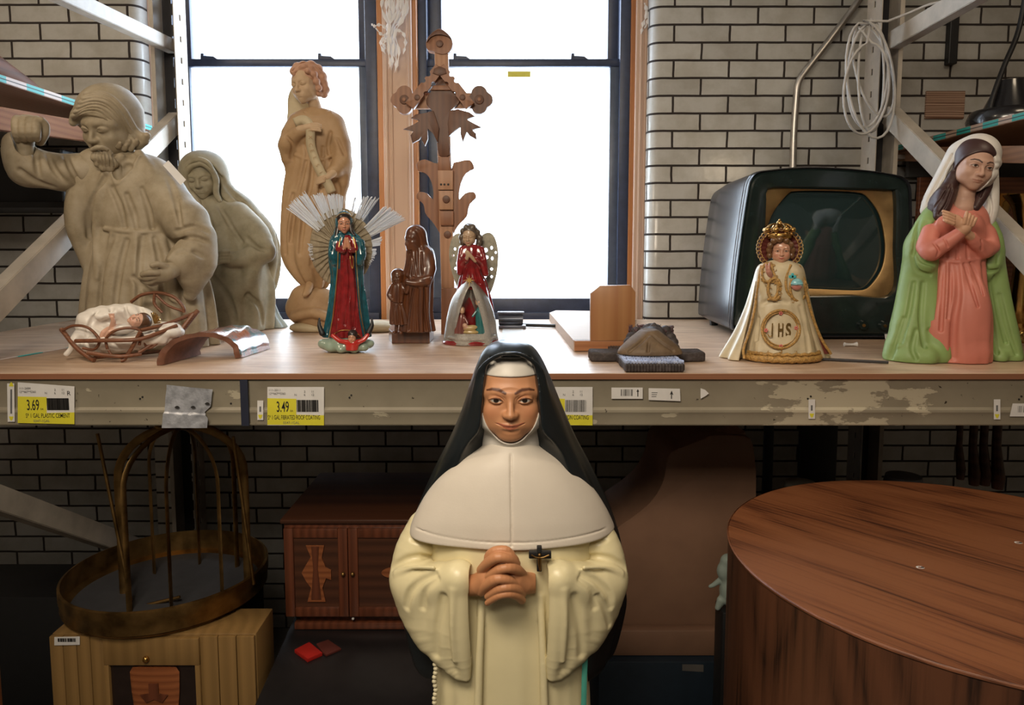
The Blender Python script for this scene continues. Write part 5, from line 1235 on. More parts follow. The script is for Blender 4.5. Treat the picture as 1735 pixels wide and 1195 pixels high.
# sleeves
def sleeve(q, name='sleeve'):
    c = 862
    U = (lambda u: u) if q < 0 else (lambda u: 2*c-u)
    g = Sculpt(NY, *sorted((U(640), U(826))), 880, 1180, -130, 60, 1.35)
    g.ch([(U(722), 896, 6, 34), (U(706), 935, -2, 38), (U(698), 972, -14, 36), (U(708), 1000, -36, 34)], 8, n=3)
    g.ch([(U(704), 985, -24, 36), (U(738), 985, -58, 31), (U(778), 978, -82, 27)], 14, n=2)
    g.ch([(U(777), 978, -84, 25), (U(780), 1050, -84, 21), (U(785), 1110, -82, 15), (U(790), 1146, -80, 8)], 10, n=3)
    g.ch([(U(748), 990, -64, 28), (U(752), 1060, -64, 26), (U(762), 1120, -66, 16), (U(775), 1142, -72, 9)], 16, n=3)
    g.ch([(U(716), 990, -40, 32), (U(722), 1050, -42, 30), (U(744), 1105, -54, 18)], 18, n=3)
    g.ch([(U(697), 985, -18, 32), (U(702), 1030, -22, 28), (U(724), 1082, -36, 20)], 18, n=3)
    # mouth of the sleeve
    g.ch([(U(808), 978, -86, 21), (U(810), 1050, -84, 17), (U(812), 1110, -82, 10), (U(814), 1140, -80, 5)], 2, 'sub', n=3)
    g.ch([(U(796), 984, -84, 17), (U(797), 1050, -83, 14), (U(800), 1105, -81, 8)], 2, 'sub', n=3)
    w_ = 1 if q < 0 else .9
    # creases running from the crook of the arm
    g.cut([(U(664), 962, -28, 3), (U(690), 948, -52, 4), (U(722), 944, -66, 4), (U(760), 952, -88, 3)], 9)
    g.cut([(U(688), 1030, -62, 4.5), (U(694), 1006, -68, 6), (U(712), 986, -80, 5), (U(738), 974, -92, 3)], 8)
    g.cut([(U(716), 1030, -76, 2.5), (U(722), 1000, -82, 3), (U(742), 982, -92, 2)], 8)
    g.cut([(U(738), 1110, -88, 3), (U(742), 1060, -92, 4), (U(752), 1010, -94, 2)], 12)
    g.cut([(U(700), 912, -30, 3), (U(730), 918, -52, 4), (U(752), 934, -70, 2)], 9)
    g.ch([(U(672), 972, -40, 3), (U(700), 962, -62, 3), (U(734), 962, -84, 3)], 8, n=3)
    g.ch([(U(768), 1000, -106, 3), (U(766), 1060, -104, 3), (U(770), 1120, -92, 2)], 9, n=3)
    if q > 0: g.cut([(U(690), 1060, -64, 3), (U(700), 1030, -72, 4), (U(712), 1010, -78, 2)], 8)
    return g.mesh(name, M['habit'], nun)
sleeve(-1); sleeve(1)
# clasped hands, fingers interlaced
g = Sculpt(NY, 788, 906, 910, 1045, -160, -50, .8)
g.ch([(798, 992, -78, 17), (812, 990, -92, 18), (826, 982, -100, 19)], 8, n=2)
g.ch([(900, 988, -78, 17), (886, 988, -92, 18), (872, 980, -100, 19)], 8, n=2)
g.ell((830, 978, -102), (17, 15, 27), 10).ell((868, 976, -102), (16, 15, 26), 10)
g.ell((848, 980, -104), (20, 12, 34), 8)
hand = g
for pts in ([(829, 962, -110, 8.0), (828, 944, -112, 7.6), (838, 934, -118, 7.2), (856, 932, -120, 6.6), (866, 938, -117, 5.8)],
            [(868, 964, -112, 7.8), (872, 950, -114, 7.4), (862, 942, -122, 7.0), (850, 944, -126, 6.2)]):
    g.ch(pts, 2.0, n=3)
for k, (v, s_, r) in enumerate(((950, 1, 8.2), (968, -1, 8.2), (986, 1, 8.4), (1001, -1, 7.6), (1012, -1, 6.8))):
    if s_ > 0: pts = [(816, v+16, -102, r), (826, v+5, -119, r), (842, v-5, -130, r), (858, v-4, -128, r*.92), (870, v+1, -119, r*.8), (876, v+5, -112, r*.7)]
    else: pts = [(884, v+5, -100, r), (876, v-2, -116, r), (862, v-6, -128, r), (846, v-3, -129, r*.92), (833, v+5, -121, r*.8), (826, v+10, -114, r*.7)]
    g.ch(pts, .8, n=3)
hands = g.mesh('clasped_hands', M['skin'], nun, (.52, .235, .11))
# crucifix tucked under the cape
m = MB(); yq = NY-.094
def crb(m, u0, v0, u1, v1, t): a = at(u0, v1, yq); b = at(u1, v0, yq); m.box((a[0], yq-t, a[2]), (b[0], yq+.006, b[2]), .0012)
crb(m, 909.5, 926, 918, 968, .003); crb(m, 896, 934.5, 934, 946, .003); cx_ = m.build('crucifix', M['black'], nun, 30)
m = MB(); P_ = lambda u, v: (at(u, v, yq)[0], yq-.006, at(u, v, yq)[2])
m.tube([P_(900, 938), P_(907, 942), P_(914, 943), P_(921, 942), P_(930, 938)], .0014, 8).tube([P_(914, 942), P_(914, 952), P_(915, 964)], [.0032, .0028, .0014], 8).ball(P_(914, 938), .0028, 10)
m.build('corpus', M['brass_dull'], cx_, 60)
# rosary beads and teal ribbon hanging at the hips
m = MB()
for i in range(34):
    v = 1126+i*7.2; d = -62-i*.35; p = at(737+1.3*math.sin(i*1.3), v, NY+d*NY/FPX); m.ball(tuple(p), .0042, 10, (1, 1, .9))
m.build('rosary', plain('ivory_beads', (.60, .54, .36), .35), nun, 60)
m = MB(); m.tube([tuple(at(u, v, NY+d*NY/FPX)) for u, v, d in ((992, 1100, -52), (990, 1150, -58), (989, 1195, -60), (990, 1400, -62))], .0045, 8, flat=.4, up=(0, 1, 0)); m.build('ribbon', plain('teal_ribbon', (.06, .30, .24), .5), nun, 60)
c_ = at(867, 1829, NY)
MB().lathe((c_[0], NY+.006, 0), [(0, 0), (.215, 0), (.215, .022), (.205, .030), (0, .030)], 40, sy=.72).build('statue_base', M['cape'], nun, 40)
# ---------------------------------------------------------------- large stone-coloured man with raised fist, shelf left
M['stone'] = stone('weathered_tan_plaster', (.19, .145, .085), (.29, .235, .155), (.36, .30, .215))
M['stone2'] = stone('greenish_tan_plaster', (.165, .14, .082), (.265, .23, .15), (.34, .30, .215))
JY = 2.06
jo = thing('man_statue', 'large stone-coloured statue of a bearded man with raised fist, leftmost on the shelf', 'statue', (at(250, 555, JY)[0], JY, SH))
g = Sculpt(JY, 90, 400, 235, 605, -125, 95, 1.25, floor=SH+.0005)
g.loft([(258, 208, 14, 34, 26), (275, 214, 12, 66, 38), (310, 222, 8, 82, 48), (350, 230, 4, 80, 50), (388, 240, 0, 70, 46), (392, 240, 0, 70, 46)], 0, cap=8)
g.loft([(390, 240, 0, 70, 46), (420, 244, 0, 82, 54), (470, 250, 2, 98, 66), (520, 253, 4, 106, 72), (605, 256, 6, 114, 76)], 6, folds=[(13, 1.6, 4.0, .5, .6), (22, 1.0, 1.5, 1.2, -.8)], cap=3)
g.ridge([(178, 388, 4), (205, 392, 4), (240, 394, 4), (275, 392, 4), (298, 386, 4)], 2)
# cloak edge down the left side and across the shoulders
g.ch([(160, 278, 0, 26), (140, 330, -6, 24), (134, 380, -6, 21), (146, 425, -4, 16), (158, 470, 0, 12), (162, 530, 0, 10)], 8, n=3)
g.ridge([(205, 268, 8), (178, 300, 8), (168, 345, 8), (164, 400, 7), (168, 470, 6)], 5)
g.ridge([(236, 262, 8), (256, 295, 9), (270, 345, 9), (288, 392, 7)], 5)
# right shoulder, elbow and hanging sleeve
g.ch([(252, 302, 6, 31), (284, 336, -10, 33), (314, 376, -28, 34)], 14, n=3)
g.ch([(318, 376, -34, 33), (332, 410, -46, 26), (305, 446, -70, 22)], 12, n=3)
g.ch([(342, 405, -40, 22), (346, 445, -42, 20), (330, 480, -48, 15), (322, 500, -48, 10)], 12, n=3)
g.ch([(318, 440, -62, 22), (322, 470, -56, 18)], 12)
for pts in ([(300, 392, -62, 3), (330, 384, -68, 3), (356, 392, -56, 3)], [(296, 412, -70, 3), (328, 402, -74, 3), (358, 412, -56, 3)], [(292, 430, -80, 3), (322, 424, -78, 3), (350, 436, -58, 3)]): g.cut([(p[0]-2, p[1], p[3]) for p in pts], 5, pen=.8)
g.ridge([(288, 440, 5), (300, 428, 5), (322, 424, 5)], 4)
# folds on the tunic and cloak
for pts in ([(190, 318, -40, 3), (204, 350, -48, 4), (212, 384, -48, 2)], [(215, 330, -48, 3), (226, 360, -52, 4), (232, 386, -50, 2)], [(240, 320, -50, 2), (252, 355, -54, 4), (258, 386, -50, 2)],
            [(286, 300, -34, 3), (300, 345, -48, 4), (306, 380, -56, 2)], [(176, 300, -34, 4), (152, 350, -30, 4), (150, 400, -26, 3)],
            [(214, 408, -56, 4), (204, 450, -64, 5), (196, 510, -70, 4), (194, 556, -74, 3)], [(240, 404, -58, 3), (236, 460, -70, 5), (232, 550, -78, 5)], [(262, 404, -56, 3), (272, 450, -68, 5), (282, 540, -76, 5)], [(190, 402, -46, 3), (176, 450, -54, 4), (168, 520, -58, 4)],
            [(225, 470, -78, 3), (260, 500, -78, 4), (300, 520, -70, 3)]): g.cut(pts, 6)
# neckline
g.ridge([(190, 292, 3), (198, 312, 3), (212, 302, 3), (226, 284, 3), (236, 266, 3)], 2); g.cut([(198, 285, 8), (202, 298, 7), (216, 282, 8)], 4)
g.mesh('robe', M['stone'], jo)
# raised arm
g = Sculpt(JY, 2, 170, 205, 350, -95, 50, 1.25)
g.ch([(150, 292, 0, 32), (112, 293, -14, 31), (78, 288, -26, 30), (50, 282, -34, 30)], 8, n=3)
g.ch([(48, 284, -34, 30), (32, 262, -38, 24), (30, 246, -40, 22)], 12, n=3)
for pts in ([(64, 246, -46, 3), (62, 270, -62, 4), (66, 300, -62, 3)], [(82, 262, -50, 3), (92, 286, -58, 4), (110, 310, -48, 3)], [(110, 262, -34, 3), (122, 290, -44, 4), (140, 318, -34, 3)], [(34, 288, -66, 3), (58, 306, -60, 4), (90, 318, -48, 3)]): g.cut(pts, 6)
g.cut([(40, 226, -44, 17), (42, 246, -46, 15), (44, 262, -50, 10)], 4)
g.mesh('raised_sleeve', M['stone'], jo)
g = Sculpt(JY, 10, 95, 185, 290, -100, 10, 1.0)
g.ch([(46, 276, -44, 11), (44, 255, -46, 11), (42, 238, -48, 14)], 8, n=2).ell((48, 216, -46), (25, 19, 20), 8)
for i, (u, s_) in enumerate(((30, 8.4), (41, 8.6), (52, 8.4), (62, 7.6))): g.ch([(u, 204, -52, s_), (u-1, 208, -66, s_), (u-1, 224, -72, s_*.95), (u, 234, -64, s_*.8)], 1.5, n=3)
g.ch([(68, 240, -48, 7), (75, 226, -52, 7.5), (76, 212, -56, 6.5), (70, 204, -62, 5.5)], 3, n=3)
g.mesh('fist', M['stone'], jo)
g = Sculpt(JY, 225, 330, 425, 500, -135, -40, 1.0)
g.ch([(312, 452, -66, 12), (296, 456, -84, 12), (284, 460, -94, 14)], 6, n=2).ell((272, 464, -98), (18, 9, 14), 6)
for pts in ([(268, 462, -108, 5.2), (254, 462, -114, 5), (242, 465, -112, 4.4)], [(266, 467, -104, 5.2), (250, 471, -108, 5), (238, 470, -106, 4.4)], [(266, 472, -100, 5.2), (252, 478, -102, 5), (242, 475, -98, 4.4)], [(272, 474, -92, 5), (258, 481, -94, 4.6), (250, 478, -90, 4)], [(280, 452, -104, 5), (268, 448, -112, 5), (258, 450, -116, 4.2)]): g.ch(pts, 2, n=3)
g.mesh('open_hand', M['stone'], jo)
# head, hair and beard
g = Sculpt(JY, 105, 235, 150, 300, -80, 70, 1.0)
g.head((186, 212, -6), 106, (20, 4, -14), jaw=1.1, closed=True)
g.ch([(200, 256, 10, 24), (208, 285, 14, 26)], 8)
g.mesh('head', M['stone'], jo)
g = Sculpt(JY, 98, 262, 140, 300, -95, 85, 1.0)
g.head((182, 211, 0), 116, (20, 4, -14), detail=False, nose=.7).haircap(.05, .17, 1.0)
g.ch([(208, 200, 14, 32), (222, 226, 14, 22), (236, 240, 8, 10)], 12, n=2)
for i in range(13):          # locks combed back from the parting
    f = i/12; r = 3.4+1.2*((i*7) % 3)/2
    P_ = [(118+f*26, 205-f*46, r*.8), (140+f*24, 190-f*33, r), (166+f*22, 190-f*26, r), (190+f*20, 210-f*24, r*1.1), (205+f*22, 234-f*20, r), (214+f*28, 250-f*18, r*.7)]
    if i % 2 == 0: g.ridge(P_, 1.0, n=6, h=.75)
    else: g.cut([(p[0], p[1], p[2]*.75) for p in P_], 1.0, n=6, pen=.95)
for (u, v, d) in ((238, 238, 6), (244, 235, 0), (233, 248, 2), (222, 253, -6), (210, 252, -14), (229, 243, -8), (200, 248, -22), (216, 244, -12)): g.ch([(u-8, v-8, d-2, 5), (u, v, d-2, 5), (u+3, v-5, d-5, 3.5)], 2.5, n=2)
g.ch([(128, 194, -22, 7), (124, 208, -22, 6)], 8, n=2)
g.ch([(212, 232, 2, 9), (230, 246, 4, 8), (246, 240, 0, 6)], 5, n=3).ch([(214, 220, 0, 9), (236, 232, 2, 8), (250, 230, -2, 5)], 5, n=3)
g.mesh('hair', M['stone'], jo)
g = Sculpt(JY, 135, 230, 225, 310, -100, 15, 1.0)
g.ell((172, 266, -40), (20, 13, 12), 0, R=(0, 10, -30)).ell((182, 276, -36), (15, 12, 11), 8).ell((199, 250, -8), (8, 14, 12), 8)
g.ch([(156, 254, -52, 3.5), (166, 250, -56, 4), (178, 252, -50, 4), (188, 260, -42, 4)], 3, n=3)
for i in range(8):
    u = 154+i*6; g.cut([(u, 256, 1.3), (u+2, 268, 1.7), (u+5, 284, 1.7)], 1.6, n=5)
for (u, v, d) in ((166, 278, -42), (175, 285, -40), (186, 286, -36), (195, 278, -30), (160, 268, -46)): g.ell((u, v, d), (6, 6, 6), 3)
g.mesh('beard', M['stone'], jo)
stp = MB(); a = g.P((278, 277, -26)) if False else at(278, 277, JY-.075); b_ = at(311, 311, JY-.10)
m = MB(); m.prism([tuple(at(276, 280, JY-.068)), tuple(at(283, 274, JY-.060)), tuple(at(313, 307, JY-.088)), tuple(at(306, 314, JY-.096))], (.002, .004, .004)); m.build('paper_tag', M['white_paper'], jo)
# ---------------------------------------------------------------- kneeling veiled woman, stone-coloured
KY = 2.46
kn = thing('woman_statue', 'stone-coloured statue of a veiled kneeling woman, second from the left on the shelf', 'statue', (at(400, 555, KY)[0], KY, SH))
g = Sculpt(KY, 285, 495, 315, 575, -95, 60, 1.15, floor=SH+.0005)
g.loft([(330, 352, 8, 18, 16), (344, 358, 6, 36, 26), (365, 366, 4, 50, 36), (400, 376, 0, 56, 42), (440, 388, 0, 62, 46), (490, 392, 2, 68, 52), (560, 392, 4, 66, 54)], 0, folds=[(9, 1, 3.5, .4, 1), (15, .5, 1.6, 0, -1)], cap=6)
g.ch([(402, 366, 0, 24), (432, 398, -10, 24), (446, 426, -22, 19)], 10, n=3).ch([(446, 426, -24, 18), (418, 436, -42, 15), (392, 440, -52, 12)], 8, n=2)
g.ch([(430, 440, -30, 16), (424, 470, -34, 14), (412, 492, -34, 8)], 8, n=3)
for pts in ([(330, 400, -40, 3), (345, 440, -50, 4), (345, 480, -50, 3)], [(360, 470, -54, 4), (385, 500, -56, 5), (400, 545, -56, 4)], [(352, 360, -34, 2), (360, 390, -42, 3), (356, 410, -44, 2)], [(420, 405, -36, 3), (436, 420, -42, 3), (452, 424, -36, 2)], [(372, 350, -26, 3), (392, 384, -40, 3), (410, 410, -46, 2)],
            [(340, 500, -56, 4), (350, 530, -58, 4), (352, 560, -58, 3)], [(420, 500, -40, 4), (440, 520, -36, 4), (446, 550, -34, 3)]): g.cut(pts, 5)
g.mesh('gown', M['stone2'], kn)
g = Sculpt(KY, 288, 492, 242, 540, -60, 75, 1.15)
g.ell((344, 292, 6), (37, 41, 36), 0, R=(0, 20, -15)).ch([(352, 290, 12, 30), (372, 325, 16, 24), (404, 358, 20, 26)], 10, n=3)
g.ch([(400, 358, 24, 28), (436, 392, 26, 27), (454, 430, 22, 22), (452, 480, 16, 18), (436, 512, 10, 13)], 12, n=3)
g.ch([(440, 500, 4, 14), (412, 516, -10, 12)], 8)
g.ell((338, 312, -36), (26, 42, 40), 4, 'sub', R=(12, 0, -20))
g.ch([(312, 292, -26, 4), (322, 276, -34, 4), (336, 270, -37, 4), (352, 276, -34, 4), (362, 292, -24, 4)], 4, n=3)
for pts in ([(368, 292, -10, 2), (392, 326, -6, 3), (430, 364, -4, 3)], [(356, 300, -18, 2), (376, 340, -12, 3), (392, 352, -10, 2)], [(430, 440, -2, 3), (446, 470, -2, 3), (440, 505, -4, 3)], [(470, 400, 8, 2), (474, 440, 6, 3), (466, 480, 4, 2)]): g.cut(pts, 6)
g.mesh('veil', M['stone2'], kn)
g = Sculpt(KY, 295, 385, 255, 360, -60, 45, .85)
g.head((343, 299, -6), 68, (18, -6, 2), closed=True); g.ch([(352, 326, 8, 14), (356, 348, 8, 17)], 6)
g.mesh('head', M['stone2'], kn)
g = Sculpt(KY, 295, 385, 255, 350, -60, 45, .9)
for pts in ([(338, 277, -34, 4), (322, 284, -32, 5), (315, 302, -24, 5), (322, 324, -18, 5), (334, 340, -18, 5), (340, 352, -22, 4)], [(340, 276, -34, 4), (356, 286, -28, 5), (366, 304, -18, 5), (366, 326, -12, 5), (372, 340, -12, 4)]): g.ch(pts, 4, n=4)
g.mesh('hair', M['stone2'], kn)
g = Sculpt(KY, 350, 420, 405, 465, -90, -25, .85)
g.ch([(404, 438, -48, 9), (390, 436, -56, 9)], 4).ell((380, 434, -58), (12, 10, 10), 4)
for i in range(4): g.ch([(386, 427+i*5.2, -64, 3.6), (374, 428+i*5.2, -68, 3.5), (366, 432+i*5, -62, 3)], 1.2, n=3)
g.mesh('hands', M['stone2'], kn)
# pale blue folded cloth showing under her cloak
g = Sculpt(KY+.06, 430, 490, 508, 570, -30, 30, 1.0, floor=SH+.0005)
g.loft([(512, 452, 0, 12, 12), (535, 456, 0, 17, 14), (552, 462, 0, 22, 16), (566, 464, 0, 25, 18)], 0, folds=[(7, 1, 2.5, 0, 1)], cap=3)
tag(g.mesh('folded_cloth', painted('pale_blue_plaster', .5, var=.25), None, (.36, .42, .42)), 'small pale blue draped piece beside the kneeling stone-coloured woman', 'cloth')
# ---------------------------------------------------------------- tall carved angel with a scroll
AY = 2.42
M['limewood'] = stone('tan_carved_wood', (.26, .145, .065), (.37, .23, .115), (.45, .30, .165), 7)
M['pinkwood'] = stone('pinkish_carved_hair', (.36, .18, .11), (.46, .25, .16), (.52, .30, .20), 9)
M['tanface'] = stone('tan_carved_flesh', (.40, .26, .14), (.48, .33, .20), (.54, .38, .24), 7)
M['palewood'] = stone('pale_carved_wood', (.38, .29, .17), (.47, .38, .24), (.54, .45, .30), 7)
an = thing('angel_statue', 'tall tan carved angel holding a lettered scroll before the left window', 'statue', (at(560, 560, AY)[0], AY, SH))
g = Sculpt(AY, 462, 606, 180, 500, -65, 50, 1.0)
g.loft([(182, 533, 0, 13, 10), (190, 536, 0, 30, 16), (204, 538, 0, 41, 22), (232, 538, 0, 42, 26), (262, 534, 0, 42, 27), (310, 532, 0, 49, 29), (350, 530, 0, 51, 30), (400, 526, 0, 49, 30), (440, 522, 2, 42, 28), (470, 528, 4, 30, 22), (490, 534, 6, 16, 14)], 0, folds=[(7, .2, 2.6, .3, 1.2), (13, .1, 1.2, 0, -1)], cap=5)
g.ch([(504, 208, -6, 15), (492, 228, -14, 15), (488, 244, -20, 13)], 8, n=2).ch([(486, 244, -20, 12), (504, 226, -28, 10), (518, 220, -32, 8)], 6, n=2).ch([(484, 250, -16, 11), (486, 270, -14, 9), (490, 284, -10, 5)], 8)
g.ch([(566, 212, -2, 16), (578, 244, -10, 16), (580, 270, -16, 15)], 8, n=2).ch([(580, 274, -18, 14), (570, 288, -26, 12), (560, 294, -30, 9)], 6, n=2).ch([(584, 282, -12, 12), (582, 312, -8, 10), (578, 336, -4, 5)], 8)
g.cut([(562, 300, 4), (572, 314, 4), (574, 332, 3)], 4)
for pts in ([(515, 245, 2), (520, 262, 2.4), (512, 300, 3), (500, 350, 3), (492, 410, 3)], [(530, 250, 2), (528, 300, 3), (516, 360, 3.4), (508, 430, 3)], [(548, 250, 2), (545, 310, 3), (535, 380, 3.5), (528, 450, 3)], [(560, 225, 2), (556, 250, 2), (560, 270, 2)], [(566, 320, 3), (556, 370, 3), (546, 440, 3)], [(496, 330, 2.5), (484, 380, 3), (484, 430, 2.5)], [(486, 232, 2), (496, 246, 2.4), (494, 268, 2)], [(572, 236, 2), (584, 262, 2.2)]): g.cut(pts, 4)
g.ridge([(516, 190, 2), (530, 197, 2.2), (548, 196, 2.2), (560, 190, 2)], 2)
g.ridge([(500, 262, 2.2), (520, 270, 2.4), (548, 270, 2.4), (566, 262, 2.2)], 2)
g.mesh('robe', M['limewood'], an)
g = Sculpt(AY, 484, 565, 100, 200, -45, 45, .7)
g.head((519, 143, -2), 62, (10, -4, -24), closed=True); g.ch([(530, 166, 6, 9), (536, 190, 4, 11)], 5)
g.mesh('head', M['tanface'], an)
g = Sculpt(AY, 484, 565, 100, 180, -45, 45, .7)
g.head((521, 142, 2), 64, (10, -4, -24), detail=False, nose=.7).haircap(.03, .16, 1.0)
for (u, v, d, r) in ((498, 121, -18, 7), (504, 114, -14, 8), (514, 112, -18, 8), (527, 112, -12, 9), (538, 118, -6, 9), (545, 130, 0, 9), (548, 142, 4, 8), (552, 152, 2, 7), (549, 160, -2, 6.5), (541, 158, -8, 6), (532, 126, -22, 6), (536, 138, -22, 6), (540, 149, -18, 5.5), (521, 120, -26, 5)): g.ell((u, v, d), (r, r*.9, r), 4)
for pts in ([(496, 120, 1.2), (510, 108, 1.4), (530, 108, 1.4), (546, 122, 1.4)], [(502, 124, 1.2), (518, 116, 1.4), (534, 122, 1.4), (544, 140, 1.3), (546, 156, 1.2)], [(520, 124, 1.2), (530, 134, 1.3), (536, 150, 1.2)]): g.cut(pts, 2)
g.mesh('hair', M['pinkwood'], an)
g = Sculpt(AY, 478, 530, 138, 290, 5, 50, .9)
g.ell((506, 178, 24), (19, 5, 34), 0).ell((500, 230, 24), (16, 6, 40), 10)
g.mesh('wing', M['palewood'], an)
g = Sculpt(AY, 498, 590, 195, 320, -65, -5, .7)
g.ch([(508, 220, -32, 7), (518, 217, -36, 6)], 3).ell((526, 215, -38), (9, 5, 6), 3)
for i in range(4): g.ch([(528, 210+i*3.4, -41, 2.3), (538, 210+i*3.6, -42, 2.1), (543, 212+i*3.4, -41, 1.8)], .6, n=2)
g.mesh('hand', M['tanface'], an)
g = Sculpt(AY, 530, 590, 280, 320, -65, -5, .7)
g.ch([(566, 292, -32, 7), (558, 298, -38, 6)], 3).ell((551, 301, -40), (8, 5, 6), 3)
for i in range(4): g.ch([(550, 298+i*3, -43, 2.2), (541, 301+i*3, -43, 2.0), (537, 304+i*2.6, -41, 1.8)], .6, n=2)
g.mesh('hand', M['tanface'], an)
sc_pts = smoothpath([(499, 208, -32), (512, 203, -36), (522, 208, -39), (526, 222, -41), (526, 240, -38), (529, 256, -38), (536, 276, -40), (546, 296, -44), (556, 312, -41), (562, 326, -38)], 5)
m = MB(); L = []
for i, p in enumerate(sc_pts):
    q = sc_pts[min(i+1, len(sc_pts)-1)]; o = sc_pts[max(i-1, 0)]; t = q-o; nn = np.array([-t[1], t[0]]); nn = nn/np.linalg.norm(nn)*7.5
    L.append([tuple(at(p[0]+s_*nn[0], p[1]+s_*nn[1], AY+(p[2]+(1.2 if abs(s_) == 1 else 0))*AY/FPX)) for s_ in (-1, 0, 1)])
V = [[m.bm.verts.new(q) for q in r] for r in L]
for A, B in zip(V, V[1:]):
    for k in range(2): m.bm.faces.new((A[k], A[k+1], B[k+1], B[k]))
scr_ = m.build('scroll', M['palewood'], an, 60, solid=.004)
for i, chx in enumerate('EXCELSIS'):
    t = .36+.5*i/7; j = int(t*(len(sc_pts)-2)); p = sc_pts[j]; q = sc_pts[j+1]; ang = math.atan2(-(q[1]-p[1]), q[0]-p[0])
    o = text_obj(chx, M['limewood'], scr_, p[0], p[1], AY+(p[2]-3)*AY/FPX, 6.5, 'carved_letter')
    me = o.data; c_ = np.array([v.co for v in me.vertices]).mean(0); base = at(p[0], p[1], AY+(p[2]-3)*AY/FPX)-np.array(wloc(scr_))
    R = Matrix.Rotation(-ang, 3, 'Y')
    for v in me.vertices: v.co = R @ (v.co-Vector(c_))+Vector(base)
g = Sculpt(AY, 478, 600, 455, 580, -60, 60, 1.0, floor=SH+.0005)
g.ell((534, 522, 4), (50, 34, 36), 0).ell((560, 540, 4), (46, 34, 26), 14).ell((516, 500, -4), (22, 18, 18), 10).ch([(500, 536, -26, 8), (530, 530, -34, 8), (560, 540, -34, 8)], 6, n=2)
g.ch([(524, 484, -20, 7), (520, 494, -28, 6), (516, 500, -34, 4)], 3, n=2)
g.mesh('rock_base', M['limewood'], an)
g = Sculpt(AY, 480, 690, 535, 585, -60, 50, 1.1, floor=SH+.0005)
g.ell((582, 556, 0), (92, 34, 10), 0).ell((520, 554, -10), (28, 20, 9), 6).ell((640, 554, -6), (32, 26, 11), 6)
g.mesh('base_plate', M['palewood'], an)
# ---------------------------------------------------------------- small painted virgin figure with a fan of clear bristles
GY = 1.94
gl = dict(coat=.8, var=.06)
M['gloss_blue'] = plain('glossy_teal_blue', (.012, .085, .115), .22, coat=.7, var=.35, scale=60)
M['gloss_red'] = plain('glossy_deep_red', (.20, .012, .014), .2, coat=.8, var=.3, scale=60)
M['gold'] = metal('gold_paint', (.70, .46, .16), .3)
M['small_skin'] = painted('small_figure_skin', .35, coat=.3, var=.05)
M['black_hair'] = plain('black_brown_hair', (.02, .012, .01), .35, coat=.2)
gu = thing('virgin_figurine', 'small glossy virgin figurine in red gown and blue cloak with clear bristle rays', 'figurine', (at(585, 597, GY)[0], GY, SH))
g = Sculpt(GY, 540, 632, 345, 580, -40, 40, .8)
g.loft([(394, 586, 4, 14, 12), (402, 586, 3, 25, 16), (420, 587, 2, 29, 18), (440, 587, 2, 29, 18), (470, 588, 4, 26, 16), (500, 588, 4, 29, 17), (535, 588, 4, 33, 18), (572, 588, 4, 38, 18)], 0, folds=[(8, .5, 2.0, 0, 3), (13, .3, 1, 1, -2)], cap=3)
g.ell((583, 377, 3), (15, 14, 20), 4).ch([(575, 390, 4, 8), (572, 400, 4, 8)], 4).ch([(591, 390, 4, 8), (596, 400, 4, 8)], 4)
g.ell((583, 384, -14), (8.5, 16, 15), 2, 'sub')
g.loft([(398, 587, -22, 7, 16), (420, 587, -22, 11, 20), (450, 588, -22, 14, 20), (500, 588, -22, 18, 22), (576, 589, -22, 24, 22)], 1.5, 'sub', cap=2)
for q in (-1, 1):
    g.ch([(588+q*22, 412, -6, 8), (588+q*24, 432, -12, 8), (588+q*21, 445, -12, 6)], 4, n=2); g.cut([(588+q*26, 420, 1.4), (588+q*28, 470, 1.6), (588+q*27, 520, 1.8), (588+q*33, 565, 1.8)], 3)
g.mesh('blue_cloak', M['gloss_blue'], gu)
g = Sculpt(GY, 558, 622, 392, 585, -40, 22, .8)
g.loft([(398, 587, 0, 10, 9), (410, 587, -2, 14, 12), (430, 588, -3, 14, 13), (455, 588, -3, 15, 14), (500, 588, -4, 20, 16), (540, 588, -4, 24, 17), (572, 589, -4, 28, 18)], 0, folds=[(9, .3, 1.6, 0, 2), (14, .2, .8, 1, -2)], cap=3)
for q in (-1, 1): g.ch([(588+q*12, 408, -6, 6), (588+q*14, 422, -14, 6), (588+q*6, 424, -22, 5)], 3, n=2)
for pts in ([(580, 445, 1.4), (576, 490, 1.6), (574, 540, 1.8)], [(590, 440, 1.4), (592, 490, 1.8), (584, 550, 1.8)], [(600, 450, 1.2), (604, 500, 1.6), (600, 555, 1.8)]): g.cut(pts, 2.4)
g.mesh('red_gown', M['gloss_red'], gu)
g = Sculpt(GY, 566, 602, 352, 432, -45, 20, .5)
g.head((583, 378, -1), 33, (8, 0, 14)); g.ch([(584, 390, 2, 4.6), (585, 401, 0, 5.5)], 2)
g.face_paint(lip=(.35, .06, .05), eye=True, white=(.45, .38, .3))
g.mesh('face', M['small_skin'], gu, (.50, .23, .14))
g = Sculpt(GY, 564, 604, 352, 412, -35, 25, .55)
g.head((583, 377, 1), 35, (8, 0, 14), detail=False, nose=.6).haircap(.02, .20, 1.3); g.ch([(573, 380, 0, 4), (572, 392, -3, 4), (570, 400, -6, 3)], 2, n=2).ch([(594, 380, 0, 4), (595, 392, -3, 4), (600, 399, -6, 3)], 2, n=2)
g.mesh('hair', M['black_hair'], gu)
g = Sculpt(GY, 575, 603, 398, 434, -45, -8, .45)
for q in (-1, 1): g.ch([(588+q*7, 426, -20, 3.2), (588+q*3.2, 418, -25, 3.2), (587+q*1.8, 404, -27, 1.8)], 1.2, n=2)
g.mesh('praying_hands', M['small_skin'], gu, (.50, .23, .14))
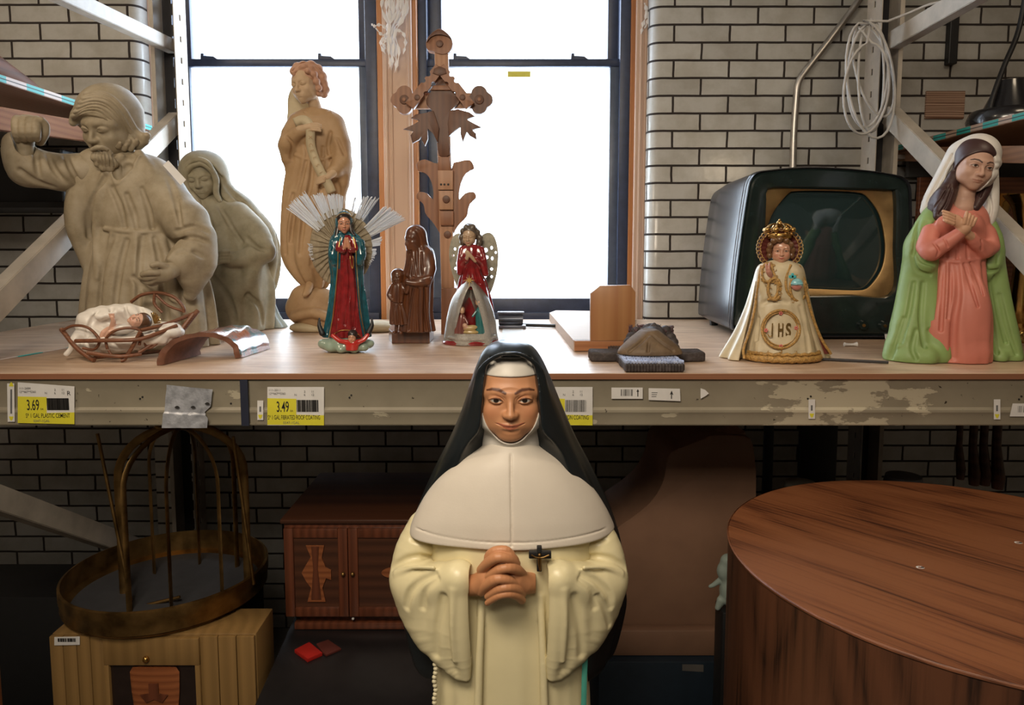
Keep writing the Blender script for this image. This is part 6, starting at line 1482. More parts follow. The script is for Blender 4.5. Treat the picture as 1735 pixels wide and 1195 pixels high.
# gold edging of the cloak, sash
m = MB()
for q in (-1, 1):
    P_ = [(588+q*11, 402, -16), (588+q*15, 425, -20), (588+q*16, 450, -19), (588+q*19, 490, -18), (588+q*23, 530, -18), (588+q*31, 572, -18)]
    m.tube(smoothpath([at(u, v, GY+d*GY/FPX) for u, v, d in P_], 5), .0013, 6)
m.tube(smoothpath([at(u, v, GY+d*GY/FPX) for u, v, d in ((593, 434, -20), (594, 446, -21), (597, 455, -21), (599, 446, -21), (598, 434, -20))], 5), .0012, 6)
m.tube(smoothpath([at(u, v, GY+d*GY/FPX) for u, v, d in ((568, 370, -10), (575, 363, -15), (583, 361, -18), (591, 363, -15), (598, 370, -10))], 4), .0011, 6)
m.tube(smoothpath([at(u, v, GY+d*GY/FPX) for u, v, d in ((566, 566, -20), (578, 560, -24), (592, 560, -24), (606, 566, -22), (612, 573, -20))], 4), .0013, 6)
m.build('gold_trim', M['gold'], gu, 60)
# oval glory behind her and the bristles
g = Sculpt(GY, 515, 642, 340, 500, 8, 32, .9)
g.ell((578, 420, 20), (54, 5, 68), 0); 
for i in range(34):
    a = math.pi*2*i/34; g.cut([(578+22*math.cos(a), 420-28*math.sin(a), 1.6), (578+52*math.cos(a), 420-66*math.sin(a), 1.6)], 1, 2)
g.mesh('oval_glory', stone('dusty_gold_bristle', (.16, .12, .075), (.24, .19, .12), (.34, .28, .19), 60), gu)
m = MB(); g_ = np.random.default_rng(5); cx, cy = 580, 425
def fib(a, r0, r1, dy):
    a = math.radians(a); p = at(cx+r0*math.cos(a), cy-r0*math.sin(a)*1.0, GY+.03+dy); q = at(cx+r1*math.cos(a+g_.normal()*.012), cy-r1*math.sin(a)*1.0, GY+.028+dy+g_.normal()*.004)
    m.tube([p, q], .0009, 4)
for (a0_, a1_, r0, rA, rB, n) in ((143, 122, 52, 118, 118, 46), (120, 108, 60, 108, 102, 26), (106, 90, 62, 98, 94, 34), (78, 72, 62, 96, 98, 8), (69, 55, 60, 98, 108, 34), (47, 26, 54, 104, 118, 50), (20, 8, 52, 72, 64, 14), (4, -28, 50, 60, 52, 26), (168, 200, 50, 60, 54, 26)):
    for i in range(n):
        t = (i+g_.uniform(0, 1))/n; fib(a0_+(a1_-a0_)*t, r0, (rA+(rB-rA)*t)*g_.uniform(.96, 1.02), g_.uniform(-.008, .008))
mt_, t_, b_ = nt('clear_bristle'); b_.inputs['Base Color'].default_value = (.86, .88, .92, 1); b_.inputs['Roughness'].default_value = .25; b_.inputs['Transmission Weight'].default_value = .35; b_.inputs['Subsurface Weight'].default_value = 0
hb = m.build('halo_bristles', mt_, gu, 60); hb['kind'] = 'stuff'
# cloud base, little red angel, dark crescent tips
g = Sculpt(GY, 532, 640, 556, 604, -45, 30, .7, floor=SH+.0005)
g.ell((586, 584, -6), (46, 24, 14), 0)
for (u, v, d, r) in ((548, 582, -12, 9), (560, 590, -20, 8), (578, 592, -26, 8), (600, 592, -26, 8), (616, 588, -20, 9), (626, 582, -10, 8), (570, 578, -20, 8)): g.ell((u, v, d), (r, r, r*.8), 4)
g.mesh('cloud_base', painted('pale_green_gloss', .3, coat=.5), gu, (.26, .34, .27))
g = Sculpt(GY, 552, 634, 552, 604, -60, 5, .6)
g.loft([(576, 597, -30, 7, 6), (582, 597, -31, 11, 7), (594, 596, -31, 10, 7)], 0, cap=2).ch([(588, 580, -30, 4.2), (576, 578, -29, 3.8), (564, 569, -27, 3.2)], 3, n=2).ch([(606, 580, -30, 4.2), (616, 576, -29, 3.8), (623, 568, -26, 3.2)], 3, n=2)
an2 = g.mesh('supporting_cherub', plain('glossy_scarlet', (.42, .02, .015), .25, coat=.6), gu)
g = Sculpt(GY, 584, 610, 554, 584, -50, -12, .45)
g.head((597, 571, -33), 19, (5, 6, 0)); g.face_paint(lip=(.35, .08, .05)); g.mesh('cherub_head', M['small_skin'], an2, (.52, .26, .16))
g = Sculpt(GY, 584, 610, 552, 580, -50, -12, .45); g.head((597, 570, -32), 20.5, (5, 6, 0), detail=False, nose=.5).haircap(.03, .2, 1.0); g.mesh('cherub_hair', M['black_hair'], an2)
g = Sculpt(GY, 534, 640, 535, 580, -25, 15, .6)
g.ch([(541, 540, -6, 1.5), (541, 552, -8, 3.5), (546, 565, -10, 5)], 2, n=2).ch([(630, 540, -6, 1.5), (630, 552, -8, 3.5), (624, 564, -10, 5)], 2, n=2)
g.mesh('crescent', M['black'], gu)
# ---------------------------------------------------------------- carved man with a child, dark glossy wood
CYc = 2.08
M['oiled'] = wood('oiled_dark_wood', (.055, .017, .007), (.13, .042, .014), (.08, .026, .010), 'Z', 2.0, .35, rings=10, stretch=8, coat=.35)
cm = thing('carved_figure', 'dark oiled wood carving of a robed man with a child at his side', 'figurine', (at(697, 582, CYc)[0], CYc, SH))
g = Sculpt(CYc, 652, 742, 376, 575, -35, 35, .7)
g.loft([(414, 708, 2, 12, 10), (424, 711, 2, 21, 13), (445, 711, 1, 23, 16), (470, 708, 0, 25, 18), (500, 708, 0, 24, 18), (530, 707, 0, 24, 18), (562, 706, 0, 29, 20)], 0, folds=[(9, .6, 2.0, .4, 1), (15, .4, .9, 0, 0)], cap=3)
g.head((703, 403, 0), 42, (14, 0, -58), closed=True); g.ell((706, 401, 3), (15, 15, 18), 3).ch([(711, 400, 4, 11), (715, 416, 5, 11), (718, 428, 6, 9)], 5, n=2).ell((695, 418, -6), (7, 8, 9), 4)
g.ch([(722, 432, 0, 12), (728, 455, -5, 11), (722, 476, -14, 9)], 6, n=2).ch([(722, 476, -14, 8), (705, 480, -20, 6), (690, 478, -22, 5)], 4, n=2)
g.ridge([(690, 466, 3), (708, 474, 3), (728, 470, 3)], 2)
for pts in ([(696, 425, 1.4), (700, 450, 1.6), (698, 468, 1.4)], [(706, 425, 1.4), (708, 465, 1.4)], [(714, 428, 1.3), (716, 466, 1.4)], [(700, 490, 1.6), (694, 530, 2), (692, 558, 2)], [(708, 490, 1.6), (706, 530, 2), (708, 560, 2)], [(718, 490, 1.8), (720, 530, 2), (724, 560, 2)], [(700, 390, 1), (706, 386, 1), (716, 400, 1), (720, 420, 1)], [(704, 392, 1), (711, 404, 1), (714, 422, 1)]): g.cut(pts, 1.6)
g.mesh('man', M['oiled'], cm)
g = Sculpt(CYc, 652, 705, 448, 575, -40, 15, .6)
g.loft([(478, 674, -8, 7, 6), (484, 674, -8, 12, 9), (500, 673, -8, 13, 10), (514, 673, -8, 11, 9), (530, 675, -8, 14, 10), (550, 677, -8, 16, 11)], 0, folds=[(9, .3, 1.3, 0, 1)], cap=2)
g.head((674, 469, -8), 26, (4, 0, -20), closed=True); g.ell((674, 466, -5), (11.5, 10, 10.5), 3).ell((667, 474, -7), (4, 5, 7), 2).ell((682, 475, -5), (4, 6, 8), 2)
g.ch([(664, 488, -8, 4.5), (659, 500, -11, 4), (664, 508, -15, 3)], 2.5, n=2).ch([(684, 488, -10, 4.5), (689, 495, -15, 4), (692, 484, -18, 3)], 2.5, n=2)
g.ch([(672, 550, -8, 3), (671, 562, -9, 3), (668, 563, -14, 3)], 2).ch([(680, 550, -8, 3), (681, 563, -9, 3), (679, 564, -14, 3)], 2)
for pts in ([(668, 518, 1.2), (666, 545, 1.4)], [(676, 518, 1.2), (677, 548, 1.4)], [(664, 512, 1.2), (674, 515, 1.2), (684, 512, 1.2)]): g.cut(pts, 1.4)
g.mesh('child', M['oiled'], cm)
q_ = [onz(u, v, SH) for u, v in ((664, 582), (659, 576), (664, 566), (690, 562), (726, 564), (735, 574), (728, 582))]; zt_ = at(697, 566, CYc-.03)[2]
MB().prism([(p[0], p[1], SH) for p in q_], (0, 0, zt_-SH), .0015).build('carved_base', M['oiled'], cm, 40)
# ---------------------------------------------------------------- angel figurine whose skirt opens on a nativity
NYa = 2.10
nv = thing('angel_figurine', 'red-robed angel figurine with pierced wings and a nativity scene in its skirt', 'figurine', (at(799, 580, NYa)[0], NYa, SH))
def wing(q):
    m = MB(); cu = 776 if q < 0 else 826
    out = [(795, 410), (784, 398), (774, 396), (766, 404), (761, 425), (763, 450), (770, 475), (778, 492), (788, 500), (798, 500)] if q < 0 else [(806, 410), (816, 399), (828, 394), (838, 402), (844, 425), (843, 455), (838, 478), (830, 498), (818, 505), (805, 500)]
    P_ = smoothpath([at(u, v, NYa+.035) for u, v in out], 3, True)
    holes = [(781, 420, 3.4, 3.6), (771, 422, 2, 2.4), (779, 434, 1.6, 1.6), (768, 433, 1.8, 1.8), (775, 446, 2.2, 3), (772, 455, 2.2, 2.6), (780, 410, 1.2, 1.5)] if q < 0 else [(823, 424, 3.2, 3.8), (833, 420, 2.0, 3.0), (824, 436, 3.6, 3.0), (834, 438, 2.0, 3), (822, 454, 2.4, 3.4), (833, 456, 2.2, 2.4), (822, 468, 2.6, 3.2), (833, 469, 2, 2.2), (840, 428, 1.8, 2)]
    # board with real holes: fill a curve with several loops
    cu_ = bpy.data.curves.new('w', 'CURVE'); cu_.dimensions = '2D'; cu_.fill_mode = 'BOTH'; cu_.extrude = .0022
    for loop in [[(p[0], p[2]) for p in P_]]+[[(at(hx+rx*math.cos(a), hy+ry*math.sin(a), NYa+.035)[0], at(hx+rx*math.cos(a), hy+ry*math.sin(a), NYa+.035)[2]) for a in np.linspace(0, 2*math.pi, 15)[:-1]] for hx, hy, rx, ry in holes]:
        sp = cu_.splines.new('POLY'); sp.points.add(len(loop)-1); sp.use_cyclic_u = True
        for k, (x, z) in enumerate(loop): sp.points[k].co = (x, z, 0, 1)
    o = bpy.data.objects.new('w', cu_); C.objects.link(o); me = bpy.data.meshes.new_from_object(o.evaluated_get(bpy.context.evaluated_depsgraph_get())); bpy.data.objects.remove(o)
    Vv = [(v.co.x, NYa+.035+v.co.z+.02*abs(v.co.x-at(799, 450, NYa)[0]), v.co.y) for v in me.vertices]; Ff = [list(p.vertices) for p in me.polygons]; bpy.data.meshes.remove(me)
    mesh_obj('wing', Vv, Ff, M['wingm'], nv)
M['wingm'] = metal('antique_pewter_gold', (.26, .24, .19), .45, var=.3, scale=60)
wing(-1); wing(1)
g = Sculpt(NYa, 760, 850, 405, 590, -35, 35, .7)
g.loft([(414, 799, 0, 9, 8), (421, 799, 0, 18, 11), (438, 799, 0, 19, 13), (460, 799, 0, 17, 12), (480, 801, 2, 24, 16), (520, 803, 8, 32, 20), (560, 804, 8, 36, 22), (578, 804, 8, 38, 23)], 0, folds=[(8, .2, 1.4, 0, 1)], cap=3)
g.ch([(784, 424, -2, 7), (781, 443, -8, 7), (779, 462, -10, 5)], 4, n=2).ch([(781, 446, -9, 6), (790, 440, -17, 4.5)], 3).ch([(814, 424, -2, 7), (818, 442, -8, 7), (823, 464, -8, 5)], 4, n=2).ch([(817, 446, -9, 6), (807, 438, -17, 4.5)], 3)
g.loft([(492, 798, -30, 8, 30), (560, 798, -34, 30, 34), (585, 798, -34, 34, 36)], 1, 'sub', cap=2)
for pts in ([(790, 455, 1.4), (786, 476, 1.6)], [(806, 455, 1.4), (812, 480, 1.6)], [(826, 480, 1.8), (834, 520, 2)]): g.cut(pts, 2)
g.mesh('red_robe', M['gloss_red'], nv)
M['glitter'] = painted('silver_glitter', .25, bmp=.8, bscale=900, metal=.7, coat=.5, var=.5, scale=500)
g = Sculpt(NYa, 748, 852, 470, 592, -45, 35, .7, floor=SH+.0005)
g.loft([(474, 797, -6, 7, 10), (488, 797, -6, 19, 19), (508, 797, -4, 31, 25), (540, 798, -2, 40, 29), (565, 798, -2, 43, 30), (586, 799, -2, 47, 33)], 0, folds=[(6, .3, 1.8, .3, 1)], cap=3)
g.loft([(486, 797, -30, 2, 24), (500, 796, -30, 7, 28), (530, 796, -30, 17, 32), (560, 796, -30, 24, 34), (566, 796, -30, 24, 34)], 1, 'sub', cap=2)
g.ridge([(762, 572, 3), (780, 575, 3), (800, 576, 3), (822, 575, 3), (838, 570, 3)], 2)
g.mesh('glitter_skirt', M['glitter'], nv, (.50, .47, .42))
g = Sculpt(NYa, 775, 820, 378, 425, -25, 22, .5)
g.head((795, 400, -2), 33, (10, 0, -8), closed=True); g.ch([(797, 412, 1, 4.6), (798, 420, 1, 5.5)], 2); g.face_paint(lip=(.4, .12, .09), eye=False, brow=None); g.mesh('face', M['small_skin'], nv, (.44, .30, .19))
g = Sculpt(NYa, 770, 828, 374, 430, -28, 30, .5)
g.head((796, 398, 1), 35, (10, 0, -8), detail=False, nose=.5).haircap(.05, .14, 1.1)
for (u, v, d) in ((784, 392, -4), (782, 402, -2), (784, 410, 0), (809, 394, -2), (813, 403, 0), (812, 411, 0), (810, 418, 0), (790, 386, -8), (801, 385, -6)): g.ell((u, v, d), (5, 5, 5.5), 2.5)
g.mesh('hair', painted('ash_brown_curls', .4, coat=.3), nv, (.10, .075, .055))
g = Sculpt(NYa, 782, 812, 420, 450, -32, -8, .45)
for q in (-1, 1): g.ch([(795+q*8+2, 442, -17, 3.2), (795+q*2.6, 434, -21, 3), (791+q*1.2, 426, -22, 1.9)], 1, n=2)
g.mesh('praying_hands', M['small_skin'], nv, (.44, .30, .19))
def mini(name, rows, head, Hh, col, hair, arms=()):
    g = Sculpt(NYa, 764, 832, 495, 575, -36, -2, .5); g.loft(rows, 0, folds=[(7, .1, .7, 0, 1)], cap=1)
    for a in arms: g.ch(a, 1.2, n=2)
    g.head(head, Hh, (10, 0, 0), closed=True); g.dab(head, (Hh*.42, Hh*.6, Hh*.5), (.46, .28, .17), .15); g.dab((head[0], head[1]-Hh*.28, head[2]+3), (Hh*.5, Hh*.4, Hh*.3), hair, .2)
    return g.mesh(name, painted(name+'_paint', .3, coat=.6), nv, col)
mini('kneeling_man', [(532, 782, -20, 4, 4), (540, 782, -20, 8, 6), (556, 780, -20, 10, 8), (566, 780, -20, 11, 8)], (783, 526, -22), 13, (.16, .05, .04), (.10, .05, .03), [[(788, 540, -24, 2.2), (792, 548, -27, 2), (788, 552, -28, 1.6)]])
mini('kneeling_woman', [(520, 813, -20, 4, 4), (530, 813, -20, 8, 6), (550, 815, -20, 9, 8), (566, 815, -20, 10, 8)], (810, 512, -22), 13, (.02, .13, .13), (.20, .13, .06), [[(807, 528, -25, 2.2), (801, 536, -27, 2)]])
g = Sculpt(NYa, 780, 814, 535, 572, -38, -12, .5); g.ell((797, 556, -26), (12, 5, 5), 0, R=(0, -8, 0)).ell((788, 552, -27), (4.4, 4, 4.4), 2).ell((798, 563, -24), (14, 6, 4), 2); g.dab((788, 552, -29), (6, 6, 6), (.5, .3, .2), .2); g.mesh('manger_child', painted('manger_paint', .3, coat=.5), nv, (.42, .30, .12))
m = MB(); c_ = at(795, 475, NYa-.040)
m.prism([(c_[0]+(.017 if i % 2 == 0 else .006)*math.cos(math.pi/2+i*math.pi/8)*(1 if i % 4 == 0 else .75), c_[1], c_[2]+(.017 if i % 2 == 0 else .006)*math.sin(math.pi/2+i*math.pi/8)*(1.3 if i == 8 else (1 if i % 4 == 0 else .75))) for i in range(16)], (0, .003, 0)); m.build('gold_star', M['gold'], nv)
m = MB(); b_ = at(799, 580, NYa); m.lathe((b_[0], NYa, SH), [(0, 0), (.084, 0), (.086, .006), (.08, .012), (0, .012)], 40, sy=.68); m.build('figurine_base', M['gloss_red'], nv, 40)
# ---------------------------------------------------------------- kneeling woman in pink and green, right end
PY = 1.80
M['green'] = plain('matte_lime_green_paint', (.23, .34, .115), .5, var=.12, scale=9)
M['pink'] = plain('matte_salmon_paint', (.57, .19, .14), .5, var=.08, scale=9)
M['whitep'] = plain('matte_white_paint', (.66, .62, .57), .5, var=.05)
M['brownhair'] = plain('dark_brown_painted_hair', (.050, .022, .020), .45)
pw = thing('kneeling_woman_statue', 'painted kneeling woman statue in pink dress, lime green cloak and white veil', 'statue', (at(1615, 612, PY)[0], PY, SH))
g = Sculpt(PY, 1545, 1700, 330, 622, -90, 50, 1.0, floor=SH+.0005)
g.loft([(336, 1632, 4, 14, 12), (350, 1630, 2, 34, 18), (366, 1626, -2, 47, 24), (390, 1624, -6, 50, 30), (415, 1624, -6, 46, 31), (436, 1623, -6, 42, 30), (442, 1623, -6, 42, 30)], 0, cap=5)
g.loft([(438, 1623, -6, 42, 30), (470, 1620, -8, 46, 36), (510, 1618, -10, 50, 42), (560, 1620, -12, 53, 46), (600, 1624, -14, 50, 44), (618, 1626, -14, 47, 42)], 5, folds=[(10, 1.0, 1.2, .5, .5), (16, .8, .5, 1, 0)], cap=6)
g.ell((1606, 380, -28), (20, 10, 16), 8).ell((1646, 380, -26), (17, 10, 16), 8)
g.ell((1646, 545, -34), (27, 26, 62), 16, R=(8, -2, 0)); g.ell((1646, 596, -38), (26, 20, 18), 12)
g.ell((1592, 560, -26), (22, 18, 46), 14)
g.cut([(1622, 450, 3), (1624, 500, 4), (1616, 550, 4.5), (1614, 606, 5)], 6)
g.ridge([(1582, 440, 2), (1602, 443, 2.4), (1630, 444, 2.4), (1662, 438, 2)], 2)
for pts in ([(1590, 448, 2), (1585, 490, 3), (1580, 540, 3)], [(1601, 448, 2), (1598, 500, 3), (1594, 560, 3)], [(1611, 448, 2), (1610, 500, 2.5), (1606, 540, 2)], [(1634, 448, 2), (1644, 480, 2.4), (1656, 520, 2)], [(1645, 446, 2), (1656, 470, 2.4), (1664, 500, 2)], [(1606, 405, 1.6), (1604, 436, 1.8)], [(1622, 405, 1.6), (1622, 438, 1.8)], [(1638, 405, 1.6), (1640, 438, 1.8)]): g.cut(pts, 3)
g.ch([(1576, 395, -16, 15), (1570, 418, -26, 16), (1578, 426, -34, 15)], 6, n=2).ch([(1578, 426, -36, 14.5), (1600, 414, -46, 12.5), (1624, 397, -54, 10)], 6, n=2)
g.ch([(1672, 396, -14, 14), (1678, 418, -24, 14), (1666, 424, -34, 13)], 6, n=2).ch([(1668, 424, -34, 13), (1654, 412, -44, 11), (1646, 402, -48, 9)], 5, n=2)
for pts in ([(1582, 412, 1.6), (1590, 424, 1.8), (1588, 434, 1.4)], [(1600, 404, 1.4), (1606, 418, 1.4)], [(1662, 408, 1.4), (1664, 424, 1.6)]): g.cut(pts, 2.4)
g.mesh('pink_dress', M['pink'], pw)
# green cloak, two falls
g = Sculpt(PY, 1488, 1620, 335, 622, -70, 60, 1.1, floor=SH+.0005)
g.ch([(1588, 360, 12, 20), (1574, 388, 4, 24), (1562, 420, -6, 25), (1566, 444, -14, 22)], 8, n=3)
g.ch([(1560, 420, 4, 25), (1552, 470, 4, 25), (1546, 520, 0, 28), (1540, 570, -6, 32), (1545, 606, -10, 34)], 12, n=3)
g.ch([(1572, 470, -6, 16), (1578, 520, -14, 18), (1588, 570, -24, 20), (1590, 602, -28, 20)], 12, n=3)
g.ch([(1520, 590, -6, 20), (1514, 606, -8, 16), (1540, 606, -30, 16), (1570, 606, -40, 16)], 12, n=3)
g.ell((1628, 395, -40), (46, 40, 46), 5, 'sub'); g.ch([(1606, 440, -40, 16), (1600, 500, -44, 12), (1608, 560, -50, 8)], 8, 'sub', n=2)
for pts in ([(1548, 410, 2.4), (1560, 440, 3), (1584, 450, 2.4)], [(1545, 428, 2.2), (1552, 456, 3), (1576, 466, 2.4)], [(1556, 372, 2), (1552, 400, 2.6), (1548, 430, 2)], [(1570, 376, 2), (1564, 400, 2.6), (1566, 424, 2.2)], [(1548, 480, 2.6), (1540, 530, 3.4), (1526, 580, 3)], [(1564, 480, 2.6), (1560, 540, 3.8), (1566, 590, 3.4)], [(1576, 560, 3), (1590, 566, 3.4), (1602, 580, 2.6)], [(1530, 540, 2.4), (1516, 585, 3), (1510, 606, 2.6)], [(1552, 560, 3), (1546, 590, 3.4), (1552, 608, 3)]): g.cut(pts, 4.5)
g.mesh('green_cloak', M['green'], pw)
g = Sculpt(PY, 1635, 1745, 360, 622, -60, 60, 1.1, floor=SH+.0005)
g.ch([(1672, 385, 10, 16), (1680, 412, 2, 18), (1676, 444, -4, 18), (1668, 462, -6, 14)], 8, n=3)
g.ch([(1682, 430, 8, 16), (1688, 480, 6, 18), (1694, 530, 2, 21), (1704, 580, -4, 22), (1712, 604, -8, 19)], 12, n=3)
g.ch([(1668, 470, 0, 10), (1676, 530, -2, 12), (1682, 590, -8, 14), (1694, 606, -20, 12)], 10, n=3)
g.ell((1636, 398, -36), (44, 40, 40), 4, 'sub')
for pts in ([(1664, 440, 2.2), (1672, 458, 2.6), (1690, 458, 2)], [(1682, 470, 2.4), (1690, 520, 3), (1704, 580, 3)], [(1672, 480, 2.4), (1680, 540, 3.2), (1690, 600, 3)], [(1694, 500, 2.4), (1708, 560, 3), (1722, 600, 2.4)], [(1676, 392, 2), (1690, 420, 2.2), (1690, 445, 2)]): g.cut(pts, 4)
g.mesh('green_cloak', M['green'], pw)
# head
LH = (1650, 281, -10); LR = (10, 12, -4)
g = Sculpt(PY, 1600, 1695, 235, 365, -60, 45, .6)
g.head(LH, 77, LR, jaw=1.15, wide=1.0, smile=-.008); g.ch([(1644, 305, -4, 14), (1636, 330, -4, 14), (1630, 352, -4, 19)], 6, n=2)
g.face_paint(lip=(.42, .20, .14), brow=(.06, .03, .025), white=(.52, .46, .40), iris=(.05, .03, .02), liner=(.06, .03, .025))
g.mesh('face', painted('matte_doll_skin', .5, var=.04), pw, (.52, .31, .225))
g = Sculpt(PY, 1555, 1700, 230, 415, -60, 50, .8)
g.head((1650, 279, -7), 82, LR, detail=False, nose=.6).haircap(.03, .19, 1.35, .02)
g.ch([(1616, 300, 0, 10), (1604, 326, 0, 14), (1592, 342, 2, 16), (1584, 356, 4, 12)], 8, n=3); g.ch([(1602, 330, -8, 14), (1596, 352, -14, 13), (1590, 366, -16, 8)], 8, n=3)
g.ch([(1676, 290, 0, 8), (1670, 316, 0, 10), (1660, 336, -8, 10), (1652, 352, -16, 7)], 6, n=3)
for pts in ([(1610, 310, 1.4), (1596, 336, 1.8), (1582, 352, 1.6)], [(1614, 316, 1.4), (1604, 344, 1.8), (1592, 362, 1.6)], [(1668, 314, 1.3), (1660, 334, 1.5)]): g.cut(pts, 2.5)
g.mesh('hair', M['brownhair'], pw)
g = Sculpt(PY, 1545, 1705, 222, 400, -60, 60, .9)
g.head((1654, 276, 0), 92, LR, detail=False, nose=.5); g.F -= 1.0*g.k
g.ch([(1628, 262, 14, 22), (1606, 300, 18, 20), (1584, 338, 22, 18), (1572, 356, 22, 12)], 10, n=3)
g.ch([(1678, 290, 18, 12), (1678, 330, 12, 13), (1676, 360, 6, 13), (1672, 378, 4, 10)], 8, n=3)
R = np.array(Euler([math.radians(q) for q in LR]).to_matrix())
g.ell((1650, 297, -46), (35, 56, 41), 3, 'sub', R=LR).ell((1673, 285, -42), (17, 32, 34), 3, 'sub'); g.ch([(1640, 320, -30, 26), (1626, 360, -26, 36)], 6, 'sub', n=2)
for pts in ([(1622, 268, 1.6), (1602, 306, 2), (1578, 344, 1.8)], [(1614, 262, 1.6), (1594, 300, 2), (1572, 340, 1.8)], [(1676, 330, 1.6), (1680, 352, 1.8), (1676, 374, 1.6)]): g.cut(pts, 3)
g.mesh('white_veil', M['whitep'], pw)
g = Sculpt(PY, 1585, 1670, 345, 415, -95, -30, .55)
g.ch([(1626, 396, -54, 8), (1634, 388, -60, 8.5)], 3).ell((1638, 382, -63), (9, 6, 12), 4, R=(0, 35, 0))
for i in range(4): g.ch([(1634+i*4.5, 378-i*-1.2, -67, 3.2), (1636+i*5, 368+i*2.2, -69, 3.0), (1638+i*5.2, 360+i*3.4, -68, 2.4)], .8, n=2)
g.ch([(1646, 402, -50, 7), (1634, 392, -56, 7), (1626, 380, -58, 8)], 3, n=2).ell((1620, 374, -60), (13, 6, 9), 4, R=(0, 30, 0))
for i in range(4): g.ch([(1616-i*.5, 366+i*4.4, -64, 3.1), (1606-i*.8, 361+i*4.6, -65, 2.9), (1598-i*-.6, 358+i*4.8, -63, 2.3)], .8, n=2)
g.mesh('crossed_hands', painted('matte_doll_skin_hands', .5, var=.04), pw, (.60, .34, .21))
# ---------------------------------------------------------------- crowned infant doll in an embroidered gown
DY = 1.79
M['satin'] = plain('ivory_satin', (.56, .47, .31), .4, var=.12, scale=30, bmp=.15, bscale=90)
M['goldlace'] = plain('gold_braid', (.42, .24, .07), .35, var=.5, scale=220, bmp=.9, bscale=420)
M['maroon'] = plain('maroon_lining', (.13, .025, .018), .6)
dl = thing('infant_doll', 'crowned infant doll in ivory gown embroidered with IHS in front of the television', 'doll', (at(1322, 612, DY)[0], DY, SH))
g = Sculpt(DY, 1235, 1400, 435, 620, -60, 50, .9, floor=SH+.0005)
g.loft([(441, 1321, 2, 17, 12), (450, 1321, 0, 34, 18), (466, 1322, -2, 40, 22), (500, 1322, -2, 40, 25), (540, 1324, -3, 45, 29), (580, 1324, -4, 54, 34), (614, 1324, -5, 60, 38)], 0, folds=[(7, .3, 1.4, .4, 1), (12, 0, .6, 0, 0)], cap=4)
g.noise(.6, 22, 3)
for pts in ([(1290, 515, 2.5), (1310, 508, 3), (1335, 512, 2.5)], [(1356, 520, 2), (1366, 560, 3), (1370, 595, 2.6)], [(1285, 540, 2), (1282, 575, 2.6)]): g.cut(pts, 5, pen=.6)
gown = g.mesh('gown', M['satin'], dl)
g = Sculpt(DY, 1205, 1420, 438, 620, -40, 60, 1.0, floor=SH+.0005)
g.loft([(444, 1321, 10, 24, 14), (452, 1321, 10, 38, 22), (480, 1320, 12, 46, 28), (520, 1318, 14, 56, 34), (560, 1315, 16, 70, 40), (600, 1312, 18, 90, 46), (612, 1312, 18, 96, 48)], 0, folds=[(5, .4, 3.0, 1, 1), (9, 0, 1.5, 0, 0)], cap=3)
g.loft([(444, 1322, -20, 30, 34), (480, 1322, -20, 40, 40), (520, 1323, -20, 47, 44), (560, 1324, -20, 57, 50), (616, 1325, -20, 72, 56)], 1, 'sub', cap=2)
g.mesh('cape', M['satin'], dl)
m = MB()
for P_ in ([(1290, 450, -6), (1284, 480, -10), (1279, 520, -12), (1270, 560, -14), (1260, 590, -18), (1261, 608, -22)], [(1354, 450, -6), (1362, 478, -8), (1368, 505, -8), (1378, 540, -6), (1392, 575, -4), (1408, 600, -2)]):
    m.tube(smoothpath([at(u, v, DY+d*DY/FPX) for u, v, d in P_], 6), .0036, 8)
for vv, w_, dd in ((606, 60, 40), ):
    pts = [];
    for k in range(25):
        a = math.pi*1.02+math.pi*.96*k/24; c_ = at(1324, vv, DY); pts.append((c_[0]+w_*DY/FPX*math.cos(a), DY+(-5+dd*math.sin(a))*DY/FPX, SH+.010+.0015*math.sin(k*3)))
    m.tube(pts, .009, 8); m.tube([(p[0], p[1]-.001, p[2]+.012) for p in pts], .004, 8)
m.build('gold_trim', M['goldlace'], dl, 60)
# lining showing at the right fall
m = MB(); P_ = [(1366, 500, 2), (1372, 530, 2), (1376, 560, 0), (1384, 600, 0), (1408, 600, 0), (1392, 575, 0), (1378, 540, 0)]
m.prism([tuple(at(u, v, DY+.004)) for u, v, d in P_], (0, .002, 0)); m.build('cape_lining', M['maroon'], dl)
# embroidery: scrolls on the chest, round medallion, lettering, orb
k_ = DY/FPX
def onfront(u, v, off=-1.0):
    # depth of the gown front at (u, v)
    rows = [(441, 1321, 2, 17, 12), (450, 1321, 0, 34, 18), (466, 1322, -2, 40, 22), (500, 1322, -2, 40, 25), (540, 1324, -3, 45, 29), (580, 1324, -4, 54, 34), (614, 1324, -5, 60, 38)]
    vs_ = [r[0] for r in rows]; cu_, d_, ru, rd = [np.interp(v, vs_, [r[i] for r in rows]) for i in (1, 2, 3, 4)]
    x = min(.97, abs(u-cu_)/ru); return at(u, v, DY+(d_-rd*math.sqrt(1-x*x)+off)*k_)
m = MB(); ring_ = [onfront(1323+32*math.cos(a), 558-32*math.sin(a), -1.5) for a in np.linspace(0, 2*math.pi, 40)[:-1]]
m.tube(ring_, .0034, 8, closed=True); m.tube([onfront(1323+28*math.cos(a), 558-28*math.sin(a), -1.2) for a in np.linspace(0, 2*math.pi, 40)[:-1]], .0016, 6, closed=True)
for c_, r_ in (((1352, 488), 17), ((1300, 462), 12), ((1312, 490), 14)):
    m.tube([onfront(c_[0]+r_*.8*math.cos(a), c_[1]-r_*1.3*math.sin(a), -1.2) for a in np.linspace(0.3, 5.6, 20)], .0036, 7)
m.tube(smoothpath([onfront(u, v, -1) for u, v in ((1305, 447), (1312, 465), (1318, 485), (1314, 503), (1300, 508))], 5), .003, 7)
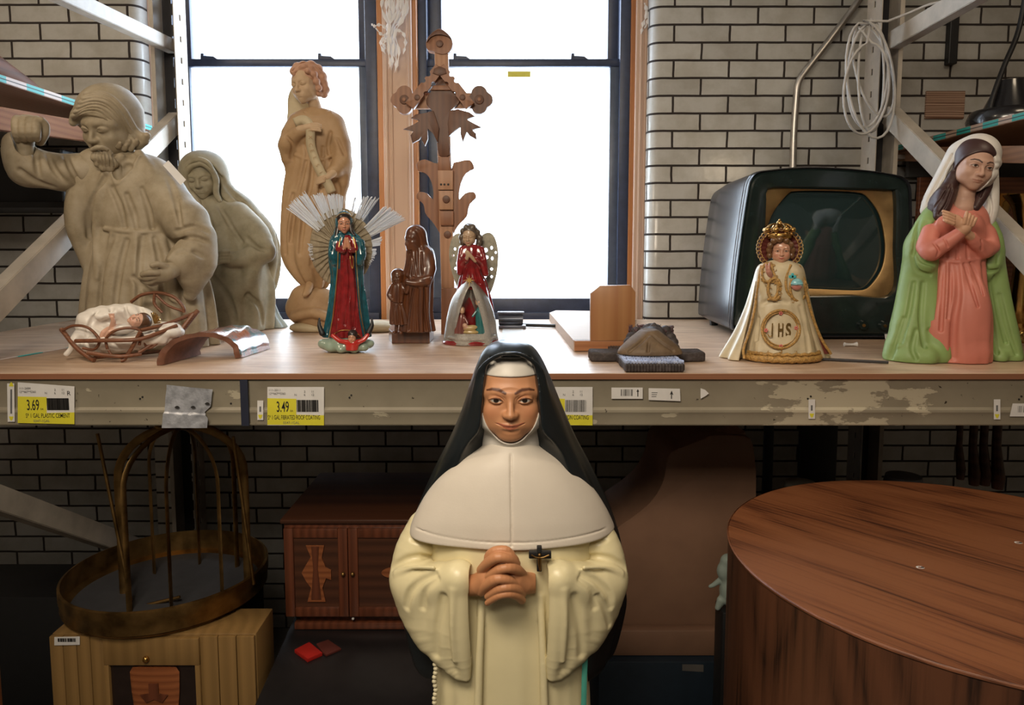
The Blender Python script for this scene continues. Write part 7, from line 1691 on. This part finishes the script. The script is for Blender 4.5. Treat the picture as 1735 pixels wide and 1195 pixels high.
m.tube(smoothpath([onfront(u, v, -1) for u, v in ((1340, 449), (1332, 470), (1334, 495), (1350, 510), (1362, 505))], 5), .0032, 7)
g_ = np.random.default_rng(11)
for i in range(150):
    a = g_.uniform(0, 6.28); c_, rx, ry = (((1352, 488), 17, 24), ((1303, 466), 13, 20), ((1313, 492), 12, 18), ((1323, 558), 32, 32), ((1320, 600), 56, 4))[i % 5]
    q = g_.uniform(.75, 1.12) if i % 5 < 3 else g_.uniform(.96, 1.04)
    u, v = c_[0]+rx*q*math.cos(a)*(.9), c_[1]-ry*q*math.sin(a); s_ = g_.uniform(1.2, 2.6); b0 = g_.uniform(0, 6.28)
    m.tube([onfront(u+s_*math.cos(b0+t), v+s_*math.sin(b0+t), -1.0) for t in np.linspace(0, 4.2, 7)], .0010, 5)
m.build('gold_embroidery', M['goldlace'], gown, 60)
m = MB()
for u, v in ((1323, 531), (1323, 587), (1349, 556), (1298, 560)):
    for k in range(5): m.ball(tuple(onfront(u+2.2*math.cos(k*1.26), v+2.2*math.sin(k*1.26), -1.6)), .0022, 8)
m.build('pink_roses', plain('pink_ribbon_rose', (.60, .16, .14), .5), gown, 60)
for ch_, u, w_ in (('I', 1307, 2.2), ('H', 1318, 9), ('S', 1331, 9)):
    p = onfront(u+w_/2, 558, -2.6); text_obj(ch_, M['gold'], gown, u, 570, p[1], 23, 'embroidered_letter', w_, .03)
m = MB(); p = onfront(1304.5, 560, -2.4); m.tube([at(u, v, p[1]) for u, v in ((1308, 569), (1304, 571), (1301, 567))], .0013, 6); m.build('letter_tail', M['gold'], gown, 60)
g = Sculpt(DY, 1330, 1370, 455, 500, -50, 0, .5)
g.ell((1350, 482, -26), (10, 6, 10), 0); g.ch([(1341, 481, -30, 1.6), (1350, 482, -33, 1.6), (1359, 481, -30, 1.6)], .5); 
g.dab((1350, 488, -30), (12, 12, 6), (.55, .22, .18), .3); orb = g.mesh('orb', painted('pale_blue_orb', .35, coat=.4), dl, (.22, .50, .55))
m = MB(); p = at(1343, 470, DY-.036)
m.box((p[0]-.003, p[1], p[2]-.010), (p[0]+.003, p[1]+.004, p[2]+.010), .001).box((p[0]-.009, p[1], p[2]-.002), (p[0]+.009, p[1]+.004, p[2]+.005), .001); m.build('orb_cross', plain('turquoise', (.08, .45, .48), .4), orb)
g = Sculpt(DY, 1290, 1312, 440, 475, -45, 0, .5); g.ch([(1306, 468, -18, 4), (1302, 460, -23, 4.4), (1300, 452, -24, 2.2)], 1.5, n=2).ch([(1303, 456, -25, 2.2), (1304, 446, -26, 1.6)], 1).ch([(1299, 456, -25, 2.0), (1298, 448, -26, 1.5)], 1); g.mesh('blessing_hand', M['small_skin'], dl, (.55, .27, .20))
g = Sculpt(DY, 1285, 1360, 392, 455, -45, 30, .5)
g.head((1323, 424, -2), 41, (6, 0, -14), jaw=1.25, wide=1.08); g.ch([(1323, 438, 2, 7), (1323, 448, 1, 9)], 3)
g.face_paint(lip=(.5, .10, .08), blush=(.60, .20, .13), brow=(.22, .10, .05), white=(.6, .5, .42), W=1.08)
g.mesh('face', M['small_skin'], dl, (.56, .29, .19))
g = Sculpt(DY, 1285, 1362, 388, 450, -45, 35, .5)
g.head((1323, 423, 1), 43, (6, 0, -14), detail=False, nose=.5, wide=1.1).haircap(.03, .17, 1.3, .02)
for (u, v, d) in ((1305, 416, -8), (1303, 424, -4), (1304, 433, -2), (1340, 415, -8), (1343, 424, -4), (1341, 433, -2), (1311, 408, -14), (1321, 406, -17), (1332, 408, -14)): g.ell((u, v, d), (5, 5, 5.5), 2.5)
g.mesh('hair', painted('auburn_curls', .4, coat=.3), dl, (.16, .075, .03))
# lace collar fanned behind the head, lined with maroon
m = MB(); nC = 34
def col_(a, b):
    t = -2.35+4.7*a; rr = 16+b*20; u = 1321+rr*math.sin(t)*(1.0); v = 421-rr*math.cos(t)*.92+(2 if abs(t) > 2 else 0); d = 10-8*b+1.4*math.sin(a*nC*math.pi)*b
    return at(u, v, DY+d*k_)
m.grid(col_, 68, 6); m.build('collar_lining', M['maroon'], dl, 60, solid=.0015)
m = MB()
for i in range(26):
    t = -2.35+4.7*i/25; c_ = at(1321+36*math.sin(t), 421-33.5*math.cos(t), DY+.002); m.tube([c_+np.array((.0055*math.cos(a), -.001, .0055*math.sin(a))) for a in np.linspace(0, 2*math.pi, 9)[:-1]], .0014, 5, closed=True)
m.build('lace_edge', M['goldlace'], dl, 60)
# crown
cc = at(1320, 398, DY); m = MB(); rC = 18*k_
m.lathe((cc[0], DY, cc[2]-.004), [(rC*.95, -.006), (rC*1.08, -.004), (rC*1.10, .006), (rC*1.0, .008), (rC*.93, .004), (rC*.95, -.006)], 36)
for i in range(8):
    a = 2*math.pi*i/8+.2; x, y = math.cos(a), math.sin(a)
    m.ball((cc[0]+x*rC*1.22, DY+y*rC*1.22, cc[2]+.012), .0075, 10, (1, 1, .9)); m.ball((cc[0]+x*rC*1.12, DY+y*rC*1.12, cc[2]+.002), .004, 8)
    m.tube(smoothpath([(cc[0]+x*rC*1.1, DY+y*rC*1.1, cc[2]+.004), (cc[0]+x*rC*1.1, DY+y*rC*1.1, cc[2]+.018), (cc[0]+x*rC*.6, DY+y*rC*.6, cc[2]+.026), (cc[0], DY, cc[2]+.024)], 4), .0026, 6)
m.ball((cc[0], DY, cc[2]+.026), .0075, 12, (1, 1, 1.3)); m.ball((cc[0], DY, cc[2]+.036), .003, 8)
m.build('crown', metal('antique_gold_crown', (.50, .30, .10), .3, bmp=.5), dl, 60)
# ---------------------------------------------------------------- wicker crib with a baby doll, left front
WYc = 1.80
M['wicker'] = wood('brown_twig', (.09, .03, .014), (.20, .075, .035), (.13, .05, .022), 'X', 3, .45)
cr_ = thing('wicker_crib', 'small twig crib with bent loops at the left front of the shelf', 'crib', (at(215, 612, WYc)[0], 1.80, SH))
def tw(pts, r, name='twig', n=6):
    # pts = (u, v, depth metres)
    m = MB(); P_ = smoothpath([at(u, v, y) for u, v, y in pts], n); P_ = [np.array((p[0], p[1], max(p[2], SH+r*.9))) for p in P_]; m.tube(P_, r, 8); return m.build(name, M['wicker'], cr_, 60)
Yf, Yb_ = 1.74, 1.93
tw([(104, 558, 1.80), (130, 590, 1.77), (160, 612, 1.75)], .0055); tw([(128, 578, 1.76), (180, 577, 1.74), (240, 574, 1.76), (300, 552, 1.82)], .0050, 'side_rail')
tw([(238, 562, 1.76), (222, 592, 1.76), (205, 618, 1.75)], .0050); tw([(335, 527, 1.90), (300, 570, 1.84), (272, 602, 1.80)], .0065, 'end_post'); tw([(328, 532, 1.86), (292, 580, 1.82)], .0060, 'end_post')
tw([(148, 598, 1.74), (200, 604, 1.745), (240, 600, 1.77)], .0048); tw([(238, 560, 1.77), (280, 550, 1.82), (332, 530, 1.90)], .0050, 'side_rail'); tw([(235, 598, 1.78), (262, 580, 1.80), (300, 552, 1.86)], .0045)
tw([(120, 575, 1.88), (200, 562, 1.905), (300, 545, 1.905)], .0045, 'side_rail'); tw([(160, 606, 1.76), (230, 600, 1.84), (300, 592, 1.88)], .0045)
tw([(106, 560, 1.79), (125, 552, 1.78), (150, 556, 1.77), (168, 576, 1.76), (160, 592, 1.76), (140, 590, 1.76)], .0035, 'bent_loop'); tw([(182, 592, 1.75), (180, 574, 1.75), (196, 560, 1.75), (220, 556, 1.76), (238, 562, 1.77), (236, 585, 1.77)], .0035, 'bent_loop')
tw([(184, 594, 1.75), (190, 602, 1.75), (205, 606, 1.75)], .0030, 'bent_loop'); tw([(240, 565, 1.78), (250, 590, 1.79), (268, 580, 1.80), (282, 558, 1.83), (276, 552, 1.84)], .0030, 'bent_loop')
tw([(222, 512, 1.90), (240, 500, 1.90), (268, 496, 1.90), (295, 504, 1.90), (310, 520, 1.90), (312, 530, 1.90)], .0045, 'bent_loop'); tw([(262, 497, 1.90), (262, 515, 1.90), (275, 530, 1.90)], .0040, 'bent_loop'); tw([(265, 500, 1.90), (285, 518, 1.90), (312, 528, 1.90)], .0036, 'bent_loop')
g = Sculpt(1.80, 95, 320, 500, 618, -75, 95, 1.1, floor=SH+.006)
g.ell((205, 578, 14), (84, 36, 20), 0, R=(0, -4, 0)).ell((170, 550, 24), (42, 26, 30), 18).ell((215, 538, 36), (50, 18, 24), 16).ell((280, 562, 22), (32, 26, 17), 16)
g.ell((205, 552, -8), (58, 36, 16), 10, 'sub')
g.ch([(134, 568, 0, 10), (122, 588, -8, 7), (112, 600, -12, 4)], 6, n=2)
for pts in ([(165, 528, 3), (150, 556, 4), (146, 585, 4)], [(190, 520, 3), (182, 545, 3)], [(236, 522, 3), (246, 545, 3.4), (270, 565, 4)], [(186, 580, 3), (206, 592, 3.4), (232, 590, 3)], [(166, 580, 3), (168, 598, 3)], [(212, 520, 2.4), (216, 536, 3)]): g.cut(pts, 4)
g.noise(1.5, 24, 8).noise(.5, 12, 4)
o = g.mesh('cloth_bedding', plain('ivory_satin_cloth', (.74, .69, .63), .38, var=.05, scale=12), None); tag(o, 'crumpled ivory satin cloth bedding in the twig crib', 'cloth')
BR = Matrix.Rotation(math.radians(-38), 3, 'X') @ Matrix.Rotation(math.radians(68), 3, 'Y')
bb = thing('baby_doll', 'tiny painted baby doll lying in the twig crib on satin cloth', 'doll', (at(215, 560, 1.80)[0], 1.80, SH+.03))
g = Sculpt(1.80, 165, 270, 525, 575, -40, 30, .5)
g.ell((205, 558, -2), (26, 13, 10), 0, R=(0, -6, 0)).ch([(190, 555, -10, 5), (192, 545, -14, 4), (190, 538, -16, 3.2)], 3, n=2).ch([(196, 560, -14, 4.5), (186, 563, -18, 4), (180, 570, -18, 3)], 3, n=2).ch([(184, 560, -4, 6), (176, 564, -8, 5), (172, 572, -10, 4)], 3, n=2)
for i in range(4): g.ch([(187+i*2, 538, -16, 1.3), (185+i*2.6, 532, -17, 1.1)], .5)
g.dab((212, 560, -4), (20, 20, 14), (.62, .58, .54), .2)
g.mesh('body', M['small_skin'], bb, (.62, .36, .26))
g = Sculpt(1.80, 212, 262, 522, 572, -35, 25, .4)
g.head((236, 544, -2), 32, BR, jaw=1.2, wide=1.1); g.face_paint(lip=(.5, .12, .10), blush=(.60, .24, .16), brow=(.1, .05, .03), W=1.1); g.mesh('head', M['small_skin'], bb, (.62, .36, .26))
g = Sculpt(1.80, 212, 268, 520, 574, -35, 30, .4)
g.head((237, 544, -1), 34, BR, detail=False, nose=.5, wide=1.1).haircap(.02, .10, 1.2, .02); g.mesh('hair', painted('baby_hair', .4, coat=.3), bb, (.10, .045, .02))
m = MB(); c_ = at(262, 548, 1.80)
for i in range(7): m.tube([c_+np.array((0, 0, 0)), c_+np.array((.02*math.cos(.2+i*.25)-.002, -.004, .028*math.sin(.1+i*.28)))], .0018, 6)
m.build('gilt_rays', M['gold'], bb, 60)
# ---------------------------------------------------------------- curved glazed roof tile
A = onz(266, 620, SH); B = onz(408, 607, SH); ax_ = onz(455, 592, SH)-B; ax_[2] = 0; ax_ = ax_/np.linalg.norm(ax_)*.17
zt_ = .072; m = MB(); nn, mm = 40, 20; th = .011
def arc(a, r_out):
    t = a; x = A+(B-A)*(.5-.5*math.cos(math.pi*t)*1.0); hgt = math.sin(math.pi*t)**.85*zt_
    c_ = (A+B)/2; d = x-c_; s_ = (1 if r_out else 1-th/zt_*.95)
    return c_+d*s_+np.array((0, 0, hgt*s_))
g_ = np.random.default_rng(2); jag = g_.normal(size=41)*.0035; jag = np.convolve(jag, [.3, .4, .3], 'same')
V = []; F_ = []
def layer(out):
    L_ = []
    for j in range(mm+1):
        row = []
        for i in range(nn+1):
            p = arc(i/nn, out)+ax_*(j/mm)+ (ax_/np.linalg.norm(ax_))*(jag[i]*2 if j == mm else (jag[::-1][i] if j == 0 else 0))
            p = p+np.array((0, 0, .0012*math.sin(i*1.3+j*.7) if out else 0)); p[2] = max(p[2], SH+.0004); row.append(len(V)); V.append(p)
        L_.append(row)
    return L_
Lo, Li = layer(True), layer(False)
for j in range(mm):
    for i in range(nn): F_.append([Lo[j][i], Lo[j][i+1], Lo[j+1][i+1], Lo[j+1][i]]); F_.append([Li[j][i], Li[j+1][i], Li[j+1][i+1], Li[j][i+1]])
for i in range(nn): F_.append([Lo[0][i], Li[0][i], Li[0][i+1], Lo[0][i+1]]); F_.append([Lo[mm][i], Lo[mm][i+1], Li[mm][i+1], Li[mm][i]])
for j in range(mm): F_.append([Lo[j][0], Lo[j+1][0], Li[j+1][0], Li[j][0]]); F_.append([Lo[j][nn], Li[j][nn], Li[j+1][nn], Lo[j+1][nn]])
mt_, t_, b_ = nt('painted_clay_tile'); v_ = coords(t_); n1_ = noise(t_, v_, 14, 6, .65)
t_.links.new(ramp(t_, n1_, [(.30, (.10, .035, .02)), (.42, (.30, .10, .055)), (.50, (.30, .16, .14)), (.56, (.05, .16, .18)), (.66, (.32, .26, .30))]), b_.inputs['Base Color']); b_.inputs['Roughness'].default_value = .15; b_.inputs['Coat Weight'].default_value = .8; bump(t_, b_, noise(t_, v_, 60, 4), .5)
o = mesh_obj('roof_tile', V, F_, mt_, None, autos=50); o.data.materials.append(plain('raw_clay', (.17, .07, .04), .7, bmp=.4, var=.3))
for i, p_ in enumerate(o.data.polygons):
    if (i < 2*nn*mm and i % 2 == 1) or (2*nn*mm <= i and (i-2*nn*mm) % 2 == 0 and i < 2*nn*mm+2*nn) or i >= 2*nn*mm+2*nn: p_.material_index = 1
tag(o, 'arched clay roof tile with shiny painted glaze beside the twig crib', 'roof tile')
# pencil-thin striped tape on the shelf at the far left
a_ = onz(-10, 612, SH); b2 = onz(140, 586, SH); tag(MB().bar(a_+np.array((0, 0, .0012)), b2+np.array((0, 0, .0012)), .008, .0016).build('measuring_tape', M['stripe']), 'thin teal and white striped strip on the shelf left of the crib', 'tape')
# ---------------------------------------------------------------- dark cross plaque lying on the shelf, head toward the wall
CYp = 1.72
M['barkdark'] = stone('dark_bronzed_plaster', (.018, .014, .014), (.04, .030, .028), (.085, .07, .07), 60)
M['barkblue'] = stone('daylight_tinted_brushed_plaster', (.14, .17, .28), (.30, .35, .52), (.46, .50, .64), 120)  # blue of reflected daylight put into the colour of the brushed top
M['bronze'] = stone('brown_bronzed_plaster', (.075, .045, .022), (.13, .082, .042), (.19, .125, .07), 30)
dp = thing('cross_plaque', 'dark plaster cross with a bust in a thorn crown lying flat near the shelf edge', 'plaque', (at(1105, 610, CYp)[0], CYp, SH))
g = Sculpt(CYp, 995, 1212, 560, 640, -75, 70, .9, floor=SH+.0005)
def xb(x0, x1, y0, y1, h, rr):
    def fn(x, y, z):
        qx = np.abs(x-(x0+x1)/2)-(x1-x0)/2+rr; qy = np.abs(y-(y0+y1)/2)-(y1-y0)/2+rr; qz = np.abs(z-(SH+h/2))-h/2+rr
        d = np.sqrt(np.maximum(qx, 0)**2+np.maximum(qy, 0)**2+np.maximum(qz, 0)**2)+np.minimum(np.maximum(np.maximum(qx, qy), qz), 0)-rr
        return d+.0012*np.sin(y*900+np.sin(x*90)*2)*(1 if x1-x0 > y1-y0 else 0)+.0012*np.sin(x*900+np.sin(y*90)*2)*(0 if x1-x0 > y1-y0 else 1)
    return fn
xa, xb_ = at(1004, 600, CYp)[0], at(1202, 600, CYp)[0]
g.field(xb(xa, xb_, CYp+.035, CYp+.10, .024, .006))
for (u, v) in ((1018, 586), (1190, 586)):
    pass
g.mesh('cross_beam', M['barkdark'], dp)
g = Sculpt(CYp, 1040, 1175, 540, 645, -95, 130, .9, floor=SH+.0005)
xc, xd = at(1058, 615, 1.62)[0], at(1158, 615, 1.62)[0]; yf = 1.605
g.field(xb(xc, xd, yf, CYp+.22, .020, .005)); o = g.mesh('cross_upright', M['barkdark'], dp)
g = Sculpt(CYp, 1040, 1175, 560, 645, -95, 60, .7)
g.field(lambda x, y, z: np.maximum(np.maximum(np.abs(x-(xc+xd)/2)-(xd-xc)/2+.001, np.abs(y-(yf+.052))-.048), np.abs(z-(SH+.0215))-.0034-.0016*np.sin(x*1100+np.sin(y*160+x*60)*2.2)*np.sin(y*70+x*200)))
g.mesh('brushed_face', M['barkblue'], dp)
g = Sculpt(CYp, 1040, 1165, 545, 612, -40, 90, .8, floor=SH+.012)
g.loft([(558, 1100, 16, 14, 20), (570, 1100, 8, 30, 26), (582, 1101, 0, 44, 30), (592, 1101, -4, 53, 32), (600, 1101, -6, 56, 30)], 0, cap=3)
for pts in ([(1100, 566, 2), (1084, 582, 2.6), (1066, 596, 2.4)], [(1104, 566, 2), (1122, 582, 2.6), (1140, 594, 2.4)], [(1100, 575, 2), (1098, 596, 2)]): g.cut(pts, 4)
g.mesh('mantle', M['bronze'], dp)
g = Sculpt(CYp, 1045, 1160, 530, 600, -20, 130, .8, floor=SH+.012)
g.head((1104, 574, 62), 68, (-78, 0, 4), detail=True, closed=True); g.ell((1104, 572, 40), (22, 30, 16), 8)
for (u, v, d) in ((1070, 572, 50), (1066, 580, 40), (1064, 590, 30), (1078, 562, 60), (1136, 572, 50), (1140, 580, 42), (1142, 590, 30), (1128, 560, 60), (1074, 588, 28), (1134, 588, 26)): g.ell((u, v, d), (10, 10, 9), 3)
g.mesh('head', M['barkdark'], dp)
m = MB(); g_ = np.random.default_rng(8); cth = at(1103, 563, CYp+.085)
for j in range(3):
    pts = [(cth[0]+(.052+.005*math.sin(5*a+j))*math.cos(a), cth[1]+.03*math.sin(a)+.01*j, cth[2]-.004+.012*math.sin(a*1+j*2)+.006*math.sin(4*a+j)) for a in np.linspace(0, 2*math.pi, 28)[:-1]]
    m.tube(pts, .0042, 6, closed=True)
for i in range(22):
    a = g_.uniform(0, 6.28); p = np.array((cth[0]+.052*math.cos(a), cth[1]+.03*math.sin(a), cth[2]+.004)); m.tube([p, p+np.array((g_.normal()*.006, g_.normal()*.006, .014))], [.0018, .0003], 5)
m.build('thorn_crown', stone('plum_bronzed_plaster', (.03, .015, .018), (.08, .04, .045), (.16, .09, .10), 60), dp, 60)
